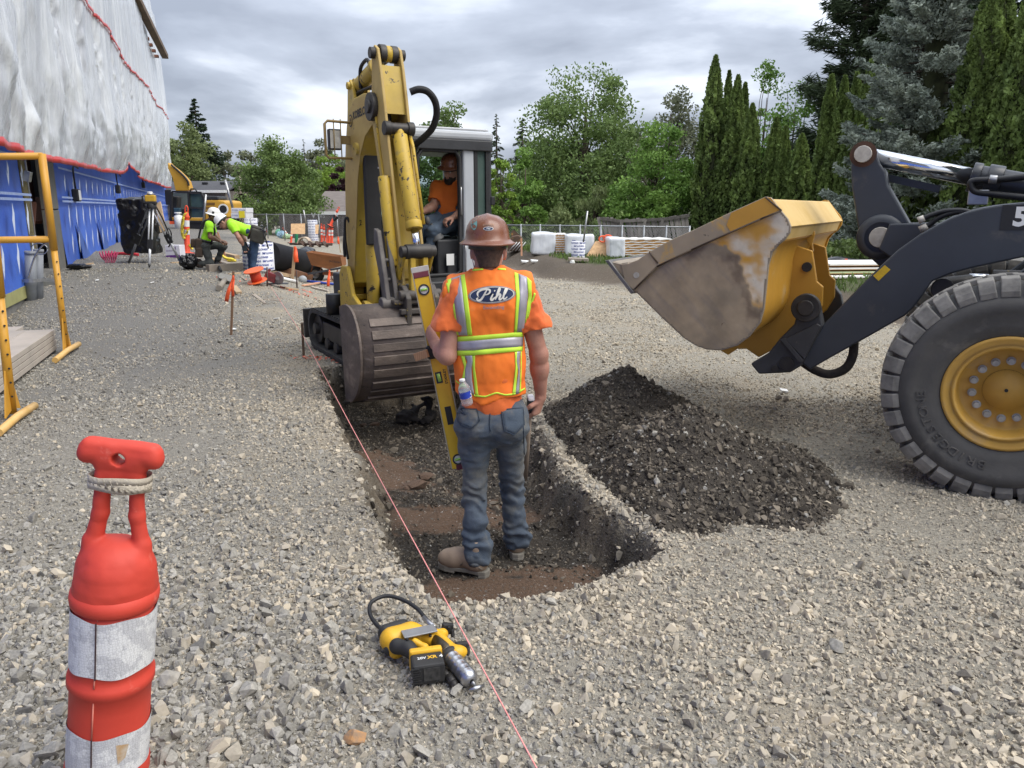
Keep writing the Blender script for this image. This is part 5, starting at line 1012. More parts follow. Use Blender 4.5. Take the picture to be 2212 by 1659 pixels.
# ------------------------------------------------------------ wheel loader
LQ=Vector((2.81,4.23,0));LL=Vector((0.497,0.868,0)).normalized();LF=Vector((-0.868,0.497,0)).normalized()
def LP(px,py,l):return PL(px,py,LQ+LL*l,LL)
def LA(f,l,z):return LQ+LF*f+LL*l+Vector((0,0,z))
def zA(x,y):return (1261.8+0.3307*x,274.3+0.3307*y)
def zB(x,y):return (1755.5+0.33075*x,274.3+0.33075*y)
def loader():
 LOY=mat('loader_yellow',(0.56,0.295,0.04),(0.48,0.25,0.035),scale=3,rough=0.42,rvar=0.1,wear=[((0.50,0.37,0.20),0.60,2.2,0.12),((0.07,0.035,0.02),0.70,9,0.012)])
 SIDE=mat('scraped_bucket_steel',(0.30,0.245,0.175),(0.21,0.175,0.135),scale=3.2,rough=0.6,metal=0.1,bump=0.12,bscale=16,stretch=(1.0,1.0,0.6),wear=[((0.115,0.085,0.06),0.56,5,0.1),((0.42,0.37,0.3),0.66,7,0.05),((0.06,0.05,0.045),0.69,14,0.03)])
 GRY=mat('loader_grey',(0.050,0.055,0.063),(0.042,0.046,0.053),scale=3,rough=0.45,rvar=0.1,wear=[((0.14,0.125,0.10),0.60,2.5,0.2),((0.11,0.05,0.025),0.74,5,0.05)])
 TYR=mat('tyre_rubber',(0.085,0.081,0.076),(0.060,0.058,0.056),scale=4,rough=0.8,bump=0.25,bscale=25,wear=[((0.19,0.175,0.155),0.55,3.0,0.25)])
 TRD=mat('dusty_tread',(0.27,0.255,0.23),(0.12,0.115,0.107),scale=6,rough=0.9,bump=0.3,bscale=30)
 PINM=mat('pale_pin',(0.5,0.47,0.41),(0.35,0.32,0.28),scale=20,rough=0.6)
 t=thing('wheel_loader','grey and yellow wheel loader with its bucket raised, at the right edge','loader',LQ)
 def plate(pts,l,th,zf=None,mb=None):
  mb=mb or MB();mb.prism([LP(*(zf(*p) if zf else p),l) for p in pts],LL*th);return mb
 # bucket
 near=[(135,870),(310,1090),(345,1085),(500,1240),(650,1380),(730,1430),(800,1455),(900,1460),(1000,1430),(1080,1370),(1150,1280),(1175,1190),(1190,1050),(1205,900),(1230,820),(1270,770),(1310,740),(1345,690),(1350,650),(1330,600),(1280,540),(1220,460),(1185,455),(950,560),(720,670),(560,740),(430,812),(350,868),(290,892),(240,895)]
 l0,Wd=-0.06,2.40
 side_pts=[LP(*zA(*p),l0) for p in near]
 def fz(p):q=Vector(p)-LQ;return (q.dot(LF),q.z)
 N2=[fz(p) for p in side_pts]
 # shell section follows the lower and rear outline
 sec=[fz(LP(*zA(*p),l0)) for p in ((150,905),(330,1070),(500,1232),(650,1366),(760,1425),(880,1440),(990,1412),(1070,1350),(1130,1270),(1160,1180),(1172,1050),(1190,900),(1225,800),(1290,745))]
 sec=[(p.x,p.y) for p in spline([(f,z,0) for f,z in sec],4)];n=len(sec)
 cf,cz=fz(LP(*zA(800,950),l0));inn=[(cf+(f-cf)*0.955,cz+(z-cz)*0.95) for f,z in sec]
 mb=MB();vs=[LA(f,l,z) for l in (l0+0.03,l0+Wd-0.03) for f,z in sec+inn];fs,sm=[],[]
 for k in range(n-1):fs+=[(k,k+1,2*n+k+1,2*n+k),(n+k+1,n+k,3*n+k,3*n+k+1)];sm+=[True,True]
 fs+=[(0,2*n,3*n,n),(n-1,2*n-1,4*n-1,3*n-1)];sm+=[False,False]
 bk=mb.add(vs,fs,0,sm).build('bucket',LOY,t)
 for l,nm in ((l0,'side plate'),(l0+Wd-0.03,'side plate')):
  mb=MB();mb.prism([LA(f,l,z) for f,z in N2],LL*0.03);o=mb.build('side_plate',SIDE if l<1 else LOY,bk,0.004)
 # yellow unworn corner of the near side plate, edge reinforcement strip, weld line
 corner=[(1215,1210),(1225,900),(1250,822),(1330,762),(1366,690),(1368,650),(1348,602),(1290,545),(1185,440),(940,560),(930,640),(700,790),(940,775),(1000,820),(1045,890),(1080,1000),(1130,1100),(1165,1190)]
 cpoly=[fz(LP(*zA(*p),l0)) for p in corner];fmin,fmax=min(f for f,z in N2),max(f for f,z in N2);zmin,zmax=min(z for f,z in N2),max(z for f,z in N2);st=0.011
 ff,zz_=np.meshgrid(np.arange(fmin,fmax,st,dtype=np.float32),np.arange(zmin,zmax,st,dtype=np.float32),indexing='ij');dn=seg_sd(ff,zz_,N2);dc=seg_sd(ff,zz_,cpoly)+0.035*fbm(ff*9,zz_*9,3.0,4)+0.02*fbm(ff*30,zz_*30,8.0,3)
 vv=np.stack([LQ.x+LF.x*ff+LL.x*(l0-0.0025),LQ.y+LF.y*ff+LL.y*(l0-0.0025),zz_],-1).reshape(-1,3);a_,b_=ff.shape;i_,j_=np.meshgrid(np.arange(a_-1),np.arange(b_-1),indexing='ij');k_=(i_*b_+j_).ravel();FQ_=np.stack([k_,k_+1,k_+b_+1,k_+b_],1);ok_=((dn<-0.004).ravel())[FQ_].all(1)
 scr=np.exp(-((dc+0.05)/0.055)**2)*np.clip(0.75+0.9*fbm(ff*6,zz_*14,5.0,4),0,1)*(zz_>zmin+0.25);edge=sstep(-0.01,0.012,dc)
 pol=np.clip(0.8*fbm(ff*2.2+zz_*1.5,zz_*2.0-ff,6.0,3)+0.55*fbm((ff+zz_)*3.0,(zz_-ff)*22.0,16.0,3)-0.05,0,0.85);mud=np.clip(1.3*fbm(ff*7,zz_*7,26.0,4)-0.35+0.5*(zz_<zmin+0.2),0,0.8);drk=np.exp(-((dc-0.045)/0.04)**2)*0.75
 PAINT=mat('scuffed_side_paint',(0.56,0.295,0.04),(0.48,0.25,0.035),scale=3,rough=0.48,attr=[('scrape',(0.70,0.62,0.50)),('worn',(0.40,0.31,0.205)),('polish',(0.27,0.225,0.18)),('rim',(0.13,0.09,0.06)),('mud',(0.30,0.24,0.165))],wear=[((0.09,0.06,0.04),0.70,11,0.02),((0.42,0.37,0.30),0.68,16,0.03)],bump=0.1,bscale=14)
 raw('side_paint',vv,FQ_[ok_],PAINT,bk,False,None,[('scrape','POINT',scr.ravel()),('worn','POINT',edge.ravel()),('polish','POINT',(pol*edge).ravel()),('rim','POINT',(drk*edge).ravel()),('mud','POINT',(mud*edge).ravel())])
 strip=[(1185,455),(1220,460),(1285,545),(1270,556),(700,800),(480,905),(320,1062),(265,1015),(240,895),(290,892),(350,868),(430,812),(560,740),(720,670),(950,560)]
 mb=MB();mb.prism([LP(*zA(*p),l0-0.016) for p in strip],LL*0.0155);mb.build('edge_bar',mat('edge_bar_steel',(0.38,0.30,0.205),(0.28,0.225,0.16),scale=3,rough=0.6,wear=[((0.55,0.32,0.06),0.53,1.6,0.06),((0.09,0.07,0.05),0.66,9,0.04)]),bk,0.004)
 mb=MB();mb.prism([LP(*zA(*p),l0-0.019) for p in ((1186,457),(1218,462),(1284,545),(1268,555),(960,690),(930,640),(960,562))],LL*0.0025);mb.build('unworn_paint',LOY,bk)
 mb=MB()
 for a,b in (((1185,458),(1290,547)),((1288,546),(1150,602)),((1150,602),(700,802)),((700,802),(475,912)),((475,912),(330,1060)),((425,815),(482,890))):mb.tube([LP(*zA(*a),l0-0.018),LP(*zA(*b),l0-0.018)],0.006,5)
 mb.build('weld_bead',mat('weld',(0.10,0.07,0.045),None,scale=30,rough=0.7,bump=0.5),bk)
 mb=MB();pins(mb,LP(*zA(345,967),l0-0.005),LL,0.021,0.014,14);mb.build('edge_bolt',PINM,bk)
 mb=MB();lp=[(135,872),(305,1092),(325,1082),(160,868)];mb.prism([LP(*zA(*p),l0-0.03) for p in lp],LL*(Wd+0.06));mb.build('cutting_edge',STEEL if False else mat('worn_edge_steel',(0.20,0.19,0.18),(0.12,0.115,0.11),scale=4,rough=0.45,metal=0.6),bk,0.004)
 mb=MB();lp=[(160,868),(330,1072),(350,1060),(285,885),(240,890)];mb.prism([LP(*zA(*p),l0+0.031) for p in lp],LL*(Wd-0.06));mb.build('floor_lip',SIDE,bk)
 # spill guard and rear top
 g=[fz(LP(*zA(*p),l0)) for p in ((1222,470),(1235,480),(1350,650),(1330,665),(1300,740),(1280,742),(1320,640))]
 mb=MB();mb.prism([LA(f,l0+0.031,z) for f,z in g],LL*(Wd-0.062));mb.build('spill_guard',mat('dusty_yellow',(0.60,0.42,0.17),(0.5,0.33,0.1),scale=2.5,rough=0.6,wear=[((0.3,0.2,0.12),0.68,8,0.03)]),bk,0.006)
 # lugs for tilt link (centre) and lift arms
 for l in (1.02,1.36):
  mb=plate(((1428,690),(1435,680),(1505,680),(1507,700),(1490,760),(1497,815),(1488,800),(1450,735)),l,0.035,zA);mb.build('tooth_gusset',LOY,bk,0.004)
 for l in (0.86,1.48):
  mb=MB();q=[fz(LP(*zA(*p),0.86)) for p in ((1340,760),(1490,810),(1520,1010),(1560,1045),(1555,1170),(1500,1260),(1300,1420),(1140,1505),(1060,1450),(1000,1450),(940,1490),(890,1462),(1150,1290),(1230,1050),(1250,900))]
  mb.prism([LA(f,l,z) for f,z in q],LL*0.04);mb.build('hinge_plate',LOY,bk,0.006)
 mb=MB();pins(mb,LP(*zA(1455,915),0.85),LL,0.035,0.012,14);mb.build('plate_hole',INK,bk)
 # coupler and near arm
 cp=mat('coupler_grey',(0.058,0.058,0.06),(0.04,0.04,0.042),scale=5,rough=0.5,wear=[((0.2,0.17,0.13),0.62,6,0.1)])
 for l in (0.60,1.66):
  mb=MB();q=[fz(LP(*zA(*p),0.60)) for p in ((1085,1548),(1140,1615),(1345,1605),(1420,1560),(1560,1300),(1540,1190),(1490,1120),(1430,1110),(1390,1150),(1395,1200),(1370,1290),(1280,1380),(1200,1480))]
  mb.prism([LA(f,l,z) for f,z in q],LL*0.10);mb.build('coupler',cp,t,0.012)
 mb=MB();mb.cyl(LP(*zA(1320,1530),0.72),LP(*zA(1320,1530),0.72)+LL*0.92,0.07,0.07,16);mb.build('coupler_tube',cp,t)
 mb=MB();pins(mb,LP(*zA(1450,1180),0.58),LL,0.098,0.03,22);pins(mb,LP(*zA(1450,1180),0.57),LL,0.055,0.04,18);mb.build('hinge_pin',GREASE,t,0.006)
 mb=MB();mb.prism([LP(*zA(*p),0.575) for p in ((1280,1390),(1310,1380),(1435,1525),(1420,1540),(1400,1535))],LL*0.03);mb.prism([LP(*zA(*p),0.575) for p in ((1310,1385),(1520,1285),(1545,1300),(1440,1520))],LL*0.02);mb.build('coupler_rib',cp,t,0.004)
 mb=MB();pins(mb,LP(*zA(1325,1548),0.592),LL,0.052,0.012,18);pins(mb,LP(*zA(1245,1580),0.592),LL,0.026,0.012,14);mb.build('coupler_pin',GREASE,t)
 armB=[(1380,490),(1240,505),(1120,525),(1000,555),(910,590),(830,630),(700,700),(560,800),(430,920),(290,1060),(70,1290)]
 arm=[zB(1700,480),zB(1560,480)]+[zB(*p) for p in armB]+[zA(1430,1480),zA(1420,1545),zA(1480,1590)]+[zB(*p) for p in ((0,1575),(130,1500),(400,1350),(600,1235),(660,1180),(720,1100),(780,1010),(900,960),(1050,920),(1380,850),(1500,830),(1700,900))]
 fzs=[fz(LP(*p,0.62)) for p in arm]
 for l in (0.62,1.70):
  mb=MB();mb.prism([LA(f,l,z) for f,z in fzs],LL*0.085);o=mb.build('lift_arm',GRY,t,0.012)
  if l<1:
   mb=MB();mb.prism([LP(*zB(*p),0.617) for p in ((395,972),(470,902),(508,932),(430,1006))],LL*0.0028);mb.build('reflector',mat('reflector_yellow',(0.65,0.42,0.02),None,scale=60,rough=0.3),o,0.0)
   cen=LP(*zB(1318,592),0.6165);mb=MB();put_text(mb,'544',0.155,cen+(-LF)*0.115,-LF,(0,0,1),0,0.006,1.05);mb.build('lettering',WHT,o)
   mb=MB();mb.prism([cen+(-LF)*x+Vector((0,0,z))+LL*0.0006 for x,z in ((-0.07,-0.075),(0.30,-0.075),(0.30,0.075),(-0.07,0.075))],LL*0.0008);mb.build('decal',INK,o)
 mb=MB();c_=LP(*zB(480,720),1.1);mb.cyl(c_+LL*0.30,c_+LL*0.6,0.13,0.13,20);mb.build('cross_tube',GRY,t)
 for l in (1.0,1.36):mb=MB();q=[fz(LP(*zB(*p),1.0)) for p in ((500,632),(750,628),(860,640),(520,860),(430,800))];mb.prism([LA(f,l,z) for f,z in q],LL*0.05);mb.build('crank_bracket',GRY,t,0.01)
 bell=[(300,118),(330,105),(365,103),(395,120),(412,155),(440,240),(475,290),(492,380),(632,628),(600,760),(520,860),(440,915),(380,860),(330,770),(300,690),(275,520),(255,380),(250,260),(265,170)]
 mb=MB();mb.prism([LP(*zB(*p),1.10) for p in bell],LL*0.22);bc=mb.build('bell_crank',GRY,t,0.012)
 for cp_,lo_,r_ in (((330,178),1.09,0.058),((441,720),1.075,0.072)):mb=MB();pins(mb,LP(*zB(*cp_),lo_),LL,r_,0.03,18);mb.build('crank_pin',PINM,bc,0.004)
 mb=MB();mb.lathe([(0.105,0),(0.155,0),(0.16,0.02),(0.16,0.05)],LP(*zB(441,720),1.07),LL,26);mb.build('crank_boss',GRY,bc)
 mb=MB();mb.lathe([(0.058,0),(0.09,0)],LP(*zB(330,178),1.0985),-LL,18);mb.build('rust_ring',mat('rust_stain',(0.10,0.045,0.025),(0.06,0.035,0.025),scale=9,rough=0.8),bc)
 c0,c1,c2=LP(*zB(440,205),1.21),LP(*zB(1030,325),1.21),LP(*zB(1900,480),1.21)
 mb=MB();mb.cyl(c1,c2,0.085,0.085,20);mb.cyl(c1,c1+(c2-c1)*0.07,0.098,0.098,20);mb.cyl(c1+(c2-c1)*0.12,c1+(c2-c1)*0.24,0.104,0.104,20);tc=mb.build('tilt_cylinder',mat('cyl_black',(0.035,0.037,0.042),(0.028,0.03,0.034),scale=5,rough=0.35),t,0.005)
 mb=MB();mb.cyl(c0+(c0-c1)*0.15,c1,0.058,0.058,20);mb.build('rod',CHROME,tc)
 mb=MB();mb.bar(LP(*zB(480,330),1.3),LP(*zB(830,408),1.3),0.02,0.05);mb.build('bucket_indicator',GRY,t)
 mb=MB();mb.tube(spline([LP(*zB(1400,325),1.08),LP(*zB(1180,345),1.08),LP(*zB(1050,352),1.08),LP(*zB(1032,385),1.08),LP(*zB(1065,425),1.08),LP(*zB(1180,440),1.08),LP(*zB(1420,465),1.08)],8),0.022,8);mb.build('hose',BLK,t)
 mb=MB();mb.cyl(LP(*zB(1150,340),1.075),LP(*zB(1205,345),1.075),0.03,0.03,8);mb.box(LP(*zB(1080,460),1.1),(0.12,0.06,0.1),math.atan2(LF.y,LF.x));mb.build('hose_fitting',STEEL,t,0.006)
 for pts in (((690,612),(740,590),(840,555),(930,545),(1010,552),(1080,590)),((700,672),(760,640),(830,590),(920,560),(1000,560),(1060,600))):
  mb=MB();mb.tube(spline([LP(*zB(*p),0.85) for p in pts],6),0.017,8);h=mb.build('hose',BLK,t);mb=MB();a,b=LP(*zB(*pts[0]),0.85),LP(*zB(*pts[1]),0.85);mb.cyl(a,a+(b-a)*0.8,0.026,0.022,10);mb.build('hose_end',PINM,h)
 mb=MB();mb.tube(spline([LP(*zB(270,1400),0.75),LP(*zB(260,1500),0.75),LP(*zB(210,1580),0.75),LP(*zB(110,1615),0.75),LP(*zB(20,1590),0.75),LP(*zB(-60,1540),0.75)],8),0.032,10);mb.build('hose',mat('sleeved_hose',(0.06,0.05,0.04),(0.035,0.03,0.027),scale=40,rough=0.9),t)
 # wheels
 def wheel(f,l,face):
  Rr,zc=0.665,0.645;cen=LA(f,l,zc);d=-LL*face          # d points out of the outer face
  tread=[(0.325,-0.02),(0.34,0.0),(0.40,0.012),(0.47,0.016),(0.485,0.024),(0.54,0.016),(0.55,0.004),(0.585,-0.004),(0.625,-0.045),(0.632,-0.10),(0.635,-0.23),(0.632,-0.36),(0.625,-0.41),(0.54,-0.47),(0.40,-0.47),(0.325,-0.44)]
  mb=MB();mb.lathe(tread,cen,d,72)
  x,y,_=frame(d);m=34;mt=MB()
  for q in range(m):
   for row,(zc0,wd,ph) in enumerate(((-0.075,0.15,0.0),(-0.235,0.13,0.5),(-0.395,0.15,0.0))):
    a=2*math.pi*(q+ph)/m;er=x*math.cos(a)+y*math.sin(a);et=d.cross(er);M=Matrix((et,er,d)).transposed()
    hw=0.105*(0.86+0.16*random.random());c0_=cen+d*zc0
    if row==1:mt.box(c0_+er*0.648,(hw*0.92,0.036,wd),M)
    else:
     sg=1 if row==0 else-1
     pr=[(0.0,0.075),(0.668,0.07),(0.668,-0.06),(0.64,0.0)]
     P0=[c0_+er*0.615+d*sg*0.075,c0_+er*0.585+d*sg*0.085,c0_+er*0.55+d*sg*0.082,c0_+er*(0.652+0.006*random.random())+d*sg*0.055,c0_+er*(0.660+0.008*random.random())-d*sg*0.07,c0_+er*0.61-d*sg*0.07]
     order=[2,1,0,3,4,5];mt.prism([P0[k]-et*hw*0.46 for k in order],et*hw*0.92)
  ty=mb.build('tyre',TYR,None);tr=mt.build('tread',TRD,None,0.006);return ty,tr,cen,d
 def full_wheel(f,l,face,detail):
  w=thing('wheel',None,None,LA(f,l,0.645));w.parent=t;w.location=LA(f,l,0.645)-LQ;WORLD_LOC[w.name]=Vector(LA(f,l,0.645))
  ty,tr,cen,d=wheel(f,l,face)
  for q in (ty,tr):q.parent=w;q.location=-Vector(LA(f,l,0.645));WORLD_LOC[q.name]=Vector((0,0,0))
  RIM=mat('rim_yellow',(0.52,0.30,0.055),(0.42,0.24,0.05),scale=4,rough=0.5,wear=[((0.36,0.25,0.13),0.56,4,0.2),((0.08,0.05,0.03),0.72,9,0.02)])
  mb=MB();mb.lathe([(0.335,-0.03),(0.332,0.004),(0.315,0.010),(0.283,-0.028),(0.276,-0.012),(0.262,-0.012),(0.256,-0.03),(0.248,-0.13),(0.235,-0.15),(0.12,-0.135),(0.119,-0.125),(0.0,-0.12)],cen,d,56);mb.build('rim',RIM,w)
  mb=MB();mb.lathe([(0.34,-0.035),(0.338,-0.012),(0.331,-0.011)],cen,d,56);mb.lathe([(0.121,-0.1345),(0.116,-0.1245)],cen,d,40);mb.build('rim_gap',INK,w)
  if detail:
   x,y,_=frame(d)
   for k in range(14):
    a=2*math.pi*k/14+0.2;q=cen+(x*math.cos(a)+y*math.sin(a))*0.172+d*-0.145
    mb=MB();mb.cyl(q,q+d*0.012,0.024,0.024,14);mb.cyl(q+d*0.012,q+d*0.032,0.018,0.017,6);mb.build('wheel_nut',mat('nut_zinc',(0.42,0.42,0.41),(0.3,0.3,0.29),scale=20,rough=0.45,metal=0.5),w)
   mb=MB();mb.cyl(cen+d*-0.125,cen+d*-0.112,0.010,0.010,10);mb.build('hub_plug',INK,w)
   tr['kind']='stuff';mb=MB();word='BRIDGESTONE'
   for k,ch in enumerate(word):
    a=R(-100-7.4*k);er=Vector((0,0,1))*math.sin(a)-LF*math.cos(a);et=Vector((0,0,1))*math.cos(a)+LF*math.sin(a)
    put_text(mb,ch,0.07,cen+er*0.43+d*0.0155,-et,er*1.0,0,0.0,1.2,None,0.0035)
   mb.build('lettering',TYR,w)
 full_wheel(0,0,1,True);full_wheel(0,2.28,-1,False);full_wheel(-2.7,0,1,False);full_wheel(-2.7,2.28,-1,False)
 MLd=Matrix((LF,LL,Vector((0,0,1)))).transposed()
 mb=MB();mb.cyl(LA(0,0.4,0.64),LA(0,1.9,0.64),0.17,0.17,16);mb.cyl(LA(-2.7,0.4,0.64),LA(-2.7,1.9,0.64),0.17,0.17,16);mb.box(LA(-0.15,1.14,0.85),(1.2,0.62,0.55),MLd);mb.prism([LA(f,0.86,z) for f,z in ((0.35,0.9),(-0.25,1.5),(-0.9,1.5),(-0.9,0.7),(0.3,0.65))],LL*0.06);mb.prism([LA(f,1.36,z) for f,z in ((0.35,0.9),(-0.25,1.5),(-0.9,1.5),(-0.9,0.7),(0.3,0.65))],LL*0.06);mb.build('front_frame',GRY,t,0.02)
 a,b=LP(*zB(840,1050),0.82),LP(*zB(1260,950),0.82)
 mb=MB();mb.cyl(LP(*zB(1020,985),0.9),LP(*zB(1170,990),0.9),0.03,0.03,12);mb.build('rod',CHROME,t);mb=MB();mb.cyl(LP(*zB(1170,990),0.9),LP(*zB(1500,1000),0.9),0.06,0.06,14);mb.cyl(LP(*zB(850,1055),0.74),LP(*zB(1040,1020),0.8),0.075,0.06,14);pins(mb,LP(*zB(850,1055),0.72),LL,0.07,0.05);mb.build('lift_cylinder',GREASE,t,0.006)
 mb=MB();mb.box(LA(-2.4,1.14,1.0),(2.4,1.1,0.6),MLd);mb.box(LA(-3.0,1.14,1.6),(1.5,1.2,0.7),MLd);mb.build('rear_body',LOY,t,0.06)
 mb=MB()
 for f in (-0.95,-2.1):
  for l in (0.5,1.72):mb.box(LA(f,l,2.2),(0.1,0.1,1.7),MLd)
 mb.box(LA(-1.5,1.11,3.1),(1.4,1.5,0.12),MLd);mb.box(LA(-1.5,1.11,1.45),(1.25,1.3,0.3),MLd);mb.build('cab',GRY,t,0.03)
 mb=MB();mb.box(LA(-0.95,1.11,2.2),(0.01,1.1,1.4),MLd);mb.box(LA(-1.5,0.5,2.2),(1.0,0.01,1.4),MLd);mb.build('cab_window',mat('loader_glass',(0.03,0.05,0.05),None,scale=1,rough=0.05),t)
loader()
# ------------------------------------------------------------ people
SKIN=mat('skin',(0.42,0.235,0.165),(0.34,0.17,0.12),scale=9,rough=0.55,spec=0.4)
SKIND=mat('skin_brown',(0.20,0.105,0.065),(0.15,0.08,0.05),scale=9,rough=0.55)
HAIR=mat('short_hair',(0.035,0.022,0.014),(0.02,0.013,0.009),scale=60,rough=0.8,bump=0.6)
EYEW=mat('eye_white',(0.6,0.58,0.55),None,scale=2,rough=0.3);EYED=mat('iris',(0.03,0.02,0.015),None,scale=2,rough=0.2)
LIP=mat('lips',(0.30,0.12,0.10),None,scale=6,rough=0.5)
def basis(fwd,up):
 f=Vector(fwd).normalized();u=Vector(up);u=(u-f*u.dot(f)).normalized();r=f.cross(u);return Matrix((r,f,u)).transposed()
def add_head(F,c,M,s=1.0,beard=False):
 """head about point c (eye level); M columns = right, forward, up"""
 g=lambda x,y,z:Vector(c)+M @ Vector((x*s,y*s,z*s))
 F.ell(g(0,-0.012,0.03),(0.077*s,0.096*s,0.098*s),M,0.02);F.ell(g(0,0.02,-0.03),(0.066*s,0.076*s,0.085*s),M,0.02)
 F.ell(g(0,0.045,-0.085),(0.045*s,0.042*s,0.035*s),M,0.02);F.cone(g(0,0.085,0.0),g(0,0.112,-0.035),0.010*s,0.016*s,0.01)
 F.ell(g(0,0.075,0.025),(0.05*s,0.02*s,0.012*s),M,0.01)
 for x in (-1,1):F.ell(g(0.081*x,-0.012,-0.01),(0.011*s,0.022*s,0.034*s),M,0.008)
 F.ell(g(0,0.089,-0.066),(0.024*s,0.012*s,0.009*s),M,0.006)
def add_hand(F,w,fd,pn,s=1.0,curl=(35,45,30),thumb=1,k=0.010):
 """palm + four unequal curled fingers + thumb from the palm's side; fd: finger direction, pn: side the fingers close to"""
 fd=Vector(fd).normalized();pn=Vector(pn);pn=(pn-fd*pn.dot(fd)).normalized();sd=fd.cross(pn)*thumb;w=Vector(w)
 for q in (-0.026,-0.009,0.009,0.026):F.cone(w+sd*q*0.8*s,w+fd*0.085*s+sd*q*s,0.016*s,0.0145*s,0.014)
 for q,ln in ((0.031,0.9),(0.011,1.0),(-0.010,0.94),(-0.030,0.75)):
  p=w+fd*0.088*s+sd*q*s;a=0;r=0.0105*s
  for sg,c in zip((0.043,0.028,0.022),curl):
   a+=R(c);d=fd*math.cos(a)+pn*math.sin(a);p2=p+d*sg*ln*s;F.cone(p,p2,r,r*0.9,0.004);p,r=p2,r*0.9
 p=w+fd*0.025*s+sd*0.028*s
 for d,ln,r in ((sd*0.75+fd*0.5+pn*0.35,0.042,0.0145),(fd*0.8+sd*0.25+pn*0.5,0.032,0.0115),(fd*0.75+pn*0.65,0.025,0.010)):
  d.normalize();p2=p+d*ln*s;F.cone(p,p2,r*s,r*0.88*s,0.006);p=p2
def hard_hat(t,name,m,c,M,s=1.0,brim=0.145,full=True,band=DKP):
 """c = centre of the brim plane"""
 c=Vector(c);mb=MB();n=40
 def pt(a,r,z,sy=1.17):return c+M @ Vector((math.cos(a)*r*s,math.sin(a)*r*sy*s,z*s))
 prof=[(brim,-0.012),(brim+0.003,-0.006),(brim-0.004,-0.003),(0.118,0.010),(0.112,0.018),(0.109,0.05),(0.101,0.08),(0.083,0.108),(0.055,0.127),(0.025,0.134),(0.0,0.135)]
 def ridge(a,r,z):return z+(0.006*max(0,1-abs(math.cos(a))*r/0.022) if z>0.06 else 0)
 vs,fs=[],[]
 for r,z in prof:
  for k in range(n):
   a=2*math.pi*k/n;rr=r
   if not full and r>0.115:rr=0.118+(r-0.118)*max(0.08,math.sin(a))**1.2
   vs.append(pt(a,rr,ridge(a,r,z)))
 for i in range(len(prof)-1):fs+=[(i*n+k,i*n+(k+1) % n,(i+1)*n+(k+1) % n,(i+1)*n+k) for k in range(n)]
 mb.add(vs,fs,0,True)
 inner=[(brim,-0.012),(0.112,0.004),(0.105,0.05),(0.08,0.10),(0.0,0.128)];vs,fs=[],[]
 for r,z in inner:
  for k in range(n):
   a=2*math.pi*k/n;rr=r
   if not full and r>0.115:rr=0.118+(r-0.118)*max(0.08,math.sin(a))**1.2
   vs.append(pt(a,rr,z))
 for i in range(len(inner)-1):fs+=[((i+1)*n+k,(i+1)*n+(k+1) % n,i*n+(k+1) % n,i*n+k) for k in range(n)]
 mb.add(vs,fs,0,True);hat=mb.build(name,m,t)
 mb=MB();vs=[]
 for z in (-0.035,-0.004):
  for k in range(n):vs.append(pt(2*math.pi*k/n,0.094,z,1.16))
 mb.add(vs,[(k,(k+1) % n,n+(k+1) % n,n+k) for k in range(n)],0,True);mb.build('headband',band,hat,solid=0.006);return hat
def eyes_mouth(t,c,M,s=1.0):
 g=lambda x,y,z:Vector(c)+M @ Vector((x*s,y*s,z*s))
 for x in (-0.031,0.031):
  mb=MB();mb.sphere(g(x,0.079,0.0),0.012*s,10,8);e=mb.build('eye',EYEW,t);mb=MB();mb.sphere(g(x,0.086,0.0),0.006*s,8,6);mb.build('iris',EYED,e)
 mb=MB();mb.sphere(g(0,0.095,-0.066),(0.021*s,0.006*s,0.004*s),10,6,rot=M);mb.build('mouth',LIP,t)
def bounds(J,m=0.3):
 A=np.array([tuple(v) for v in J.values()]);return A.min(0)-m,A.max(0)+m
def warp(F,amp,freq,seed,aniso=(1,1,1)):
 g=F.full();X,Y,Z=np.broadcast_arrays(*g);near=np.abs(F.F)<0.03
 F.F[near]+=amp*fbm(X[near]*freq*aniso[0]+seed,Y[near]*freq*aniso[1],Z[near]*freq*aniso[2],3)
def tpart(t,F,name,m):return F.build(name,m,t)
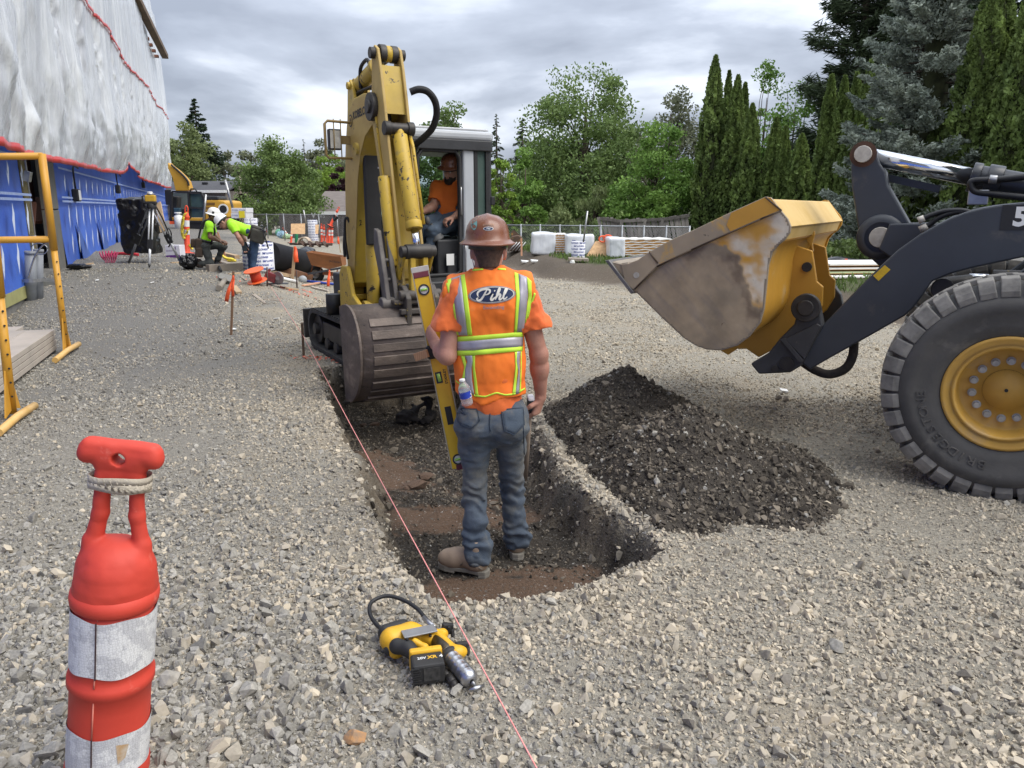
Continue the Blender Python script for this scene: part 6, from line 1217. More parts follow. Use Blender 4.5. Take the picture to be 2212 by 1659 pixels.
def person(label,J,hf,hu,base,group=None,vox=0.011,shirt=None,pants=None,boots=None,skin=SKIN,hat=None,hatname='hard_hat',hats=1.0,tw=0.165,belly=0.16,hands=None,gloves=None,beard=None,brim=0.145,full=True,sleeve=0.5,rtw=None,legr=(0.092,0.068,0.056)):
 t=thing('person',label,'person',base,group);lo,hi=bounds(J,0.28);M=basis(hf,hu);c=J['head']
 mid=lambda a,b,f=0.5:Vector(J[a])*(1-f)+Vector(J[b])*f
 sh=mid('shL','shR');hp=mid('hipL','hipR');up=(sh-hp).normalized();rt=(Vector(J['shR'])-Vector(J['shL'])).normalized();fw=(up.cross(rt));fw=fw.normalized()
 def torso(F,e,k=0.03):
  a,b=sh-up*0.10,hp+up*0.16
  F.cone(a,b,tw+e,belly+e,k,flat=(fw,1.5));F.cone(b,hp,belly+e,belly+e,k,flat=(fw,1.45))
  F.cone(Vector(J['shL']),Vector(J['shR']),0.068+e,0.068+e,0.05);F.cone(sh,Vector(J['neck']),0.085+e,0.06+e,0.05)
 def leg(F,s,e,k=0.03,end=1.0):
  h,kn,an=Vector(J['hip'+s]),Vector(J['kn'+s]),Vector(J['an'+s]);F.cone(h,kn,legr[0]+e,legr[1]+e,k);F.cone(kn,kn+(an-kn)*end,legr[1]+e,legr[2]+e,k)
 # one continuous body
 F=Field(lo,hi,min(vox,0.010) if hands else vox);add_head(F,c,M);F.cone(c+M @ Vector((0,-0.03,-0.06)),Vector(J['neck'])-up*0.03,0.055,0.062,0.02)
 torso(F,-0.025)
 for s in 'LR':
  a,e,w=Vector(J['sh'+s]),Vector(J['el'+s]),Vector(J['wr'+s]);F.cone(a,e,0.054,0.043,0.02);F.cone(e,e+(w-e)*0.35,0.044,0.046,0.015);F.cone(e+(w-e)*0.3,w,0.046,0.029,0.015);leg(F,s,-0.02)
  hd=(hands or {}).get(s)
  if hd:add_hand(F,w,hd[0],hd[1],1.0,hd[2] if len(hd)>2 else (35,45,30),hd[3] if len(hd)>3 else (1 if s=='L' else-1))
  f=Vector(J['toe'+s])-Vector(J['an'+s]);F.cone(Vector(J['an'+s]),Vector(J['an'+s])+f*0.6,0.035,0.03,0.02)
 tpart(t,F,'body',skin)
 F=Field(lo,hi,vox);torso(F,0.0)
 for s in 'LR':a,e=Vector(J['sh'+s]),Vector(J['el'+s]);F.cone(a,a+(e-a)*sleeve,0.070,0.074,0.04)
 F.cut(hp+up*(-0.06),-up);F.ell(Vector(J['neck'])+up*0.045+fw*0.015,(0.07,0.07,0.07),None,0,'s')
 for s in 'LR':
  a,e=Vector(J['sh'+s]),Vector(J['el'+s]);d=(e-a).normalized();F.cone(a+(e-a)*sleeve+d*0.085,e+d*0.02,0.088,0.07,0.0,'s')
 warp(F,0.010,9,2.0,(1,1,0.6));tpart(t,F,'shirt',shirt)
 F=Field(lo,hi,vox);F.cone(Vector(J['hipL']),Vector(J['hipR']),0.105,0.105,0.03);F.cone(hp,hp+up*0.12,belly+0.004,belly+0.002,0.03,flat=(fw,1.45))
 for s in 'LR':leg(F,s,0.0,0.03,0.97)
 F.cut(hp+up*0.15,up);warp(F,0.012,8,5.0,(1,1,1.6));tpart(t,F,'trousers',pants)
 for s in 'LR':
  an,toe=Vector(J['an'+s]),Vector(J['toe'+s]);F=Field(np.minimum(an,toe)-0.16,np.maximum(an,toe)+0.16,max(0.006,vox*0.7));d=(toe-an);d.z=0;d.normalize()
  F.cone(an+Vector((0,0,0.05)),an-Vector((0,0,0.03)),0.052,0.05,0.02);F.cone(an-d*0.02-Vector((0,0,0.045)),toe-d*0.05,0.045,0.045,0.03);F.cut((an.x,an.y,min(an.z-0.085,toe.z-0.04)),(0,0,-1));tpart(t,F,'boot',boots)
  if gloves and s in gloves:pass
 if beard:
  F=Field(Vector(c)-Vector((0.2,)*3),Vector(c)+Vector((0.2,)*3),0.008);g=lambda x,y,z:Vector(c)+M @ Vector((x,y,z));F.ell(g(0,0.03,-0.075),(0.062,0.07,0.06),M,0.01);F.ell(g(0,0.08,-0.105),(0.04,0.035,0.035),M,0.02);F.ell(g(0,0.11,-0.052),(0.028,0.035,0.026),M,0,'s');warp(F,0.006,40,1.0);tpart(t,F,'beard',beard)
 eyes_mouth(t,c,M)
 F=Field(Vector(c)-Vector((0.2,)*3),Vector(c)+Vector((0.2,)*3),0.008);g=lambda x,y,z:Vector(c)+M @ Vector((x,y,z));F.ell(g(0,-0.014,0.032),(0.081,0.100,0.101),M,0);F.cut(g(0,-0.02,-0.045),M @ Vector((0,0.25,-1)));F.cut(g(0,0.03,0.0),M @ Vector((0,1,-0.2)));tpart(t,F,'hair',HAIR)
 if hat:hat_ob=hard_hat(t,hatname,hat,Vector(c)+M @ Vector((0,-0.005,0.045)),M,hats,brim,full)
 return t,M,dict(sh=sh,hp=hp,up=up,rt=rt,fw=fw)
# -------- worker in the vest (seen from behind), standing in the trench
def vest_worker():
 Yt=3.86;p=lambda x,y,Y=Yt:P(x,y,Y)
 VZ=lambda x,y:(877.8+0.3043*x,427.9+0.3043*y)
 J=dict(head=p(1055,543,3.87),neck=p(1054,596,3.84),shL=p(985,628),shR=p(1127,624),elL=p(966,768,3.80),wrL=p(940,742,3.99),elR=p(1164,765,3.90),wrR=p(1168,858,3.98),
             hipL=p(1028,905),hipR=p(1100,903),knL=p(1024,1075,3.86),knR=p(1108,1068,3.99),anL=p(1030,1207,3.80),anR=p(1116,1172,4.02),toeL=p(945,1200,3.90),toeR=p(1108,1150,4.25))
 base=(J['hipL'].x+0.08,3.9,-0.26)
 ZL=float(ground_z(J['anL'].x,J['anL'].y));ZR=float(ground_z(J['anR'].x,J['anR'].y))
 t=thing('person','worker in orange reflective vest, brown hard hat and jeans standing in the trench, back turned','person',base)
 lo,hi=bounds(J,0.25);M=basis((-0.05,1,-0.12),(0,0.12,1));c=J['head'];Vx,Vy,Vz=Vector((1,0,0)),Vector((0,1,0)),Vector((0,0,1))
 sh=(J['shL']+J['shR'])/2;hp=(J['hipL']+J['hipR'])/2
 def torso(F,e,k=0.03,low=True):
  F.cone(p(1057,668),p(1059,780),0.166+e,0.158+e,k,flat=(Vy,1.45))
  if low:F.cone(p(1060,780),p(1062,870),0.158+e,0.160+e,k,flat=(Vy,1.4))
  F.cone(J['shL']+Vector((0.03,0,0)),J['shR']-Vector((0.03,0,0)),0.062+e,0.062+e,0.05,flat=(Vy,0.9));F.cone(p(1056,650),J['neck'],0.10+e,0.055+e,0.06)
  F.ell(p(1010,668,Yt-0.045),(0.075+e,0.06+e,0.10+e),None,0.04);F.ell(p(1104,666,Yt-0.045),(0.075+e,0.06+e,0.10+e),None,0.04)
 # body
 F=Field(lo,hi,0.0062);add_head(F,c,M);F.cone(c+Vector((0,-0.025,-0.045)),J['neck']-Vz*0.03,0.060,0.068,0.02);torso(F,-0.02)
 for s in 'LR':
  a,e,w=J['sh'+s],J['el'+s],J['wr'+s];F.cone(a,e,0.054,0.045,0.02);F.cone(e,e+(w-e)*0.35,0.046,0.047,0.015);F.cone(e+(w-e)*0.3,w,0.047,0.029,0.015)
  F.cone(J['hip'+s],J['kn'+s],0.06,0.035,0.03);F.cone(J['kn'+s],J['an'+s],0.033,0.024,0.02);F.cone(J['an'+s],J['an'+s]+(J['toe'+s]-J['an'+s])*0.4-Vz*0.05,0.024,0.022,0.01)
 LD0,LD1=P(907,582,4.10),P(993,1010,3.98);ld=(LD1-LD0).normalized()
 add_hand(F,J['wrL'],Vector((-0.35,0.55,0.55)),Vector((0.75,0.5,0.05)),1.02,(50,55,35),1)
 add_hand(F,J['wrR'],Vector((-0.28,0.1,-1)),Vector((-0.85,0.45,0.1)),1.02,(38,48,35),-1)
 tpart(t,F,'body',mat('sunburnt_skin',(0.46,0.235,0.17),(0.36,0.17,0.12),scale=10,rough=0.6,bump=0.25,bscale=120,wear=[((0.5,0.2,0.15),0.58,5,0.25),((0.27,0.14,0.10),0.66,30,0.1)]))
 eyes_mouth(t,c,M)
 F=Field(c-Vector((0.2,)*3),c+Vector((0.2,)*3),0.006);g=lambda x,y,z:c+M @ Vector((x,y,z));F.ell(g(0,-0.014,0.03),(0.0795,0.099,0.10),M,0.0);F.cone(g(0,-0.06,-0.02),g(0,-0.055,-0.075),0.055,0.05,0.02);F.cut(g(0,-0.02,-0.078),M @ Vector((0,0.1,-1)));F.cut(g(0,0.0,0),M @ Vector((0,1,-0.3)));tpart(t,F,'hair',mat('cropped_hair',(0.10,0.058,0.040),(0.05,0.03,0.022),scale=70,rough=0.85,bump=0.4))
 # shirt
 F=Field(lo,hi,0.0075);torso(F,0.0)
 for s in 'LR':
  a,e=J['sh'+s],J['el'+s];o=Vector((-0.012 if s=='L' else 0.012,0,0));F.cone(a,a+(e-a)*0.62+o*1.5,0.074,0.088,0.03)
  d=(e-a).normalized();q=a+(e-a)*0.60+o;F.rbox(q+d*0.16,(0.15,0.15,0.16),0.01,basis(Vy,d),0,'s')
 F.cut(p(1060,896),(0.03,0,-1));F.ell(J['neck']+Vector((0,0.02,0.055)),(0.076,0.08,0.06),None,0,'s')
 warp(F,0.014,7,2.0,(1.2,1,0.6));warp(F,0.008,18,4.0);tpart(t,F,'shirt',mat('orange_tee',(0.74,0.155,0.032),(0.64,0.12,0.025),scale=5,rough=0.85,bump=0.15,bscale=220,sheen=0.15))
 # vest
 F=Field(lo,hi,0.0075);torso(F,0.019,0.03)
 F.cone(J['shL']+Vector((-0.045,0,0.006)),J['shR']+Vector((0.045,0,0.006)),0.078,0.078,0.03)
 for s in 'LR':
  a,e=J['sh'+s],J['el'+s];sg=-1 if s=='L' else 1;F.cone(a+Vector((sg*0.085,0,-0.05)),a+(e-a)*0.6+Vector((sg*0.055,0,0)),0.060,0.078,0,'s');F.cut(a+Vector((sg*0.068,0,0)),(sg,0,0.25))
 g3=F.full();zb=p(1060,858).z;X=g3[0];Z=g3[2];F.F=np.maximum(F.F,(zb+0.012*np.sin((X-hp.x)*22)+0.035*np.clip(np.abs(X-hp.x-0.0)/0.18,0,1.2)**2-Z))
 F.ell(J['neck']+Vector((0,0.03,0.06)),(0.083,0.10,0.07),None,0,'s');warp(F,0.012,6,7.0,(1.3,1,0.5));warp(F,0.006,17,9.0,(1,1,0.7))
 vest=tpart(t,F,'vest',mat('vest_orange',(0.92,0.21,0.022),(0.84,0.17,0.018),scale=4,rough=0.75,bump=0.12,bscale=260,wear=[((0.42,0.13,0.04),0.66,4,0.14),((0.75,0.24,0.06),0.6,7,0.12)]))
 o0=WORLD_LOC[vest.name];me=vest.data;bvh=BVHTree.FromPolygons([v.co+o0 for v in me.vertices],[tuple(q.vertices) for q in me.polygons])
 def hit(x,y,off=0.003,z=True):
  d=ray(*(VZ(x,y) if z else (x,y))).normalized();h=bvh.ray_cast(CAMP,d)
  return (h[0]-d*off) if h[0] else None
 def patch(name,m,La,Ra,nu=16,nv=3,off=0.003,parent=None):
  """strip between two polylines (vest picture coordinates)"""
  def lerp(pl,f):
   n=len(pl)-1;k=min(int(f*n),n-1);q=f*n-k;return (pl[k][0]+(pl[k+1][0]-pl[k][0])*q,pl[k][1]+(pl[k+1][1]-pl[k][1])*q)
  pts=[];ok=True
  for i in range(nu+1):
   a,b=lerp(La,i/nu),lerp(Ra,i/nu)
   for j in range(nv+1):f=j/nv;pts.append(hit(a[0]+(b[0]-a[0])*f,a[1]+(b[1]-a[1])*f,off))
  fs=[(i*(nv+1)+j,(i+1)*(nv+1)+j,(i+1)*(nv+1)+j+1,i*(nv+1)+j+1) for i in range(nu) for j in range(nv)]
  fs=[f for f in fs if all(pts[k] is not None for k in f) and max((pts[f[0]]-pts[k]).length for k in f)<0.09]
  mb=MB();mb.add([q if q is not None else (0,0,0) for q in pts],fs,0,True)
  use=sorted({k for f in fs for k in f});mp={k:i for i,k in enumerate(use)};mb.v=[mb.v[k] for k in use];mb.f=[tuple(mp[k] for k in f) for f in mb.f]
  return mb.build(name,m,parent or vest,solid=0.0015)
 LIME=mat('lime_trim',(0.55,0.80,0.06),(0.48,0.72,0.05),scale=5,rough=0.7,bump=0.1,bscale=200,wear=[((0.25,0.26,0.08),0.75,5,0.08)]);TAPE=mat('reflective_tape',(0.40,0.38,0.42),(0.34,0.325,0.36),scale=9,rough=0.42,metal=0.25,bump=0.1)
 L,T='lime_trim','reflective_stripe'
 patch(L,LIME,[(278,585),(312,740),(348,975)],[(318,570),(340,740),(372,975)]);patch(T,TAPE,[(318,570),(340,740),(372,975)],[(385,548),(405,740),(434,975)],off=0.004);patch(L,LIME,[(385,548),(405,740),(434,975)],[(414,540),(440,740),(468,972)])
 patch(L,LIME,[(765,525),(780,700),(766,955)],[(795,535),(806,700),(786,952)]);patch(T,TAPE,[(795,535),(806,700),(786,952)],[(856,560),(862,700),(832,952)],off=0.004);patch(L,LIME,[(856,560),(866,700),(832,952)],[(888,590),(890,700),(860,945)])
 patch(L,LIME,[(352,985),(480,978),(620,966),(760,955),(862,952)],[(354,1020),(480,1012),(620,1000),(760,988),(862,986)],24,2,0.005);patch(T,TAPE,[(354,1020),(480,1012),(620,1000),(760,988),(862,986)],[(354,1082),(480,1080),(620,1066),(760,1058),(860,1050)],24,3,0.006);patch(L,LIME,[(354,1082),(480,1080),(620,1066),(760,1058),(860,1050)],[(354,1118),(480,1116),(620,1104),(760,1090),(860,1082)],24,2,0.005)
 patch(L,LIME,[(385,1120),(412,1200),(392,1300),(440,1385)],[(414,1120),(428,1200),(412,1300),(460,1400)]);patch(T,TAPE,[(414,1120),(432,1160),(418,1210),(414,1290),(460,1385)],[(466,1117),(470,1160),(462,1210),(466,1290),(482,1400)],off=0.004);patch(L,LIME,[(466,1117),(470,1210),(480,1300),(490,1400)],[(488,1116),(486,1210),(500,1300),(512,1408)])
 patch(L,LIME,[(770,1092),(775,1200),(752,1395)],[(787,1090),(790,1200),(775,1393)]);patch(T,TAPE,[(787,1090),(783,1160),(796,1230),(775,1393)],[(810,1088),(804,1160),(806,1230),(800,1388)],off=0.004);patch(L,LIME,[(812,1088),(812,1200),(802,1385)],[(818,1088),(818,1200),(812,1380)])
 patch(L,LIME,[(490,1398),(560,1404),(640,1376),(700,1392),(770,1386),(842,1345)],[(490,1410),(560,1416),(640,1388),(700,1404),(770,1398),(844,1357)],24,1);patch(L,LIME,[(348,1290),(420,1350),(490,1398)],[(352,1302),(422,1362),(490,1410)],10,1)
 patch(L,LIME,[(228,620),(250,720),(300,860),(335,960),(346,1030)],[(240,612),(266,720),(312,855),(346,955),(356,1030)],20,1);patch(L,LIME,[(910,600),(905,680),(874,770),(858,850)],[(922,604),(918,685),(884,775),(866,850)],20,1);patch(L,LIME,[(470,506),(530,500),(590,497),(650,497),(706,500)],[(470,518),(530,511),(590,508),(650,508),(706,512)],16,1)
 def disc(cx,cy,rx,ry,off,name,m,tilt=-0.05,ri=0.0):
  n=48;mb=MB();rr=[ri,0.5*(1+ri),1.0] if ri else [0.02,0.35,0.7,1.0];vs=[]
  for q in rr:
   for k in range(n):a=2*math.pi*k/n;x,y=rx*q*math.cos(a),ry*q*math.sin(a);vs.append(hit(cx+x,cy+y+tilt*x,off) or Vector((0,0,0)))
  mb.add(vs,[(i*n+k,i*n+(k+1) % n,(i+1)*n+(k+1) % n,(i+1)*n+k) for i in range(len(rr)-1) for k in range(n)]+([tuple(range(n))] if not ri else []),0,True);return mb.build(name,m,vest)
 NAVY=mat('logo_navy',(0.018,0.032,0.085),None,scale=4,rough=0.6);LGW=mat('logo_cream',(0.72,0.69,0.60),(0.64,0.61,0.53),scale=8,rough=0.6);LGG=mat('logo_grey',(0.30,0.27,0.27),None,scale=5,rough=0.5)
 disc(608,686,168,63,0.0035,'logo_ring',LGG);disc(608,686,157,56,0.0045,'logo_rim',LGW);disc(608,686,152,52,0.0055,'logo_field',NAVY)
 def ribbon(mb,pts,w,off=0.007,curve=6):
  sp=spline([(x,y,0) for x,y in pts],curve);vs=[]
  for i,q in enumerate(sp):
   d=(sp[min(i+1,len(sp)-1)]-sp[max(i-1,0)]);d.normalize();nx,ny=-d.y,d.x;ww=(w(i/(len(sp)-1)) if callable(w) else w)/2
   vs+=[hit(q.x+nx*ww,q.y+ny*ww,off) or Vector((0,0,0)),hit(q.x-nx*ww,q.y-ny*ww,off) or Vector((0,0,0))]
  mb.add(vs,[(2*i,2*i+1,2*i+3,2*i+2) for i in range(len(sp)-1)])
 mb=MB();th=lambda f:7+8*math.sin(math.pi*f)
 ribbon(mb,[(572,652),(560,672),(545,700),(528,722),(508,727),(500,716),(510,708)],th);ribbon(mb,[(528,702),(510,694),(506,674),(526,655),(560,646),(588,650),(594,664),(582,680),(556,688)],th)
 ribbon(mb,[(616,680),(606,700),(600,718),(608,724),(622,712),(634,702)],th);ribbon(mb,[(624,656),(630,660)],11);ribbon(mb,[(634,702),(652,678),(664,648),(660,642),(652,660),(640,695),(632,722)],th)
 ribbon(mb,[(634,716),(646,694),(660,682),(668,688),(662,706),(662,720),(672,718),(684,704)],th);ribbon(mb,[(684,704),(702,676),(714,650),(708,644),(700,662),(690,694),(690,714),(702,714),(716,700)],th);mb.build('lettering',LGW,vest)
 mb=MB();vs,fs=text_mesh('Excavating',34,0,0.5);mb.add([hit(620+v.x*1.05,776-v.y-0.04*v.x,0.004) or Vector((0,0,0)) for v in vs],fs);mb.build('lettering',LGG,vest)
 # jeans
 F=Field(lo,hi,0.0068);F.cone(J['hipL']+Vector((-0.01,0,0)),J['hipR']+Vector((0.012,0,0)),0.098,0.098,0.03,flat=(Vy,0.92));F.cone(p(1063,905),p(1062,872),0.160,0.150,0.03,flat=(Vy,1.4))
 for s in 'LR':
  h,kn,an=J['hip'+s],J['kn'+s],J['an'+s];mk=h+(kn-h)*0.35;F.ell(h+Vector((0.0,-0.035,-0.03)),(0.088,0.095,0.10),None,0.04)
  F.cone(h,mk,0.086,0.079,0.02);F.cone(mk,kn,0.079,0.060,0.02);F.cone(kn,kn+(an-kn)*0.4+Vector((0,-0.012,0)),0.060,0.059,0.02);F.cone(kn+(an-kn)*0.4+Vector((0,-0.012,0)),an+Vector((0,0,-0.035)),0.059,0.054,0.02)
  for q in range(5):zz=an+(kn-an)*(0.06+0.085*q);F.cone(zz+Vector((-0.02,-0.02,0.01*(q % 2))),zz+Vector((0.03,-0.015,-0.01)),0.048,0.048,0.012)
  F.cut((an.x,an.y,an.z-0.045),(0,0,-1)) if False else None
 g3=F.full();X,Yv,Z=np.broadcast_arrays(*g3);near=np.abs(F.F)<0.03;kz=J['knL'].z;fold=0.0065*np.sin(Z*95+9*X+5*fbm(X*9,Yv*9,Z*6,2))*(np.exp(-((Z-kz)/0.10)**2)+0.9*np.exp(-((Z-J['anL'].z-0.06)/0.10)**2)+0.5*np.exp(-((Z-hp.z+0.10)/0.05)**2));F.F[near]+=(fold+0.010*fbm(X*10,Yv*10,Z*16,4))[near]
 xm=(J['anL'].x+J['anR'].x)/2;F.F=np.maximum(F.F,np.where(g3[0]<xm,J['anL'].z-0.02,J['anR'].z-0.02)-g3[2]);F.cut(p(1062,862),(0,0,1))
 JEAN=mat('worn_denim',(0.080,0.098,0.122),(0.045,0.062,0.088),scale=5,rough=0.9,bump=0.25,bscale=180,wear=[((0.155,0.148,0.125),0.47,4.0,0.22),((0.14,0.10,0.07),0.70,7,0.06)],sheen=0.05)
 jeans=tpart(t,F,'jeans',JEAN);o0=WORLD_LOC[jeans.name];jb=BVHTree.FromPolygons([v.co+o0 for v in jeans.data.vertices],[tuple(q.vertices) for q in jeans.data.polygons])
 ZJ=lambda x,y:(877.8+0.2645*x,877.8+0.2645*y)      # picture coordinates of the leg close-up
 def jhit(x,y,off=0.003,near=False):
  d=ray(*ZJ(x,y)).normalized();h=jb.ray_cast(CAMP,d)
  if h[0] is None and near:q=jb.find_nearest(CAMP+d*3.85);return q[0]-d*off
  return (h[0]-d*off) if h[0] else None
 PK=mat('denim_pocket',(0.068,0.088,0.115),(0.045,0.062,0.085),scale=5,rough=0.9,bump=0.25,bscale=180,wear=[((0.19,0.165,0.125),0.50,5,0.2)]);SEAM=mat('denim_seam',(0.035,0.05,0.075),None,scale=30,rough=0.9)
 def pocket(pts):
  cx,cy=sum(a for a,b in pts)/len(pts),sum(b for a,b in pts)/len(pts);mb=MB();rings=[];dense=[]
  for i in range(len(pts)):
   a,b=pts[i],pts[(i+1) % len(pts)]
   for k in range(6):dense.append((a[0]+(b[0]-a[0])*k/6,a[1]+(b[1]-a[1])*k/6))
  n=len(dense);vs=[]
  for q in (1.0,0.66,0.33):vs+=[jhit(cx+(x-cx)*q,cy+(y-cy)*q,0.005,True) for x,y in dense]
  vs.append(jhit(cx,cy,0.005));fs=[(i*n+k,i*n+(k+1) % n,(i+1)*n+(k+1) % n,(i+1)*n+k) for i in range(2) for k in range(n)]+[(2*n+k,2*n+(k+1) % n,3*n) for k in range(n)]
  mb.add(vs,fs,0,True);pk=mb.build('pocket',PK,jeans,solid=0.003)
  mb=MB();mb.tube([jhit(x,y,0.008,True) for x,y in dense],0.0022,4,closed=True);mb.build('stitching',SEAM,pk)
 pocket([(415,18),(575,22),(600,120),(530,180),(440,150),(418,120)]);pocket([(775,25),(955,10),(965,150),(880,235),(800,200)])
 for nm,pts in (('seam',[(684,40),(684,60),(680,150),(688,200)]),('seam',[(955,160),(962,330),(965,480),(975,600)])):
  q=[jhit(x,y,0.003) for x,y in [tuple(v)[:2] for v in spline([(x,y,0) for x,y in pts],5)]];q=[v for v in q if v];mb=MB();mb.tube(q,0.003,4);mb.build(nm,SEAM,jeans)
 for an in ('anL','anR'):
  a=J[an];mb=MB();mb.lathe([(0.054,-0.012),(0.058,0.0),(0.056,0.012)],a+Vector((0,-0.002,-0.012)),(0.05,0,1),22,scale=(1,1));mb.build('cuff',PK,jeans,solid=0.004)
 # boots
 BT=mat('tan_boot',(0.31,0.23,0.165),(0.24,0.175,0.125),scale=8,rough=0.75,bump=0.2,wear=[((0.34,0.29,0.22),0.58,7,0.15)]);SO=mat('boot_sole',(0.22,0.20,0.17),(0.15,0.14,0.12),scale=9,rough=0.85)
 for s,z0 in (('L',ZL),('R',ZR)):
  an,toe=J['an'+s].copy(),J['toe'+s].copy();d=toe-an;d.z=0;d.normalize();sd=Vector((d.y,-d.x,0));hl=Vector((an.x,an.y,z0))-d*0.055;F=Field(Vector((an.x-0.3,an.y-0.25,z0-0.02)),Vector((an.x+0.3,an.y+0.4,z0+0.25)),0.0062);q=lambda f,l,z:hl+d*f+sd*l+Vector((0,0,z))
  F.cone(q(0.055,0,0.17),q(0.05,0,0.08),0.052,0.047,0.02);F.cone(q(0.045,0,0.075),q(0.20,0,0.068),0.044,0.046,0.03);F.cone(q(0.19,0,0.066),q(0.245,0.0,0.062),0.049,0.044,0.03);F.cone(q(0.08,0,0.11),q(0.17,0,0.085),0.042,0.04,0.03);F.cut(q(0,0,0.035),(0,0,-1));bt=tpart(t,F,'boot',BT)
  ol=[(-0.008,0.03),(0.03,0.042),(0.10,0.04),(0.17,0.05),(0.23,0.050),(0.275,0.034),(0.292,0.0),(0.275,-0.034),(0.23,-0.050),(0.17,-0.05),(0.10,-0.04),(0.03,-0.042),(-0.008,-0.03),(-0.018,0)]
  mb=MB();mb.prism([q(f,l,0.018) for f,l in ol],(0,0,0.022));mb.prism([q(f,l,0.0) for f,l in ol if f<0.09]+[],(0,0,0.02));mb.prism([q(f*1.0,l,0.004) for f,l in ol if f>0.12],(0,0,0.016));mb.build('sole',SO,bt,0.004)
  mb=MB();mb.tube([q(0.0,-0.045,0.062),q(0.06,-0.054,0.09),q(0.10,-0.052,0.10),q(0.13,-0.05,0.06)],0.0025,4);mb.box(q(0.085,-0.050,0.075),(0.02,0.004,0.014),math.atan2(d.y,d.x));mb.build('boot_seam',SO,bt)
 # hat with stickers, ratchet, mask straps
 HB=mat('hat_brown',(0.205,0.078,0.04),(0.16,0.06,0.03),scale=7,rough=0.28,spec=0.6,rvar=0.08,wear=[((0.33,0.17,0.09),0.68,6,0.05)])
 hc=P(1053,522,3.86);HM=basis((-0.05,1,0.02),(0.0,-0.02,1));hat=hard_hat(t,'hard_hat',HB,hc,HM,0.98,0.140)
 hm=hat.data;o0=WORLD_LOC[hat.name];hb=BVHTree.FromPolygons([v.co+o0 for v in hm.vertices],[tuple(q.vertices) for q in hm.polygons])
 def hh(x,y,off=0.002):
  d=ray(*VZ(x,y)).normalized();h=hb.ray_cast(CAMP,d);return ((h[0] if h[0] else hb.find_nearest(CAMP+d*3.8)[0])-d*off)
 def hdisc(cx,cy,rx,ry,off,nm,m):
  n=26;mb=MB();mb.add([hh(cx+rx*math.cos(2*math.pi*k/n),cy+ry*math.sin(2*math.pi*k/n),off) for k in range(n)]+[hh(cx,cy,off)],[(k,(k+1) % n,n) for k in range(n)],0,True);mb.build(nm,m,hat)
 hdisc(582,217,36,14,0.0015,'sticker',WHT);hdisc(582,217,32,11,0.0022,'sticker',NAVY);mb=MB();vs,fs=text_mesh('Pihl',19,0,0.3);mb.add([hh(582+v.x+0.25*v.y,217-v.y,0.0028) for v in vs],fs);mb.build('lettering',WHT,hat)
 hdisc(480,182,22,44,0.0015,'sticker',mat('sticker_dark',(0.02,0.03,0.03),(0.12,0.3,0.28),scale=30,rough=0.4,c2pos=(0.55,0.6)));mb=MB();n=8;mb.add([hh(543+78*i/n,y,0.0015) for i in range(n+1) for y in (182,200)],[(2*i,2*i+1,2*i+3,2*i+2) for i in range(n)]);mb.build('name_strip',mat('strip_tan',(0.33,0.16,0.09),None,scale=8,rough=0.5),hat)
 mb=MB();vs,fs=text_mesh('Cade Measons',12,0,0.2);mb.add([hh(582+v.x,191-v.y,0.0022) for v in vs],fs);mb.build('lettering',INK,hat);hdisc(505,122,20,10,0.0015,'sticker',mat('sticker_tan',(0.5,0.33,0.2),None,scale=8,rough=0.5))
 mb=MB();mb.tube(spline([P(1022,520,3.83),P(1030,528,3.785),P(1054,531,3.765),P(1078,528,3.785),P(1087,520,3.83)],6),0.019,8);rt=mb.build('nape_strap',DKP,t);mb=MB();k0=P(1056,524,3.755);mb.cyl(k0,k0+Vector((0,-0.018,0)),0.023,0.021,18);mb.build('ratchet_knob',BLK,rt,0.003)
 for x,e in ((1019,1026),(1086,1080)):
  mb=MB();mb.tube(spline([P(x,534,3.86),P(x+(e-x)*0.1,556,3.84),P(e-(e-x)*0.3,575,3.86),P(e,590,3.90)],5),0.0028,5);mb.build('mask_strap',WHT,t)
 return J,LD0,LD1,jhit
J_MAIN,LV0,LV1,JHIT=vest_worker()
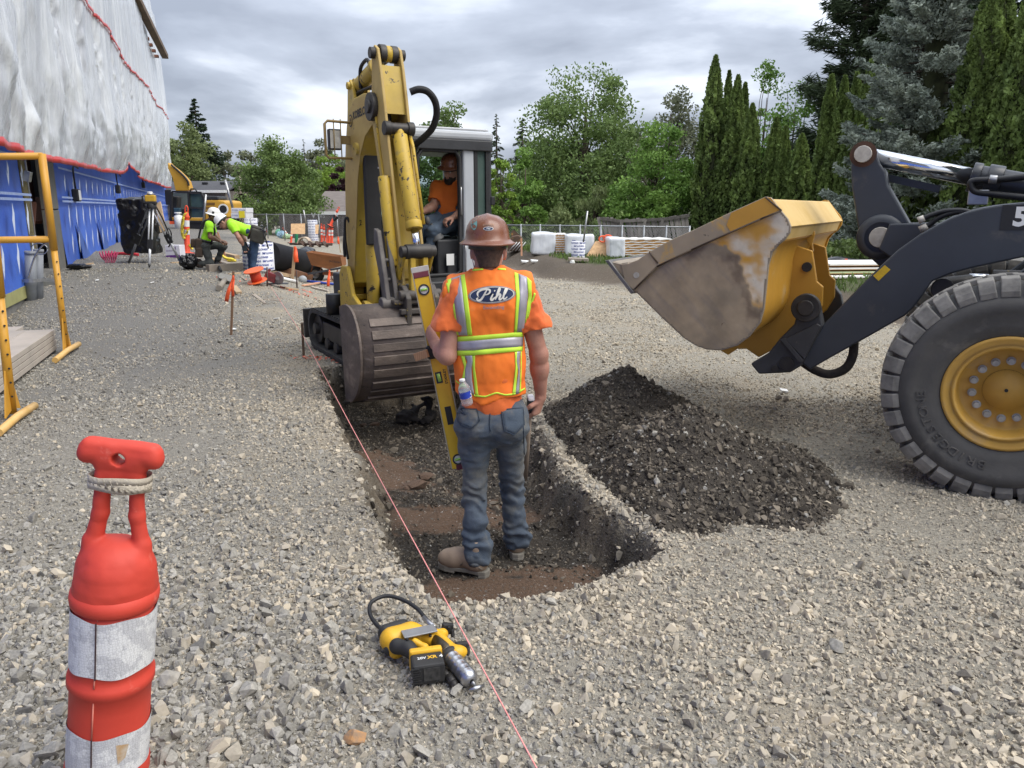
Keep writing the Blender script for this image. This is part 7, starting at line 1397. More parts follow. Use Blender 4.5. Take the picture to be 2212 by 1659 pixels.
def hand_items():
 # spirit level
 t=thing('spirit_level','long yellow spirit level held upright by the worker in the vest','spirit level',LV0);d=(LV1-LV0).normalized();vw=(LV0+LV1)/2-CAMP;vw.normalize();n=(vw-d*vw.dot(d)).normalized();x=d.cross(n).normalized();x=x if x.x>0 else-x;ln=(LV1-LV0).length
 q=lambda f,s,o:LV0+d*f*ln+x*s-n*o
 LY=mat('level_yellow',(0.72,0.46,0.015),(0.62,0.38,0.015),scale=6,rough=0.4,wear=[((0.25,0.2,0.1),0.68,8,0.05)]);w=0.040
 mb=MB();M=Matrix((x,n,d)).transposed();mb.box(q(0.5,0,0),(2*w,0.022,ln),M);b=mb.build('beam',LY,t,0.003)
 mb=MB();mb.box(q(0.5,-w-0.003,0),(0.006,0.027,ln*0.99),M);mb.box(q(0.5,w+0.003,0),(0.006,0.027,ln*0.99),M);mb.build('edge_rail',mat('level_edge',(0.42,0.38,0.28),None,scale=8,rough=0.4,metal=0.4),t,0.001)
 mb=MB();mb.box(q(0.0,0,0),(2*w+0.014,0.03,0.03),M);mb.build('end_cap',mat('cap_grey',(0.45,0.43,0.40),None,scale=9,rough=0.6),t,0.003);mb=MB();mb.box(q(0.026,0,0.005),(2*w,0.02,0.03),M);mb.build('end_grip',mat('grip_maroon',(0.15,0.03,0.045),None,scale=9,rough=0.6),t,0.003);mb=MB();mb.box(q(0.995,0.01,0.002),(2*w*0.7,0.026,0.03),M);mb.build('end_grip',mat('grip_maroon'  ,(0,0,0)),t,0.003)
 GV=mat('vial_green',(0.35,0.62,0.12),(0.25,0.5,0.1),scale=8,rough=0.15)
 for f,r in ((0.10,0.030),(0.955,0.030)):
  mb=MB();mb.ring(q(f,0,0.011),-n,r,r*0.72,0.004,22);mb.build('vial_ring',DKP,t);mb=MB();mb.cyl(q(f,0,0.0112),q(f,0,0.013),r*0.71,r*0.71,20);v=mb.build('vial_window',WHT,t);mb=MB();mb.cyl(q(f,-0.018,0.015),q(f,0.018,0.015),0.007,0.007,10);mb.build('vial',GV,v)
 mb=MB();mb.box(q(0.535,-0.014,0.0115),(0.034,0.003,0.062),M);mb.build('vial_ring',DKP,t,0.008);mb=MB();mb.cyl(q(0.515,-0.016,0.014),q(0.555,-0.012,0.014),0.009,0.009,10);mb.build('vial',GV,t)
 for f in (0.335,0.73):mb=MB();mb.box(q(f,0.0,0.0115),(0.034,0.003,0.10),M);mb.build('hand_hole',BLK,t,0.012)
 mb=MB();put_text(mb,'STANLEY',0.020,q(0.535,0.022,0.0118),-d,-x,0,0.0006);mb.build('lettering',INK,t)
 mb=MB();mb.box(q(0.405,0.0,0.0),(0.105,0.05,0.075),M);mb.build('black_tape',BLK,t,0.012)
 a,c=P(897,772,4.02),P(924,763,3.99);tg=mb=MB();mb.bar(a,c,0.02,0.042);o=mb.build('wooden_block',mat('cut_wood',(0.48,0.28,0.15),(0.38,0.21,0.11),scale=5,rough=0.8,wave=((0.36,0.19,0.10),30,3)),None,0.002,origin=a);tag(o,'small block of raw wood taped to the spirit level','wood block')
 # tape measure and wooden handle at the right hand
 h=P(1147,872,3.99);t=thing('tape_measure','silver and black tape measure in the right hand of the vest worker','tape measure',h);mb=MB();mb.box(h,(0.042,0.075,0.075),(0.1,0,0.1));mb.build('case',DKP,t,0.014);mb=MB();mb.box(h+Vector((-0.001,-0.005,0.034)),(0.036,0.07,0.022),(0.1,0,0.1));mb.build('case_top',mat('silver_case',(0.75,0.75,0.76),(0.6,0.6,0.62),scale=12,rough=0.3),t,0.008)
 a,c=P(1143,885,4.0),P(1134,1035,4.18);mb=MB();mb.tube([a,a+(c-a)*0.5,c],[0.017,0.0165,0.015],10);o=mb.build('wooden_stick',mat('old_handle',(0.27,0.21,0.16),(0.2,0.155,0.12),scale=9,rough=0.8,stretch=(6,6,0.6)),None,origin=c);tag(o,'weathered round wooden stick hanging from the right hand of the vest worker','stick')
 # bottle in the back pocket
 b0,b1=P(1010,874,3.715),P(998,820,3.70);ax=(b1-b0);L=ax.length;t=thing('water_bottle','half full clear water bottle in the left back pocket of the jeans','bottle',b0)
 PET=mat('clear_plastic',(0.80,0.82,0.84),(0.72,0.74,0.77),scale=9,rough=0.12,trans=0.75,ior=1.2)
 prof=[(0.026,0),(0.030,0.04),(0.0285,0.09),(0.030,0.14),(0.0285,0.19),(0.030,0.24),(0.030,0.62),(0.026,0.74),(0.016,0.87),(0.0115,0.90),(0.0115,0.94)]
 mb=MB();mb.lathe([(r,z*L) for r,z in prof],b0,ax,20);mb.build('bottle',PET,t);mb=MB();mb.lathe([(0.0308,0.30*L),(0.0308,0.56*L)],b0,ax,20);lb=mb.build('label_band',mat('bottle_label',(0.72,0.72,0.74),(0.02,0.05,0.36),scale=14,rough=0.4,c2pos=(0.48,0.5)),t);mb=MB();mb.cyl(b0+ax*0.93,b0+ax*1.02,0.0145,0.0145,16);mb.build('cap',WHT,t,0.002)
hand_items()
# -------- operator in the cab
def operator():
 Y=8.62;p=lambda x,y,Y=Y:P(x,y,Y)
 J=dict(head=p(975,368,8.55),neck=p(973,391,8.6),shL=p(1003,404,8.60),shR=p(946,404,8.66),elL=p(1003,452,8.50),wrL=p(979,470,8.36),elR=p(936,446,8.55),wrR=p(910,459,8.42),hipL=p(985,476,8.58),hipR=p(960,472,8.68),knL=p(935,500,8.32),knR=p(915,484,8.42),anL=p(922,572,8.32),anR=p(902,562,8.42),toeL=p(902,588,8.26),toeR=p(884,578,8.36))
 OT=mat('orange_shirt',(0.72,0.17,0.022),(0.60,0.13,0.018),scale=5,rough=0.85,bump=0.15,bscale=160);DJ=mat('dusty_denim',(0.075,0.105,0.145),(0.05,0.07,0.10),scale=4,rough=0.85,wear=[((0.16,0.15,0.13),0.55,4,0.2)])
 t,M,q=person('bearded operator in orange shirt and brown hard hat seated in the mini excavator cab',J,(-0.45,-0.85,-0.25),(0,-0.25,1),p(970,478),None,0.0095,OT,DJ,mat('brown_boot',(0.10,0.07,0.05),None,scale=6,rough=0.7),SKIN,MATS['hat_brown'],tw=0.165,belly=0.17,hands={'L':((-0.8,-0.5,-0.25),(0,0.1,-1),(45,50,35)),'R':((-0.85,-0.45,-0.1),(0,0.1,-1),(45,50,35))},beard=HAIR,sleeve=0.62)
 c=p(988,424,8.40);mb=MB();n=20;x,y=q['rt'],q['up']
 o=q['sh']-q['up']*0.16-q['fw']*0 ;
operator()
def background_workers():
 LT=mat('lime_tee',(0.36,0.78,0.02),(0.28,0.66,0.015),scale=4,rough=0.8,sheen=0.1);GP=mat('grey_work_trousers',(0.075,0.08,0.075),(0.045,0.05,0.048),scale=5,rough=0.9);BJ=mat('blue_jeans',(0.04,0.075,0.14),(0.026,0.05,0.10),scale=5,rough=0.85,wear=[((0.09,0.125,0.17),0.58,4,0.2)]);BB=mat('dark_boot',(0.05,0.035,0.028),None,scale=6,rough=0.7);WH=mat('white_hat',(0.74,0.73,0.70),(0.66,0.65,0.62),scale=8,rough=0.35,wear=[((0.4,0.37,0.32),0.70,7,0.06)])
 A=lambda x,y,Y:P(329.2+0.1323*x,411.5+0.1323*y,Y)
 Y=16.0;J=dict(head=A(1000,425,Y),neck=A(945,490,Y),shL=A(960,560,Y+0.17),shR=A(925,560,Y-0.17),elL=A(1010,740,Y+0.28),wrL=A(1120,820,Y+0.12),elR=A(945,760,Y-0.24),wrR=A(1090,825,Y-0.10),hipL=A(850,905,Y+0.09),hipR=A(850,905,Y-0.09),knR=A(950,1190,Y-0.1),anR=A(770,1195,Y-0.1),toeR=A(700,1215,Y-0.1),knL=A(1165,900,Y+0.12),anL=A(1060,1160,Y+0.12),toeL=A(1165,1205,Y+0.12))
 t,M,q=person('worker in a lime shirt and scuffed white hard hat kneeling on one knee, facing right',J,(1,-0.1,-0.25),(0.25,0,1),A(880,1200,Y),'workers in lime shirts',0.014,LT,GP,BB,SKIND,WH,tw=0.15,belly=0.15,sleeve=0.62,hands={'L':((1,0,-0.2),(0,0,-1)),'R':((1,0.1,-0.2),(0,0,-1))},beard=HAIR)
 mb=MB();mb.tube(spline([q['hp']+q['up']*0.11+q['rt']*(0.17*math.sin(a))+q['fw']*(0.125*math.cos(a)) for a in np.linspace(0,6.283,14)[:-1]],3,True),0.022,6,closed=True);mb.build('tool_belt',BLK,t)
 mb=MB();mb.tube(spline([q['hp']+q['up']*0.1-q['fw']*0.13+q['rt']*0.12,q['sh']-q['fw']*0.13+q['rt']*0.10,q['sh']+q['rt']*0.10+q['up']*0.08,q['sh']+q['fw']*0.13+q['rt']*0.12-q['up']*0.1,q['hp']+q['up']*0.12+q['fw']*0.12+q['rt']*0.12],6),0.020,6);mb.build('harness_strap',BLK,t)
 PO=mat('leather_pouch',(0.075,0.05,0.035),(0.04,0.03,0.022),scale=7,rough=0.8)
 for pt,sz in ((A(760,880,Y-0.16),(0.16,0.10,0.24)),(A(760,1010,Y-0.17),(0.15,0.09,0.2)),(A(680,860,Y-0.05),(0.14,0.09,0.18))):mb=MB();mb.box(pt,sz,(0.1,0.1,0.2),taper=(0.85,0.85));mb.build('tool_pouch',PO,t,0.025)
 mb=MB();pt=M @ Vector((-0.06,-0.13,0.1));hc=Vector(J['head'])+M @ Vector((0.118,0.03,0.09));mb.cyl(hc-M @ Vector((0.012,0,0)),hc+M @ Vector((0.001,0,0)),0.022,0.022,14);mb.build('sticker',INK,t)
 B=lambda x,y,Y:P(493.7+0.1488*x,438.9+0.1488*y,Y);Y=15.6;zg=float(ground_z(B(300,1020,Y).x,Y));
 J=dict(head=A(1150,520,Y),neck=B(5,262,Y),shL=B(60,300,Y+0.2),shR=B(50,330,Y-0.18),elL=B(215,490,Y+0.24),wrL=B(245,620,Y+0.14),elR=B(150,500,Y-0.22),wrR=B(225,625,Y-0.14),hipL=B(400,445,Y+0.09),hipR=B(400,450,Y-0.09),knL=B(330,730,Y+0.12),knR=B(370,730,Y-0.12),anL=B(340,985,Y+0.14),anR=B(350,1000,Y-0.12),toeL=B(230,1030,Y+0.14),toeR=B(240,1050,Y-0.12))
 t,M,q=person('worker in lime shirt and clean white hard hat bending over, hands at his knees',J,(-0.75,-0.1,-0.75),(-0.75,0,0.65),(B(300,1030,Y).x,Y,zg),'workers in lime shirts',0.014,LT,BJ,BB,SKIN,mat('clean_white_hat',(0.8,0.8,0.8),(0.72,0.72,0.73),scale=6,rough=0.3),tw=0.16,belly=0.16,sleeve=0.5,full=False,hands={'L':((0.2,0,-1),(0.3,0.9,0)),'R':((0.2,0,-1),(0.3,-0.9,0))})
 GLV=mat('dark_glove',(0.025,0.035,0.04),None,scale=8,rough=0.8)
 for s in 'LR':
  w=J['wr'+s];F=Field(w-Vector((0.15,0.15,0.27)),w+Vector((0.2,0.15,0.1)),0.009);F.cone(w+Vector((0,0,0.04)),w,0.040,0.038,0.01);add_hand(F,w,(0.2,0,-1),(0.3,0.9 if s=='L' else-0.9,0),1.18,(35,45,30),1 if s=='L' else-1);F.build('glove',GLV,t)
 mb=MB();mb.tube(spline([q['hp']+q['up']*0.12+q['rt']*(0.18*math.sin(a))+q['fw']*(0.13*math.cos(a)) for a in np.linspace(0,6.283,14)[:-1]],3,True),0.026,6,closed=True);mb.build('tool_belt',MATS['leather_pouch'],t)
 for pt,sz in ((B(430,480,Y-0.22),(0.26,0.12,0.26)),(B(400,380,Y-0.2),(0.18,0.1,0.14))):mb=MB();mb.box(pt,sz,(0.1,0.35,0.1),taper=(1.1,1.1));mb.build('tool_pouch',mat('canvas_pouch',(0.07,0.07,0.055),(0.045,0.04,0.035),scale=8,rough=0.9),t,0.03)
 mb=MB();mb.cyl(B(500,400,Y-0.28),B(580,660,Y-0.26),0.014,0.014,8);mb.box(B(500,395,Y-0.28),(0.12,0.03,0.03),(0,0.5,0));o=mb.build('hammer',BLK,None,origin=B(580,660,Y-0.26));tag(o,'dark handled hammer hanging from the tool belt of the bending worker','hammer')
background_workers()
# ------------------------------------------------------------ props
WOOD=mat('fresh_lumber',(0.46,0.33,0.20),(0.36,0.25,0.15),scale=2.5,rough=0.8,stretch=(2,2,2),bump=0.1,wear=[((0.28,0.21,0.14),0.62,3,0.15)]);GREYW=mat('grey_lumber',(0.30,0.255,0.205),(0.22,0.185,0.15),scale=2.5,rough=0.85,wear=[((0.16,0.14,0.12),0.60,3,0.15)]);PALEW=mat('pale_plank',(0.46,0.40,0.335),(0.37,0.325,0.275),scale=2.5,rough=0.85,wear=[((0.32,0.30,0.31),0.64,4,0.06)])
ORG=mat('safety_orange',(0.72,0.075,0.022),(0.62,0.06,0.02),scale=5,rough=0.5,wear=[((0.5,0.17,0.10),0.70,5,0.06)]);FLAG=mat('flagging_orange',(0.92,0.13,0.035),(0.8,0.10,0.03),scale=6,rough=0.5);SCAF=mat('scaffold_yellow',(0.60,0.31,0.035),(0.52,0.26,0.03),scale=3,rough=0.45,wear=[((0.55,0.43,0.30),0.66,5,0.05)])
def zS(x,y):return (329.2+0.1736*x,548.6+0.1736*y)
def zF(x,y):return (548.6+0.0992*x,384+0.0992*y)
def zE(x,y):return (351.1+0.0926*x,340.1+0.0926*y)
def zL(x,y):return (0.1984*x,630.9+0.1984*y)
def z3(x,y):return (329.2+0.1323*x,411.5+0.1323*y)
def z4(x,y):return (493.7+0.1488*x,438.9+0.1488*y)
def z6(x,y):return (740.6+0.2394*x,1261.8+0.2394*y)
def z8(x,y):return (1042.4+0.248*x,384+0.248*y)
UPZ=Vector((0,0,1))
# -------- foreground channelizer post
def channelizer():
 Y=1.95;a,b=P(264,945,Y),P(232,1659,Y);ax=(a-b).normalized();base=b-ax*(b.z/ax.z);xx=Vector((1,0.12,0));xx=(xx-ax*xx.dot(ax)).normalized();yy=ax.cross(xx);M=Matrix((xx,yy,ax)).transposed();H=(a-base).length
 lv=lambda py:(P(250,py,Y)-base).dot(ax);t=thing('channelizer_post','battered red and white channelizer post with a grab handle in the left foreground','channelizer',base)
 RED=mat('faded_red_plastic',(0.60,0.058,0.034),(0.52,0.048,0.028),scale=5,rough=0.62,rvar=0.1,wear=[((0.66,0.19,0.14),0.58,6,0.14),((0.55,0.38,0.30),0.68,9,0.015),((0.25,0.06,0.04),0.70,14,0.03)],bump=0.08,bscale=20);g=lambda x,y,z:base+M @ Vector((x,y,z))
 zs,zr=lv(1185),lv(1262);F=Field(np.array(base)-0.3,np.array(a)+0.3,0.0048) if False else Field(np.minimum(g(-0.16,-0.16,zs-0.14),g(0.16,0.16,zs-0.14))-0.02,np.maximum(g(-0.16,-0.16,H+0.03),g(0.16,0.16,H+0.03))+0.02,0.0045)
 F.cone(g(-0.085,0,lv(986)),g(0.085,0,lv(986)),0.022,0.022,0.012);F.rbox(g(0,0,lv(971)),(0.10,0.026,0.028),0.022,M,0.015);F.rbox(g(0,0,lv(1016)),(0.060,0.022,0.045),0.016,M,0.015)
 for s in (-1,1):F.cone(g(0.043*s,0,lv(1030)),g(0.046*s,0,lv(1110)),0.019,0.021,0.008);F.cone(g(0.046*s,0,lv(1110)),g(0.062*s,0,lv(1172)),0.021,0.024,0.008);F.cone(g(0.062*s,0,lv(1172)),g(0.068*s,0,lv(1215)),0.024,0.030,0.012)
 F.cone(g(0,0,lv(1216)),g(0,0,lv(1250)),0.070,0.096,0.02);F.cone(g(0,0,lv(1235)),g(0,0,lv(1275)),0.100,0.103,0.02);F.cut(g(0,0,lv(1300)),-ax);F.cone(g(0,-0.06,lv(986)),g(0,0.06,lv(986)),0.0165,0.0165,0,'s')
 F.ell(g(-0.045,-0.085,lv(1205)),(0.035,0.03,0.04),M,0,'s') if False else None
 warp(F,0.0035,11,3.0);F.build('handle',RED,t)
 zz=lambda py:lv(py);r=0.104
 mb=MB();mb.lathe([(r,zz(1298)),(r+0.008,zz(1293)),(r+0.010,zz(1282)),(r+0.008,zz(1270)),(r-0.004,zz(1262))],base,ax,40);mb.build('rim',RED,t)
 mb=MB();mb.lathe([(0.0,zz(1280)),(r-0.002,zz(1290)),(r,zz(1430)),(r,zz(1440)),(r+0.009,zz(1446)),(r+0.010,zz(1462)),(r+0.002,zz(1468)),(r+0.002,zz(1505)),(r+0.004,zz(1632)),(r+0.009,zz(1640)),(r+0.010,zz(1660)),(r+0.006,zz(1672)),(r+0.008,0.03),(r+0.02,0.0)],base,ax,40);mb.build('tube',RED,t)
 SHEET=mat('reflective_sheeting',(0.74,0.74,0.73),(0.56,0.56,0.57),scale=16,rough=0.35,c2pos=(0.46,0.52),bump=0.2,bscale=140,wear=[((0.40,0.36,0.33),0.70,9,0.03)])
 hexn=SHEET.node_tree;hv=hexn.nodes.new('ShaderNodeTexVoronoi');hv.feature='DISTANCE_TO_EDGE';hv.inputs['Scale'].default_value=130;hv.inputs['Randomness'].default_value=0.45;hr=hexn.nodes.new('ShaderNodeValToRGB');hr.color_ramp.elements[0].position=0.02;hr.color_ramp.elements[0].color=(0.72,0.72,0.72,1);hr.color_ramp.elements[1].position=0.10;tcn=hexn.nodes.new('ShaderNodeTexCoord');hexn.links.new(tcn.outputs['Object'],hv.inputs['Vector']);hexn.links.new(hv.outputs['Distance'],hr.inputs[0]);hm=hexn.nodes.new('ShaderNodeMix');hm.data_type='RGBA';hm.blend_type='MULTIPLY';hm.inputs[0].default_value=1.0;pb=hexn.nodes['Principled BSDF'];hexn.links.new(pb.inputs['Base Color'].links[0].from_socket,hm.inputs[6]);hexn.links.new(hr.outputs[0],hm.inputs[7]);hexn.links.new(hm.outputs[2],pb.inputs['Base Color'])
 for y0,y1 in ((1302,1420),(1545,1634)):
  mb=MB();n=60;vs=[]
  for k in range(n+1):
   a0=2*math.pi*k/n
   for f in range(5):z=zz(y0)+(zz(y1)-zz(y0))*f/4+(0.004*math.sin(a0*5+f))*(f in (0,4));vs.append(g((r+0.0055)*math.cos(a0),(r+0.0055)*math.sin(a0),z))
  mb.add(vs,[(k*5+f,(k+1)*5+f,(k+1)*5+f+1,k*5+f+1) for k in range(n) for f in range(4)],0,True);bd=mb.build('reflective_band',SHEET,t)
  mb=MB();an=R(-94);mb.bar(g((r+0.007)*math.cos(an),(r+0.007)*math.sin(an),zz(y0)),g((r+0.007)*math.cos(an+0.03),(r+0.007)*math.sin(an+0.03),zz(y1)),0.003,0.003,yy);mb.build('seam',mat('dark_seam',(0.06,0.03,0.03),None,scale=9,rough=0.8),bd)
  if y0>1500:
   mb=MB();mb.add([g((r+0.0068)*math.cos(an),(r+0.0068)*math.sin(an),z) for an,z in ((R(-62),zz(1560)),(R(-44),zz(1566)),(R(-48),zz(1592)),(R(-58),zz(1602)))],[(0,1,2,3)]);mb.build('rust_stain',mat('rust_mark',(0.42,0.25,0.10),(0.5,0.42,0.33),scale=40,rough=0.8),bd)
 for z0,z1,rr in ((1302,1240,0.101),(1440,1420,r+0.003),(1545,1470,r+0.005)):
  mb=MB();an=R(-94);mb.tube([g(rr*math.cos(an),rr*math.sin(an),zz(z0)),g(rr*(0.985 if z1>1300 else 0.93)*math.cos(an),rr*(0.985 if z1>1300 else 0.93)*math.sin(an),zz(z1))],0.0022,6);mb.build('mould_seam',mat('pale_scuff',(0.66,0.22,0.16),None,scale=20,rough=0.7),t)
 CR=mat('masking_tape',(0.50,0.44,0.34),(0.40,0.35,0.27),scale=9,rough=0.8,bump=0.5,bscale=40)
 for k,(y0,dz,tl) in enumerate(((1030,0.010,0.07),(1038,0.012,-0.05),(1046,0.009,0.03),(1041,0.007,-0.12))):
  mb=MB();n=30;pts=[g(0.080*math.cos(q),0.041*math.sin(q),lv(y0)+tl*0.1*math.cos(q)+0.003*math.sin(3*q+k)) for q in np.linspace(0,2*math.pi,n+1)[:-1]];vs=[]
  for q in pts:vs+=[q+ax*dz,q-ax*dz]
  mb.add(vs,[(2*i,2*((i+1) % n),2*((i+1) % n)+1,2*i+1) for i in range(n)],0,True);mb.build('masking_tape',CR,t,solid=0.0025)
channelizer()
# -------- battery grease gun
def grease_gun():
 K=lambda x,y,z=0.0:G(*z6(x,y),z+0.012);t=thing('grease_gun','yellow and black battery grease gun lying on the gravel in the foreground','grease gun',G(*z6(750,640),0.0))
 GY=mat('tool_yellow',(0.70,0.39,0.02),(0.60,0.33,0.018),scale=9,rough=0.45,wear=[((0.12,0.09,0.05),0.60,11,0.08)]);TB=mat('tool_black',(0.028,0.027,0.026),(0.018,0.018,0.018),scale=12,rough=0.6,wear=[((0.16,0.14,0.11),0.66,14,0.08)])
 pts=[K(x,y,z) for x,y,z in ((440,500,0.05),(660,430,0.055),(830,470,0.06),(940,520,0.06),(1060,640,0.055))];lo=np.min([tuple(p) for p in pts],0)-0.12;hi=np.max([tuple(p) for p in pts],0)+0.12
 F=Field(lo,hi,0.0032);F.cone(K(445,500,0.05),K(610,450,0.055),0.048,0.044,0.01);F.cone(K(610,450,0.055),K(790,490,0.05),0.036,0.03,0.02);F.cone(K(480,600,0.03),K(620,520,0.03),0.03,0.03,0.015);F.cone(K(800,480,0.055),K(900,450,0.062),0.026,0.022,0.015);F.cone(K(880,480,0.066),K(1020,610,0.062),0.018,0.018,0.01);F.cone(K(820,520,0.035),K(930,650,0.035),0.014,0.014,0.01)
 F.cone(K(930,640,0.045),K(1070,610,0.055),0.024,0.022,0.015);F.cut(K(600,600,-0.004),(0,0,-1));F.build('housing',GY,t)
 def blob(name,m,cs,h=0.0035):
  q=[c[:3] for c in cs];A=np.array([tuple(p) for c in cs for p in (c[0],c[1])]);F=Field(A.min(0)-0.07,A.max(0)+0.07,h)
  for p0,p1,r0,r1 in cs:F.cone(p0,p1,r0,r1,0.012)
  return F.build(name,m,t)
 blob('motor_cap',TB,[(K(395,440,0.06),K(540,385,0.066),0.034,0.03),(K(400,520,0.035),K(420,600,0.03),0.022,0.02)]);blob('grip',TB,[(K(490,560,0.06),K(590,580,0.062),0.030,0.026),(K(590,580,0.06),K(670,660,0.05),0.026,0.024)]);blob('trigger_guard',GY,[(K(650,520,0.075),K(740,570,0.06),0.014,0.012),(K(740,570,0.06),K(720,640,0.045),0.010,0.010)])
 a,b=K(610,730,0.05),K(900,690,0.05);d=(b-a).normalized();f=Vector((d.y,-d.x,0));Mb=Matrix((d,-f,UPZ)).transposed();L=(b-a).length
 mb=MB();mb.box((a+b)/2+f*0.028+Vector((0,0,-0.004)),(L*0.98,0.085,0.078),Mb);bt=mb.build('battery',TB,t,0.008);mb=MB();mb.box((a+b)/2-f*0.022+Vector((0,0,0.006)),(L*1.02,0.03,0.082),Mb);mb.build('battery_foot',GY,t,0.008)
 for k in range(7):mb=MB();mb.box(a+d*L*(0.08+0.05*(k % 2))+f*0.072+Vector((0,0,-0.03+0.009*k)),(0.03,0.004,0.004),Mb);mb.build('rib',TB,bt)
 mb=MB();mb.box((a+b)/2+f*0.0715+Vector((0.01,0,0.0)),(L*0.5,0.002,0.05),Mb);mb.build('battery_label',mat('worn_label',(0.06,0.058,0.055),(0.018,0.018,0.018),scale=50,rough=0.5),bt)
 mb=MB();c=(a+b)/2+f*0.022+Vector((0,0,0.0355));put_text(mb,'20V',0.020,c-d*0.02,d,-f,0,0.0004);put_text(mb,'4',0.026,c+d*0.05,d,-f,0,0.0004);mb.build('lettering',WHT,bt);mb=MB();put_text(mb,'XR',0.026,c+d*0.018,d,-f,0,0.0008);mb.build('lettering',GY,bt)
 c0,c1=K(850,500,0.05),K(980,650,0.05);mb=MB();mb.cyl(c0,c1,0.030,0.030,20);mb.build('barrel',mat('greasy_barrel',(0.10,0.075,0.035),(0.04,0.033,0.025),scale=14,rough=0.35,metal=0.4),t)
 e0,e1=K(965,645,0.046),K(1165,880,0.034);dd=(e1-e0);L=dd.length;TUBE=mat('zinc_tube',(0.55,0.55,0.56),(0.36,0.36,0.37),scale=12,rough=0.28,metal=0.9)
 mb=MB();prof=[(0.034,-0.01),(0.034,0.0),(0.0325,0.004)];z=0.02
 while z<L*0.78:prof+=[(0.0325,z),(0.0335,z+0.003),(0.0325,z+0.006)];z+=0.027
 prof+=[(0.0325,L*0.80),(0.034,L*0.86),(0.030,L*0.93),(0.020,L*0.985),(0.009,L)];mb.lathe(prof,e0,dd,28);mb.build('grease_tube',TUBE,t)
 mb=MB();mb.lathe([(0.037,-0.006),(0.040,0.004),(0.037,0.014),(0.033,0.016)],e0,dd,26);mb.build('collar',TB,t)
 mb=MB();mb.cyl(e1,K(1195,915,0.022),0.007,0.006,10);mb.build('rod_end',STEEL,t);mb=MB();mb.tube([K(1140,958,0.014),K(1205,938,0.02),K(1272,915,0.016)],[0.006,0.0085,0.006],8);mb.build('pull_handle',TUBE,t)
 mb=MB();mb.cyl(K(910,790,0.02),K(960,840,0.016),0.013,0.013,12);mb.cyl(K(960,840,0.016),K(1000,895,0.014),0.018,0.016,12);mb.sphere(K(1005,905,0.014),0.016,10,8);mb.build('coupler',GREASE,t)
 mb=MB();mb.box(K(690,425,0.094),(0.13,0.055,0.006),math.atan2(d.y,d.x)+0.15);mb.build('gear_plate',STEEL,t,0.002)
 for p0,p1 in ((K(890,400,0.07),K(990,400,0.06)),(K(1010,575,0.062),K(1130,565,0.05))):mb=MB();mb.bar(p0,p1,0.022,0.044);mb.bar(p1,p1+Vector((0.0,-0.012,-0.03)),0.014,0.03);mb.build('strap_bracket',TB,t,0.006)
 for x,y,z in ((580,490,0.098),(790,458,0.082),(960,388,0.083),(1098,550,0.075)):mb=MB();q=K(x,y,z);mb.cyl(q-Vector((0,0,0.006)),q+Vector((0,0,0.001)),0.0055,0.0055,10);mb.build('screw',BLK,t)
 mb=MB();mb.tube(spline([K(x,y,z) for x,y,z in ((385,430,0.05),(300,360,0.045),(243,260,0.05),(262,160,0.06),(400,106,0.07),(560,150,0.06),(680,230,0.05),(742,312,0.05))],8),0.0085,10);mb.build('grease_hose',BLK,t);mb=MB();mb.cyl(K(735,305,0.05),K(830,400,0.055),0.0115,0.0105,12);mb.build('hose_sleeve',TUBE,t)
grease_gun()
# -------- string line and pins
def stringline():
 A,B,C=G(1166,1672,0.10),P(654,724,8.55),P(577,607,14.6);PK=mat('pink_string',(0.85,0.36,0.33),(0.7,0.25,0.22),scale=60,rough=0.7);mb=MB();mb.tube([A+(A-B)*0.03,A,A+(B-A)*0.5-Vector((0,0,0.01)),B],0.0028,5);mb.tube([B,C],0.003,4);o=mb.build('string_line',PK,None,origin=B);tag(o,'taut pink mason string running along the left edge of the trench','string')
 b=GG(656,768);mb=MB();mb.bar(b-Vector((0,0,0.1)),(B.x,B.y,B.z+0.14),0.028,0.022);o=mb.build('wooden_stake',mat('stake_wood',(0.20,0.14,0.095),(0.14,0.10,0.07),scale=5,rough=0.9),None,origin=b);tag(o,'short bare stake holding the pink string beside the excavator track','stake')
stringline()
def ribbon_flag(t,p,d,ln,w,m=FLAG):
 p,d=Vector(p),Vector(d).normalized();sd=d.cross(Vector((0,1,0.2))).normalized();mb=MB();n=8;vs=[]
 for k in range(n+1):f=k/n;c=p+d*ln*f+Vector((0,0.015*math.sin(f*7),0));ww=w*(0.45+0.55*min(1,f*2))/2;vs+=[c+sd*ww+Vector((0,0.01*math.sin(f*9),0)),c-sd*ww]
 mb.add(vs,[(2*k,2*k+1,2*k+3,2*k+2) for k in range(n)],0,True);mb.build('ribbon',m,t,solid=0.002)
def stake(label,base_px,top_px,w=0.035,m=WOOD,flags=(),Y=None,name='wooden_stake',cat='stake'):
 b=GG(*base_px) if Y is None else P(*base_px,Y);tp=P(*top_px,b.y);t=thing(name,label,cat,b);mb=MB();mb.bar(b-(tp-b).normalized()*0.1,tp,w,w*0.55,(0,1,0));mb.build('shaft',m,t,0.001)
 for px,d,ln,fw in flags:ribbon_flag(t,P(*px,b.y-0.03),d,ln,fw)
 return t
stake('thin lath with a long orange ribbon standing alone on the gravel left of the trench',zS(980,1012),zS(1008,218),0.030,mat('brown_lath',(0.27,0.16,0.095),(0.2,0.12,0.07),scale=5,rough=0.9),[(zS(1010,270),(-0.32,-0.05,-0.9),0.36,0.05),(zS(1006,265),(-0.1,0,-1),0.28,0.035)])
stake('pale wood stake with an orange ribbon in front of the black wrapped pipe',z4(925,1105),z4(965,622),0.06,WOOD,[(z4(965,630),(0.05,-0.1,-1),0.34,0.1)])
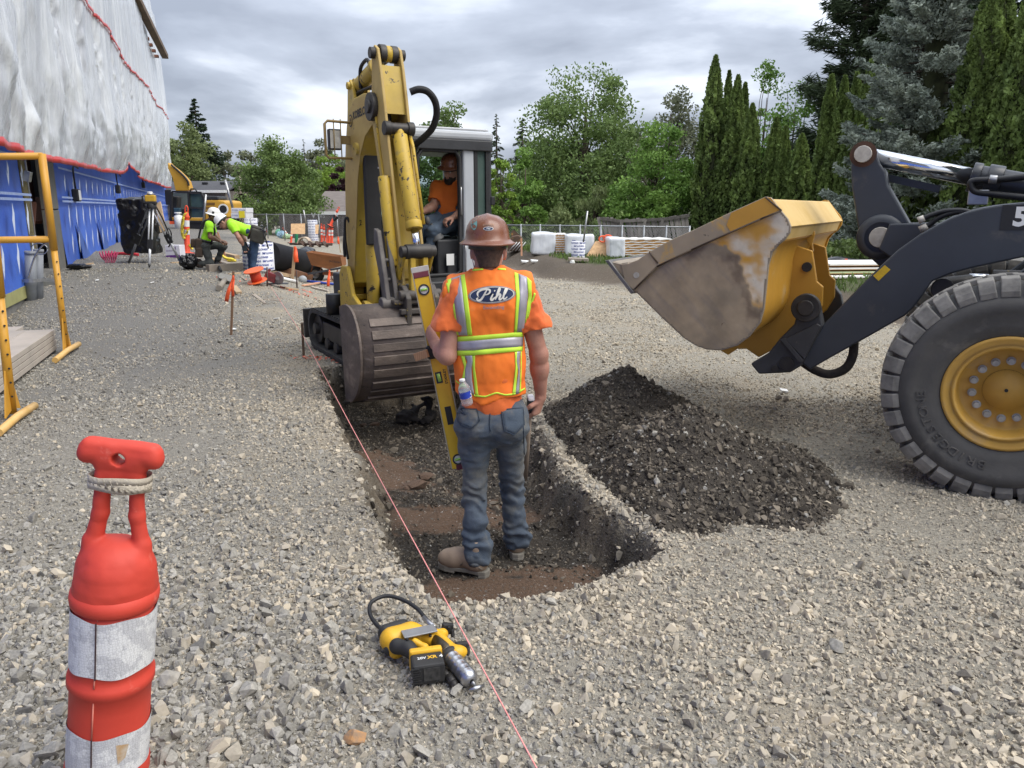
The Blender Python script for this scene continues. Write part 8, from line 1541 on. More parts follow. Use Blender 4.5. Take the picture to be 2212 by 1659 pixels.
stake('thin stake with orange ribbon at the dug earth behind the boom',zF(1885,1630),zF(1830,1280),0.03,WOOD,[(zF(1830,1280),(0.03,0,-1),0.28,0.08)])
stake('reddish stake leaning over the knee of the kneeling worker',z3(1215,1150),z3(1065,680),0.035,mat('orange_lath',(0.5,0.24,0.13),None,scale=5,rough=0.8))
for (b,tp,lb) in (((1426,400),(1426,165),'left rusty steel pin beside the orange reel'),((1797,425),(1793,203),'right rusty steel pin in front of the pale boards')):
 q=GG(*zS(*b));top=P(*zS(*tp),q.y);mb=MB();mb.cyl(q-Vector((0,0,0.1)),top,0.016,0.014,8);o=mb.build('steel_pin',mat('rusty_pin',(0.07,0.04,0.03),None,scale=9,rough=0.7),None,origin=q);tag(o,lb,'pin','steel pins with string')
def lumber(label,a,b,w,h,m=WOOD,lift=0.0,name='board',cat='board',group='loose boards and laths on the gravel'):
 p0,p1=GG(*a),GG(*b);o=Vector((0,0,h/2+lift));mb=MB();mb.bar(p0+o,p1+o,w,h);ob=mb.build(name,m,None,min(0.004,h*0.2),origin=p0);tag(ob,label,cat,group);return ob
for lb,a,b,w,h,m in (('heavy grey timber lying in front of the kneeling worker',(690,222),(1112,195),0.14,0.14,GREYW),('grey plank behind the heavy timber',(695,125),(990,178),0.14,0.05,GREYW),('short grey plank ending in a white block, behind the heavy timber',(830,112),(1000,158),0.14,0.06,GREYW),('narrow board behind the kneeling worker',(872,18),(1056,62),0.12,0.09,WOOD),('flat grey offcut by the knee of the kneeling worker',(770,75),(880,95),0.16,0.05,GREYW),('long reddish board running in front of the black wrapped pipe',(1440,172),(1995,335),0.05,0.14,mat('red_lumber',(0.36,0.19,0.11),(0.28,0.145,0.085),scale=3,rough=0.8)),
  ('board with a white end right of the printed tube',(1510,262),(1720,300),0.12,0.08,WOOD),('lath lying across the blue pipe, with an orange ribbon at its end',(1872,402),(2250,335),0.06,0.03,mat('pink_lath',(0.62,0.33,0.2),None,scale=4,rough=0.8)),('short pale stick on the orange paint marks',(1640,430),(1810,458),0.05,0.035,WOOD),('pale lath right of the orange paint marks',(1980,420),(2190,470),0.05,0.03,PALEW),('left lath of the crossed pair on the gravel slope',(1250,515),(1405,628),0.045,0.025,GREYW),('thin lath lying against the crossed pair on the slope',(1262,512),(1390,606),0.04,0.02,PALEW),('thin grey lath under the string line',(1385,575),(1620,560),0.035,0.02,GREYW),('second thin grey lath under the string line, slightly lower',(1400,575),(1600,595),0.035,0.02,GREYW),('tiny stick below the worn boots of the bending worker',(1098,290),(1168,338),0.03,0.02,GREYW),('short stake with a red painted tip left of the black bag',(232,118),(362,112),0.05,0.03,WOOD),('short plank in front of the heavy timber',(960,262),(1090,248),0.08,0.03,WOOD),('pale curb board above the dirt bank behind the boom',(2170,60),(2330,30),0.1,0.06,GREYW)):
 lumber(lb,zS(*a),zS(*b),w,h,m)
q=GG(*zS(2215,405));t=thing('flagging_ribbon','orange ribbon hanging beside the bottom of the boom','ribbon',q);ribbon_flag(t,q+Vector((0,0,0.36)),(-0.12,-0.1,-1),0.36,0.06)
for lb,a,b,r,m in (('white plastic pipe lying in front of the boards',(1510,300),(1800,368),0.035,WHT),('blue pole lying behind the pale lath, capped with a grey knob',(1885,350),(2260,390),0.028,mat('blue_pole',(0.02,0.05,0.32),None,scale=4,rough=0.4))):
 p0,p1=GG(*zS(*a)),GG(*zS(*b));mb=MB();mb.cyl(p0+UPZ*r,p1+UPZ*r,r,r,10);o=mb.build('pipe' if 'pipe' in lb else 'pole',m,None,origin=p0);tag(o,lb,'pipe' if 'pipe' in lb else 'pole')
q=GG(*zS(1872,352));mb=MB();mb.sphere(q+UPZ*0.06,(0.10,0.08,0.09),12,8);o=mb.build('knob',mat('knob_grey',(0.33,0.35,0.36),None,scale=5,rough=0.6),None,origin=q);tag(o,'pale grey float lying at the left end of the blue pole','float')
# scraper, brush, offcut, saw, reel
def small_tools():
 p=[GG(*zS(*q))+UPZ*0.05 for q in ((832,290),(855,275),(1000,320),(975,390),(830,340))];t=thing('scraper','flat grey scraper blade with a short wooden handle lying on the gravel','scraper',p[0]);mb=MB();mb.prism(p,UPZ*0.015);mb.build('blade',mat('dull_blade',(0.27,0.25,0.22),None,scale=6,rough=0.5,metal=0.3),t);a,b=GG(*zS(905,365))+UPZ*0.06,GG(*zS(830,462))+UPZ*0.05;mb=MB();mb.cyl(a,b,0.045,0.05,12);mb.build('handle',mat('old_grip',(0.25,0.22,0.18),None,scale=6,rough=0.8),t)
 a,b,c=GG(*zS(765,150))+UPZ*0.14,GG(*zS(805,178))+UPZ*0.14,GG(*zS(855,243))+UPZ*0.05;t=thing('hand_brush','yellow and black hand tool lying over the heavy timber','hand tool',a);mb=MB();mb.bar(a,b,0.14,0.08);mb.build('head',WOOD,t,0.02);mb=MB();mb.cyl(b,c,0.035,0.028,10);mb.build('handle',BLK,t)
 a,b=GG(*zS(1012,440))+UPZ*0.05,GG(*zS(1078,505))+UPZ*0.03;mb=MB();mb.bar(a,b,0.10,0.04);o=mb.build('wood_offcut',WOOD,None,0.004,origin=a);tag(o,'pale wood offcut lying right behind the tall ribbon lath','wood offcut')
 q=GG(*zS(1310,385));t=thing('line_reel','orange string reel lying on its side by the left steel pin','reel',q);up=Vector((-0.18,-0.25,1)).normalized();mb=MB();RO=mat('reel_orange',(0.80,0.13,0.03),None,scale=4,rough=0.45);c0=q+UPZ*0.06
 for k,z in enumerate((0.0,0.20)):mb=MB();mb.cyl(c0+up*z,c0+up*(z+0.018),0.175,0.175,28);mb.build('flange',RO,t)
 mb=MB();mb.cyl(c0+up*0.018,c0+up*0.20,0.095,0.095,20);mb.build('wound_string',mat('string_red',(0.62,0.07,0.03),None,scale=40,rough=0.8,bump=0.4),t)
 q=GG(*zS(1510,395));t=thing('circular_saw','red circular saw standing on the gravel between the steel pins','saw',q);mb=MB();mb.box(q+Vector((-0.05,0,0.16)),(0.2,0.16,0.16),(0,0.4,0.3));mb.cyl(q+Vector((-0.14,0,0.16)),q+Vector((-0.05,0.02,0.30)),0.03,0.025,8);mb.build('motor',mat('saw_red',(0.22,0.025,0.03),(0.1,0.02,0.02),scale=9,rough=0.5),t,0.02);mb=MB();mb.cyl(q+Vector((0.1,-0.06,0.14)),q+Vector((0.105,-0.045,0.14)),0.12,0.12,22);mb.cyl(q+Vector((0.1,-0.07,0.14)),q+Vector((0.1,-0.06,0.14)),0.04,0.04,12);mb.build('blade',STEEL,t);mb=MB();mb.box(q+Vector((0.08,0,0.04)),(0.36,0.2,0.012),(0,0,0.2));mb.build('shoe',DKP,t)
 for x,y,s in ((400,105,0.5),):pass
small_tools()
def paint_marks():
 for lb,x,y,rx,ry in (('orange spray paint marks on the gravel between the boards',1700,450,0.9,0.18),('orange spray paint streak on the gravel near the string stake',2060,1310,0.35,0.1),('bright orange paint spot right of the short stick',1930,478,0.16,0.05)):
  q=GG(*zS(x,y));n=int(150*rx);pts=rng.normal(size=(n,2))*np.array([rx,ry])*0.5;xs,ys=q.x+pts[:,0],q.y+pts[:,1]*1.6;c=np.stack([xs,ys,ground_z(xs,ys)+0.016],1);V,F=leaf_quads(c,np.full(n,0.045)*rng.uniform(0.4,1.2,n),np.tile(np.array([0,0,3.0]),(n,1)),0.8,np.tile(np.array([1.0,0,0]),(n,1))*rng.normal(size=(n,1)))
  tag(raw('paint_mark',V,F,mat('marking_paint',(0.62,0.15,0.09),None,scale=8,rough=0.8),None,False,tuple(q)),lb,'paint mark')
paint_marks()
# -------- guard frames and plank stack
def guard_frames():
 for lb,foot,tilt_px,toe,rails in (('yellow tubular guard frame with two rails, farther from us at the left edge',(145,762),(90,332),((120,786),(171,750)),True),('nearer yellow guard frame post with a T foot at the left edge',(28,905),(-28,395),((-2,946),(76,886)),False)):
  b=GG(*foot);tp=P(*tilt_px,b.y);t=thing('guard_frame',lb,'guard frame',b,None);b2=b+UPZ*0.05
  mid=b2+(tp-b2)*0.53;mb=MB();mb.cyl(b2,mid,0.035,0.035,14);mb.build('lower_post',SCAF,t);mb=MB();mb.cyl(mid-(tp-b2)*0.01,tp,0.042,0.042,14);mb.build('upper_post',SCAF,t)
  a,c=GG(*toe[0])+UPZ*0.04,GG(*toe[1])+UPZ*0.04;mb=MB();mb.tube([a,a+(c-a)*0.5+UPZ*0.015,c],0.032,12);mb.build('foot',mat('foot_yellow',(0.66,0.42,0.16),(0.6,0.36,0.10),scale=6,rough=0.5),t)
  fd=(c-a).normalized()
  for s in (-1,1):mb=MB();mb.prism([b2+fd*0.035*s+UPZ*0.03,b2+fd*0.17*s,b2+fd*0.03*s+UPZ*0.38],Vector((fd.y,-fd.x,0))*0.012);mb.build('gusset',SCAF,t)
  for k in range(7):q=b2+(mid-b2)*(0.15+0.12*k);mb=MB();mb.cyl(q+Vector((0.026,-0.02,0)),q+Vector((0.036,-0.028,0)),0.008,0.008,8);mb.build('pin_hole',INK,t)
  if rails:
   for y0,ex in ((337,-230),(517,-230)):
    p0=P(92+(y0-335)*0.09,y0,b.y);p1=P(ex,y0+4,b.y-0.3);mb=MB();mb.cyl(p0,p1,0.038,0.038,12);mb.build('rail',SCAF,t)
   p1=P(-230,340,b.y-0.3);mb=MB();mb.cyl((p1.x,p1.y,0),p1+UPZ*0.1,0.042,0.042,12);mb.build('far_post',SCAF,t)
   q=P(108,520,b.y);mb=MB();mb.tube(spline([q+Vector((-0.02,0,-0.02)),q+Vector((-0.1,0,-0.06)),q+Vector((-0.24,0.05,-0.2)),q+Vector((-0.32,0.02,-0.42))],6),0.010,6);mb.build('spring_hook',STEEL,t)
guard_frames()
def plank_stack():
 A,B,C=G(*zL(600,425),0.24),G(*zL(0,830),0.24),G(*zL(280,415),0.24);d=(A-B);d.normalize();w=(C-A);w=w-d*w.dot(d);wd=min(w.length,0.75);w.normalize();L=4.2
 for k in range(4):
  for j in range(2):
   z=0.03+0.061*k;off=0.02*math.sin(k*2.3+j)-0.012*k;c=A-d*(L/2)+w*(0.14+0.29*j)+d*(off-(0.02 if k<2 else 0));mb=MB();mb.bar(Vector((c.x,c.y,z+0.028))-d*L/2,Vector((c.x,c.y,z+0.028))+d*L/2,0.285,0.054);o=mb.build('plank',PALEW,None,0.004,origin=(c.x,c.y,z));tag(o,('lowest','second lowest','second highest','topmost')[k]+(' plank on the near side' if j==0 else ' plank on the far side')+' of the pale plank stack at the left edge','plank','stacked pale planks at the left edge')
 for k in range(2):
  a=G(*zL(160,400+75*k),0.16-0.07*k);mb=MB();mb.bar(a,a-d*2.5,0.2,0.06);o=mb.build('plank',PALEW,None,0.004,origin=a);tag(o,('upper' if k==0 else 'lower')+' of the two short plank ends behind the pale plank stack','plank','stacked pale planks at the left edge')
plank_stack()
# -------- pipes by the door
def door_pipes():
 GP=mat('grey_pvc',(0.25,0.265,0.28),(0.20,0.21,0.225),scale=4,rough=0.5);b=GG(*z2(370,1750));t=thing('pipe_bundle','two strapped grey pipes standing upright by the doorway','pipes',b)
 for x0,x1,top,r in ((295,350,1215,0.085),(385,430,1195,0.07)):q=P(*z2((x0+x1)/2,1700),b.y+(0 if x0<350 else 0.1));tp=P(*z2((x0+x1)/2+10,top),b.y+(0 if x0<350 else 0.1));mb=MB();mb.cyl((q.x,q.y,b.z-0.1),tp,r,r,18);mb.cyl(tp-UPZ*0.05,tp,r*1.08,r*1.08,18);mb.build('pipe',GP,t)
 q=P(*z2(365,1530),b.y);mb=MB();mb.ring(q+Vector((-0.02,0,-0.02)),UPZ,0.19,0.175,0.05,20);mb.build('strap',STEEL,t);mb=MB();q=P(*z2(430,1190),b.y);mb.tube([q+Vector((0.13*math.cos(a),0,0.09*math.sin(a))) for a in np.linspace(0,6.2,16)],0.008,6);mb.tube([q+Vector((-0.13,0,0)),q+Vector((-0.13,0,0.2)),q+Vector((-0.02,0,0.2))],0.01,6);mb.build('wire_hook',STEEL,t)
 q=P(*z2(300,400),b.y+0.4);mb=MB();mb.box(q,(0.10,0.08,0.16),(0,0.3,0));mb.tube([q+UPZ*0.08,q+UPZ*0.34],0.014,6);o=mb.build('hook_block',STEEL,None,0.02,origin=q);tag(o,'steel hook block hanging beside the doorway insulation','hook')
door_pipes()
# -------- laser on tripod, black bundle, box, bags
def laser():
 Y=15.6;p=lambda x,y,d=0:P(*z2(x,y),Y+d);t=thing('tripod','aluminium survey tripod standing on the gravel before the blue wrap','tripod',GG(*z2(1625,1390)));hub=p(1650,712);AL=mat('tripod_aluminium',(0.72,0.73,0.74),(0.62,0.63,0.65),scale=4,rough=0.35,metal=0.2);AG=mat('tripod_grey',(0.13,0.135,0.145),None,scale=4,rough=0.4)
 for foot,m,kk,dz in (((1625,1392),AL,0.6,-0.35),((1400,1345),AG,0.55,0.3),((1962,1330),mat('tripod_silver',(0.5,0.5,0.51),None,scale=4,rough=0.35,metal=0.4),0.55,0.35)):
  f=GG(*z2(*foot));f=P(*z2(*foot),Y+dz);top=hub+(f-hub)*0.03;mb=MB();sd=(f-hub).cross(Vector((0,1,0))).normalized()*0.035
  for s in (-1,1):mb.cyl(top+sd*s,top+(f-top)*kk+sd*s,0.016,0.016,8)
  lg=mb.build('leg',m,t);mb=MB();mb.bar(top+(f-top)*(kk-0.06),top+(f-top)*(kk+0.1),0.11,0.05,(0,1,0));mb.build('clamp',BLK,lg,0.006);mb=MB();mb.cyl(top+(f-top)*kk,top+(f-top)*0.96,0.026,0.024,10);mb.build('lower_tube',m,lg);mb=MB();mb.cyl(top+(f-top)*0.95,f,0.028,0.012,10);mb.build('foot',BLK,lg)
 mb=MB();mb.cyl(hub-UPZ*0.06,hub+UPZ*0.03,0.10,0.085,16);mb.build('head',BLK,t,0.008)
 a=p(1840,1040,0.2);mb=MB();mb.tube(spline([p(1700,730),p(1780,880,0.1),a,p(1850,1130,0.2),p(1835,1170,0.2)],6),0.014,6);mb.tube([a+Vector((0.05*math.cos(q),0,0.13*math.sin(q))) for q in np.linspace(0,6.28,14)],0.014,6);mb.build('strap',BLK,t)
 c=p(1640,640);t=thing('laser_level','yellow and black rotary laser on top of the tripod','laser level',c-UPZ*0.1);LYM=mat('laser_yellow',(0.55,0.33,0.03),None,scale=6,rough=0.5)
 mb=MB();mb.box(c+UPZ*0.0,(0.19,0.15,0.13),0.2);mb.build('body',LYM,t,0.02);mb=MB();mb.box(c-UPZ*0.085,(0.2,0.16,0.06),0.2);mb.build('base',BLK,t,0.015);mb=MB();mb.cyl(c+UPZ*0.065,c+UPZ*0.105,0.07,0.06,16);mb.build('rotor_cage',STEEL,t);mb=MB();mb.cyl(c+UPZ*0.105,c+UPZ*0.13,0.055,0.04,16);mb.build('rotor_cap',WHT,t);mb=MB();mb.tube([c+Vector((-0.09,-0.03,0.05)),c+Vector((-0.15,-0.03,0.04)),c+Vector((-0.15,-0.03,-0.08)),c+Vector((-0.1,-0.03,-0.09))],0.012,6);mb.build('handle',BLK,t)
laser()
BAG=mat('black_bag_plastic',(0.008,0.008,0.010),(0.005,0.005,0.006),scale=3,rough=0.28,spec=0.6,bump=0.5,bscale=7,bdist=0.05)
def plastic_lump(name,label,cat,base,size,seed,m=BAG,rot=0.0,box=True):
 F=Field(Vector(base)-Vector((size[0],size[1],0.3)),Vector(base)+Vector((size[0],size[1],size[2]+0.3)),max(0.012,max(size)/60));c=Vector(base)+UPZ*size[2]/2;Mr=Matrix.Rotation(rot,3,'Z')
 if box:F.rbox(c,(size[0]/2,size[1]/2,size[2]/2),0.06,Mr)
 else:F.ell(c,(size[0]/2,size[1]/2,size[2]/2),Mr,0)
 warp(F,0.06*min(size)/0.5,3.2/max(size),seed,(1,1,0.6));warp(F,0.035*min(size)/0.5,9/max(size),seed+3);F.cut((base[0],base[1],base[2]-0.01),(0,0,-1));o=F.build(name,m,None,origin=base);tag(o,label,cat);return o
q=GG(*z2(1530,1240));q=P(*z2(1530,1240),17.2);zz=q.z;plastic_lump('covered_bundle','tall bundle wrapped in black plastic behind the tripod','wrapped bundle',(q.x,17.3,zz),(0.66,0.55,1.2),4.0)
a,b=P(*z2(1720,690),17.8),P(*z2(1780,1000),17.3);mb=MB();mb.bar(a,b,0.14,0.03,(0,1,0));o=mb.build('leaning_plank',WOOD,None,origin=b);tag(o,'short plank leaning on the blue wrap behind the tripod','plank')
q=GG(*z3(620,1292));plastic_lump('rubbish_bag','crumpled black rubbish bag on the gravel beside the kneeling worker','rubbish bag',tuple(q),(0.36,0.34,0.33),9.0,box=False)
q=GG(*z3(570,1040))+Vector((0.02,0.05,0));mb=MB();mb.cyl(q+UPZ*0.28,q+Vector((-0.05,0,0.40)),0.05,0.06,12);o=mb.build('cup',mat('brown_cup',(0.3,0.17,0.12),None,scale=5,rough=0.7),None,origin=q);tag(o,'brown cup poking out of the top of the black rubbish bag','cup')
def carton():
 q=GG(*z3(350,1095));t=thing('carton','white carton with purple print standing behind the tripod leg','carton',q);w,h=0.37,0.30;c=q+Vector((0,0.12,h/2));mb=MB();mb.box(c,(w,0.26,h),-0.1);mb.build('box',mat('white_card',(0.66,0.64,0.68),(0.6,0.58,0.62),scale=4,rough=0.7),t,0.004);PU=mat('purple_print',(0.13,0.035,0.22),None,scale=4,rough=0.6);f=Vector((math.cos(-0.1),math.sin(-0.1),0));n=Vector((f.y,-f.x,0))
 fc=c+n*0.1315;mb=MB();mb.prism([fc+f*x+UPZ*z for x,z in ((-w/2,-h/2),(w/2,-h/2),(w/2,-h/2+0.07),(-w/2,-h/2+0.05))],n*0.001);mb.prism([fc+f*x+UPZ*z for x,z in ((0.06,-0.09),(0.09,-0.09),(0.09,h/2-0.03),(0.06,h/2-0.05))],n*0.001);put_text(mb,'acets-it',0.07,fc+n*0.001-f*0.06+UPZ*0.02,f,UPZ);mb.build('print',PU,t)
carton()
# -------- distant channelizers, barrel tubes, cones
def small_channelizer():
 t=thing('channelizer_post','orange channelizer post with caution tape beside the kneeling worker','channelizer',(0,0,0),'orange channelizer posts');mb=MB();mb.lathe([(0.19,0),(0.19,0.03),(0.08,0.05),(0.062,0.07),(0.058,0.78),(0.055,0.80),(0.068,0.82),(0.068,0.85),(0.05,0.87),(0.045,0.93),(0.025,0.95)],(0,0,0),UPZ,16);mb.build('tube',ORG,t)
 mb=MB();mb.lathe([(0.19,0.0),(0.22,0.0),(0.22,0.035),(0.19,0.04)],(0,0,0),UPZ,12);mb.build('base_ring',BLK,t)
 mb=MB();mb.tube(spline([(-0.03,0,0.94),(-0.03,0,1.03),(0,0,1.08),(0.03,0,1.03),(0.03,0,0.94)],4),0.016,6);mb.build('handle',ORG,t)
 for z0,z1 in ((0.44,0.55),(0.62,0.76)):mb=MB();mb.lathe([(0.0605,z0),(0.0605,z1)],(0,0,0),UPZ,16);mb.build('reflective_band',WHT,t)
 return t
CH=small_channelizer()
def put_ch(label,base,top=None,first=[True]):
 b=GG(*base)
 if top:tp=P(*top,b.y);s=(tp-b).length/1.08;d=(tp-b).normalized();ry=math.atan2(d.x,d.z)
 else:s,ry=1.0,0.0
 if first[0]:o=CH;first[0]=False;o.location=b;o.rotation_euler=(0,ry,0);o.scale=(s,)*3;o['label']=label
 else:o=dup(CH,b,0.0,label,ry=ry,scale=s)
 return o
put_ch('orange channelizer post with yellow caution tape beside the kneeling worker',z3(568,1040),z3(555,250))
for lb,b,tp in (('leftmost of the four thin channelizer posts near the boom',zF(1478,1410),zF(1468,1000)),('second from left of the thin channelizer posts near the boom',zF(1535,1420),zF(1525,1020)),('third of the thin channelizer posts near the boom, leaned on by another',zF(1642,1430),zF(1650,1010)),('rightmost upright channelizer post near the boom',zF(1703,1430),zF(1702,1010)),('channelizer post in front of the green post, wide with two bands',zF(808,1430),zF(828,1040)),('channelizer post right behind the one by the green post',zF(868,1310),zF(868,1040)),('tilted channelizer post leaning against the post by the green tube',zF(800,1340),zF(625,1085)),('dark red channelizer post leaning by the big white tubes',zF(290,1200),zF(325,800)),('channelizer top showing right of the plywood panel',zF(1372,1230),zF(1374,980)),('channelizer top poking over the big white tubes',zF(175,1150),zF(175,790))):put_ch(lb,b,tp)
q=GG(*zF(1650,1425));o=dup(CH,P(*zF(1655,1050),q.y-0.1),0,'channelizer post tipped over on top of the upright pair near the boom',ry=0.5,scale=0.95)
q=GG(*zF(1628,1425));t=thing('traffic_cone','orange cone between the thin channelizer posts near the boom','cone',q);mb=MB();mb.lathe([(0.2,0),(0.2,0.03),(0.14,0.04),(0.03,0.72),(0.0,0.72)],q,UPZ,18);mb.build('cone',ORG,t);mb=MB();mb.box(q+UPZ*0.015,(0.42,0.42,0.03));mb.build('base',BLK,t)
def caution_tape():
 YT=mat('caution_yellow',(0.75,0.60,0.06),(0.65,0.5,0.05),scale=5,rough=0.5);b=GG(*z3(568,1040));Y=b.y-0.08
 t=thing('caution_tape','yellow caution tape tied to the channelizer post and hanging down','tape',P(*z3(560,350),Y));n=10
 for nm,pl,w in (('strip',((560,360),(520,400),(500,480),(485,600),(490,700),(520,790)),0.085),('strip',((600,880),(630,930),(655,965)),0.07),('strip',((590,620),(565,680),(535,740)),0.07)):
  sp=spline([P(*z3(*q),Y) for q in pl],6);mb=MB();vs=[]
  for k,q in enumerate(sp):vs+=[q+Vector((w/2,0.02*math.sin(k),0.01)),q-Vector((w/2,0,0.01))]
  mb.add(vs,[(2*k,2*k+1,2*k+3,2*k+2) for k in range(len(sp)-1)],0,True);mb.build(nm,YT,t,solid=0.003)
 mb=MB();put_text(mb,'CAUTION',0.085,P(*z3(493,580),Y-0.02),Vector((0.05,0,-1)),Vector((1,0,0.05)),0,0.0);put_text(mb,'CAU',0.08,P(*z3(562,680),Y-0.03),Vector((0.45,0,-0.8)),Vector((0.8,0,0.45)));mb.build('lettering',INK,t)
 b=GG(*zS(880,100));t=thing('caution_tape','crumpled caution tape on the boards behind the kneeling worker','tape',b);mb=MB();mb.tube(spline([b+Vector((-0.1,0,0.45)),b+Vector((-0.06,0,0.25)),b+Vector((0.05,0,0.1)),b+Vector((0.25,0,0.06)),b+Vector((0.1,0,0.03)),b+Vector((0.3,0.02,0.03))],5),[0.03,0.035,0.03]*8+[0.03]*2,4);mb.build('strip',YT,t)
caution_tape()
BLUEP=mat('blue_tube_print',(0.02,0.05,0.30),None,scale=4,rough=0.6);TUBEW=mat('white_tube',(0.66,0.665,0.70),(0.58,0.585,0.62),scale=3,rough=0.55)
def form_tube(label,base,top,r,rows,size,word='SONOTUBE',cap=True,flip=True):
 base,top=Vector(base),Vector(top);ax=(top-base);L=ax.length;ax.normalize();t=thing('form_tube',label,'form tube',base,'printed white concrete form tubes');mb=MB();mb.lathe([(r,0),(r,L),(r-0.012,L),(r-0.012,0)],base,ax,32);mb.build('tube',TUBEW,t);mb=MB();x0=Vector((1,0,0));x0=(x0-ax*x0.dot(ax)).normalized();y0=ax.cross(x0)
 vs0,fs0=text_mesh(word,size,0,size*0.03)
 for k in range(rows):
  z=L*(k+0.5)/rows
  for j in range(-2,3):
   a0=R(-90)+(j+0.5*(k % 2))*(size*5.9)/r
   if abs(a0+R(90))>1.5:continue
   W=[]
   for v in vs0:
    sx,sy=(-v.x,-v.y) if flip else (v.x,v.y);a=a0+sx/r;W.append(base+ax*(z+sy)+(x0*math.cos(a)+y0*math.sin(a))*(r+0.003))
   mb.add(W,fs0)
   W=[base+ax*(z+dz)+(x0*math.cos(a0+da/r)+y0*math.sin(a0+da/r))*(r+0.003) for da,dz in ((-size*1.3,size*1.0),(size*1.3,size*1.0),(size*1.3,size*1.35),(-size*1.3,size*1.35))];mb.add(W,[(0,1,2,3)])
 mb.build('lettering',BLUEP,t);return t
q=GG(*z4(340,1030));q=Vector((q.x,q.y+0.75,q.z));Yq=q.y
bl,br,tt=P(*z4(122,600),Yq),P(*z4(570,600),Yq),P(*z4(345,585),Yq);rr=(br.x-bl.x)/2
form_tube('big printed white tube standing behind the legs of the bending worker',(tt.x,Yq+rr,q.z),(tt.x,Yq+rr,tt.z),rr,7,0.055)
def tube_px(label,x0,x1,y0,y1,f,size,rows,lean=0.0):
 b=GG(*f((x0+x1)/2,y1));a0,a1=P(*f(x0,y1),b.y),P(*f(x1,y1),b.y);r=(a1.x-a0.x)/2;tp=P(*f((x0+x1)/2,y0),b.y);return form_tube(label,(tp.x+lean,b.y+r,b.z),(tp.x,b.y+r,tp.z),r,rows,size)
tube_px('narrow printed white tube standing in front of the plank fence',1140,1350,920,1380,zF,0.06,8);tube_px('part of a printed white tube tucked left of the narrow tube',1105,1240,1005,1230,zF,0.06,4);tube_px('printed white tube with pole on a board by the dirt bank',780,900,555,712,z8,0.055,6)
tube_px('wide printed white tube behind the back of the bending worker',30,288,870,1190,zF,0.075,4)
tube_px('second wide white tube left of the one behind the bending worker',-260,20,880,1180,zF,0.075,4)
def carton_stack():
 for k,(y0,y1) in enumerate(((1180,1290),(1295,1420))):
  a,b,c=P(*zE(1605,y1),30),P(*zE(1960,y1),30),P(*zE(1605,y0),30);t=thing('white_package',('upper' if k==0 else 'lower')+' white printed package stacked before the purple shrub','package',((a.x+b.x)/2,30.4,a.z));mb=MB();mb.box(((a.x+b.x)/2,30.4,(a.z+c.z)/2),(b.x-a.x,0.8,c.z-a.z));mb.build('box',TUBEW,t,0.01);mb=MB();put_text(mb,'TYVEK  TYVEK',0.08,((a.x+b.x)/2,29.99,(a.z+c.z)/2),(1,0,0),UPZ);mb.build('print',BLUEP,t)
  if k==1:mb=MB();q=P(*zE(1850,1330),29.98);mb.box(q,(0.22,0.01,0.26));mb.build('yellow_label',mat('label_yellow',(0.75,0.62,0.03),None,scale=4,rough=0.6),t)
carton_stack()
for lb,a,b,r,Y,nm in (('grey pole standing behind the kneeling worker',zE(1012,860),zE(955,1500),0.035,25,'pole'),('tall thin leaning pole above the white packages',zE(1460,520),zE(1635,1175),0.05,30.9,'pole'),('thin pole leaning behind the narrow printed tube',zF(1078,700),zF(1140,1010),0.03,31,'pole'),('slim grey pole standing in the printed tube by the dirt bank',z8(915,290),z8(878,560),0.022,20.5,'pole'),('rough grey utility pole far behind the purple shrub',zE(1785,420),zE(1815,1050),0.14,64,'utility_pole')):
 p0,p1=P(*a,Y),P(*b,Y);mb=MB();mb.cyl(p1,p0,r,r,8);o=mb.build(nm,GREYW if 'utility' in nm else STEEL,None,origin=p1);tag(o,lb,'pole')
q=GG(*z3(440,625));tp=P(*z3(410,355),q.y);t=thing('white_tank','white upright cylinder with a narrow neck before the far yellow excavator','tank',q);mb=MB();h=tp.z-q.z;mb.lathe([(0.0,0),(0.19,0),(0.19,h*0.78),(0.10,h*0.84),(0.10,h*0.9),(0.16,h*0.91),(0.16,h),(0.0,h)],q,UPZ,20);mb.build('body',WHT,t);mb=MB();mb.box(q+UPZ*(h+0.1),(0.3,0.2,0.2));mb.build('valve',mat('valve_blue',(0.03,0.07,0.10),None,scale=5,rough=0.5),t,0.03)
# -------- green post, plywood, tan ring, litter, black pipe, wheelbarrow
q=GG(*zF(925,1460));a=P(*zF(890,1100),q.y);b=P(*zF(962,1100),q.y);mb=MB();mb.cyl(q,((a.x+b.x)/2,q.y,a.z),(b.x-a.x)/2,(b.x-a.x)/2,18);o=mb.build('green_pipe',mat('green_pvc',(0.02,0.22,0.10),(0.015,0.18,0.08),scale=4,rough=0.45),None,0.004,origin=q);tag(o,'bright green pipe standing upright before the plywood panel','pipe')
q=GG(*zF(345,1245));a=P(*zF(340,1030),q.y);mb=MB();mb.lathe([(0.16,0),(0.14,0.1),(0.13,a.z-q.z),(0.05,a.z-q.z+0.2)],q,UPZ,12);o=mb.build('lime_cover',mat('lime_cover',(0.35,0.6,0.16),(0.2,0.42,0.12),scale=3,rough=0.6),None,origin=q);tag(o,'lime green covered post beside the wide printed tube','post')
OSB=mat('osb_board',(0.52,0.335,0.175),(0.38,0.235,0.12),scale=14,rough=0.85,detail=3)
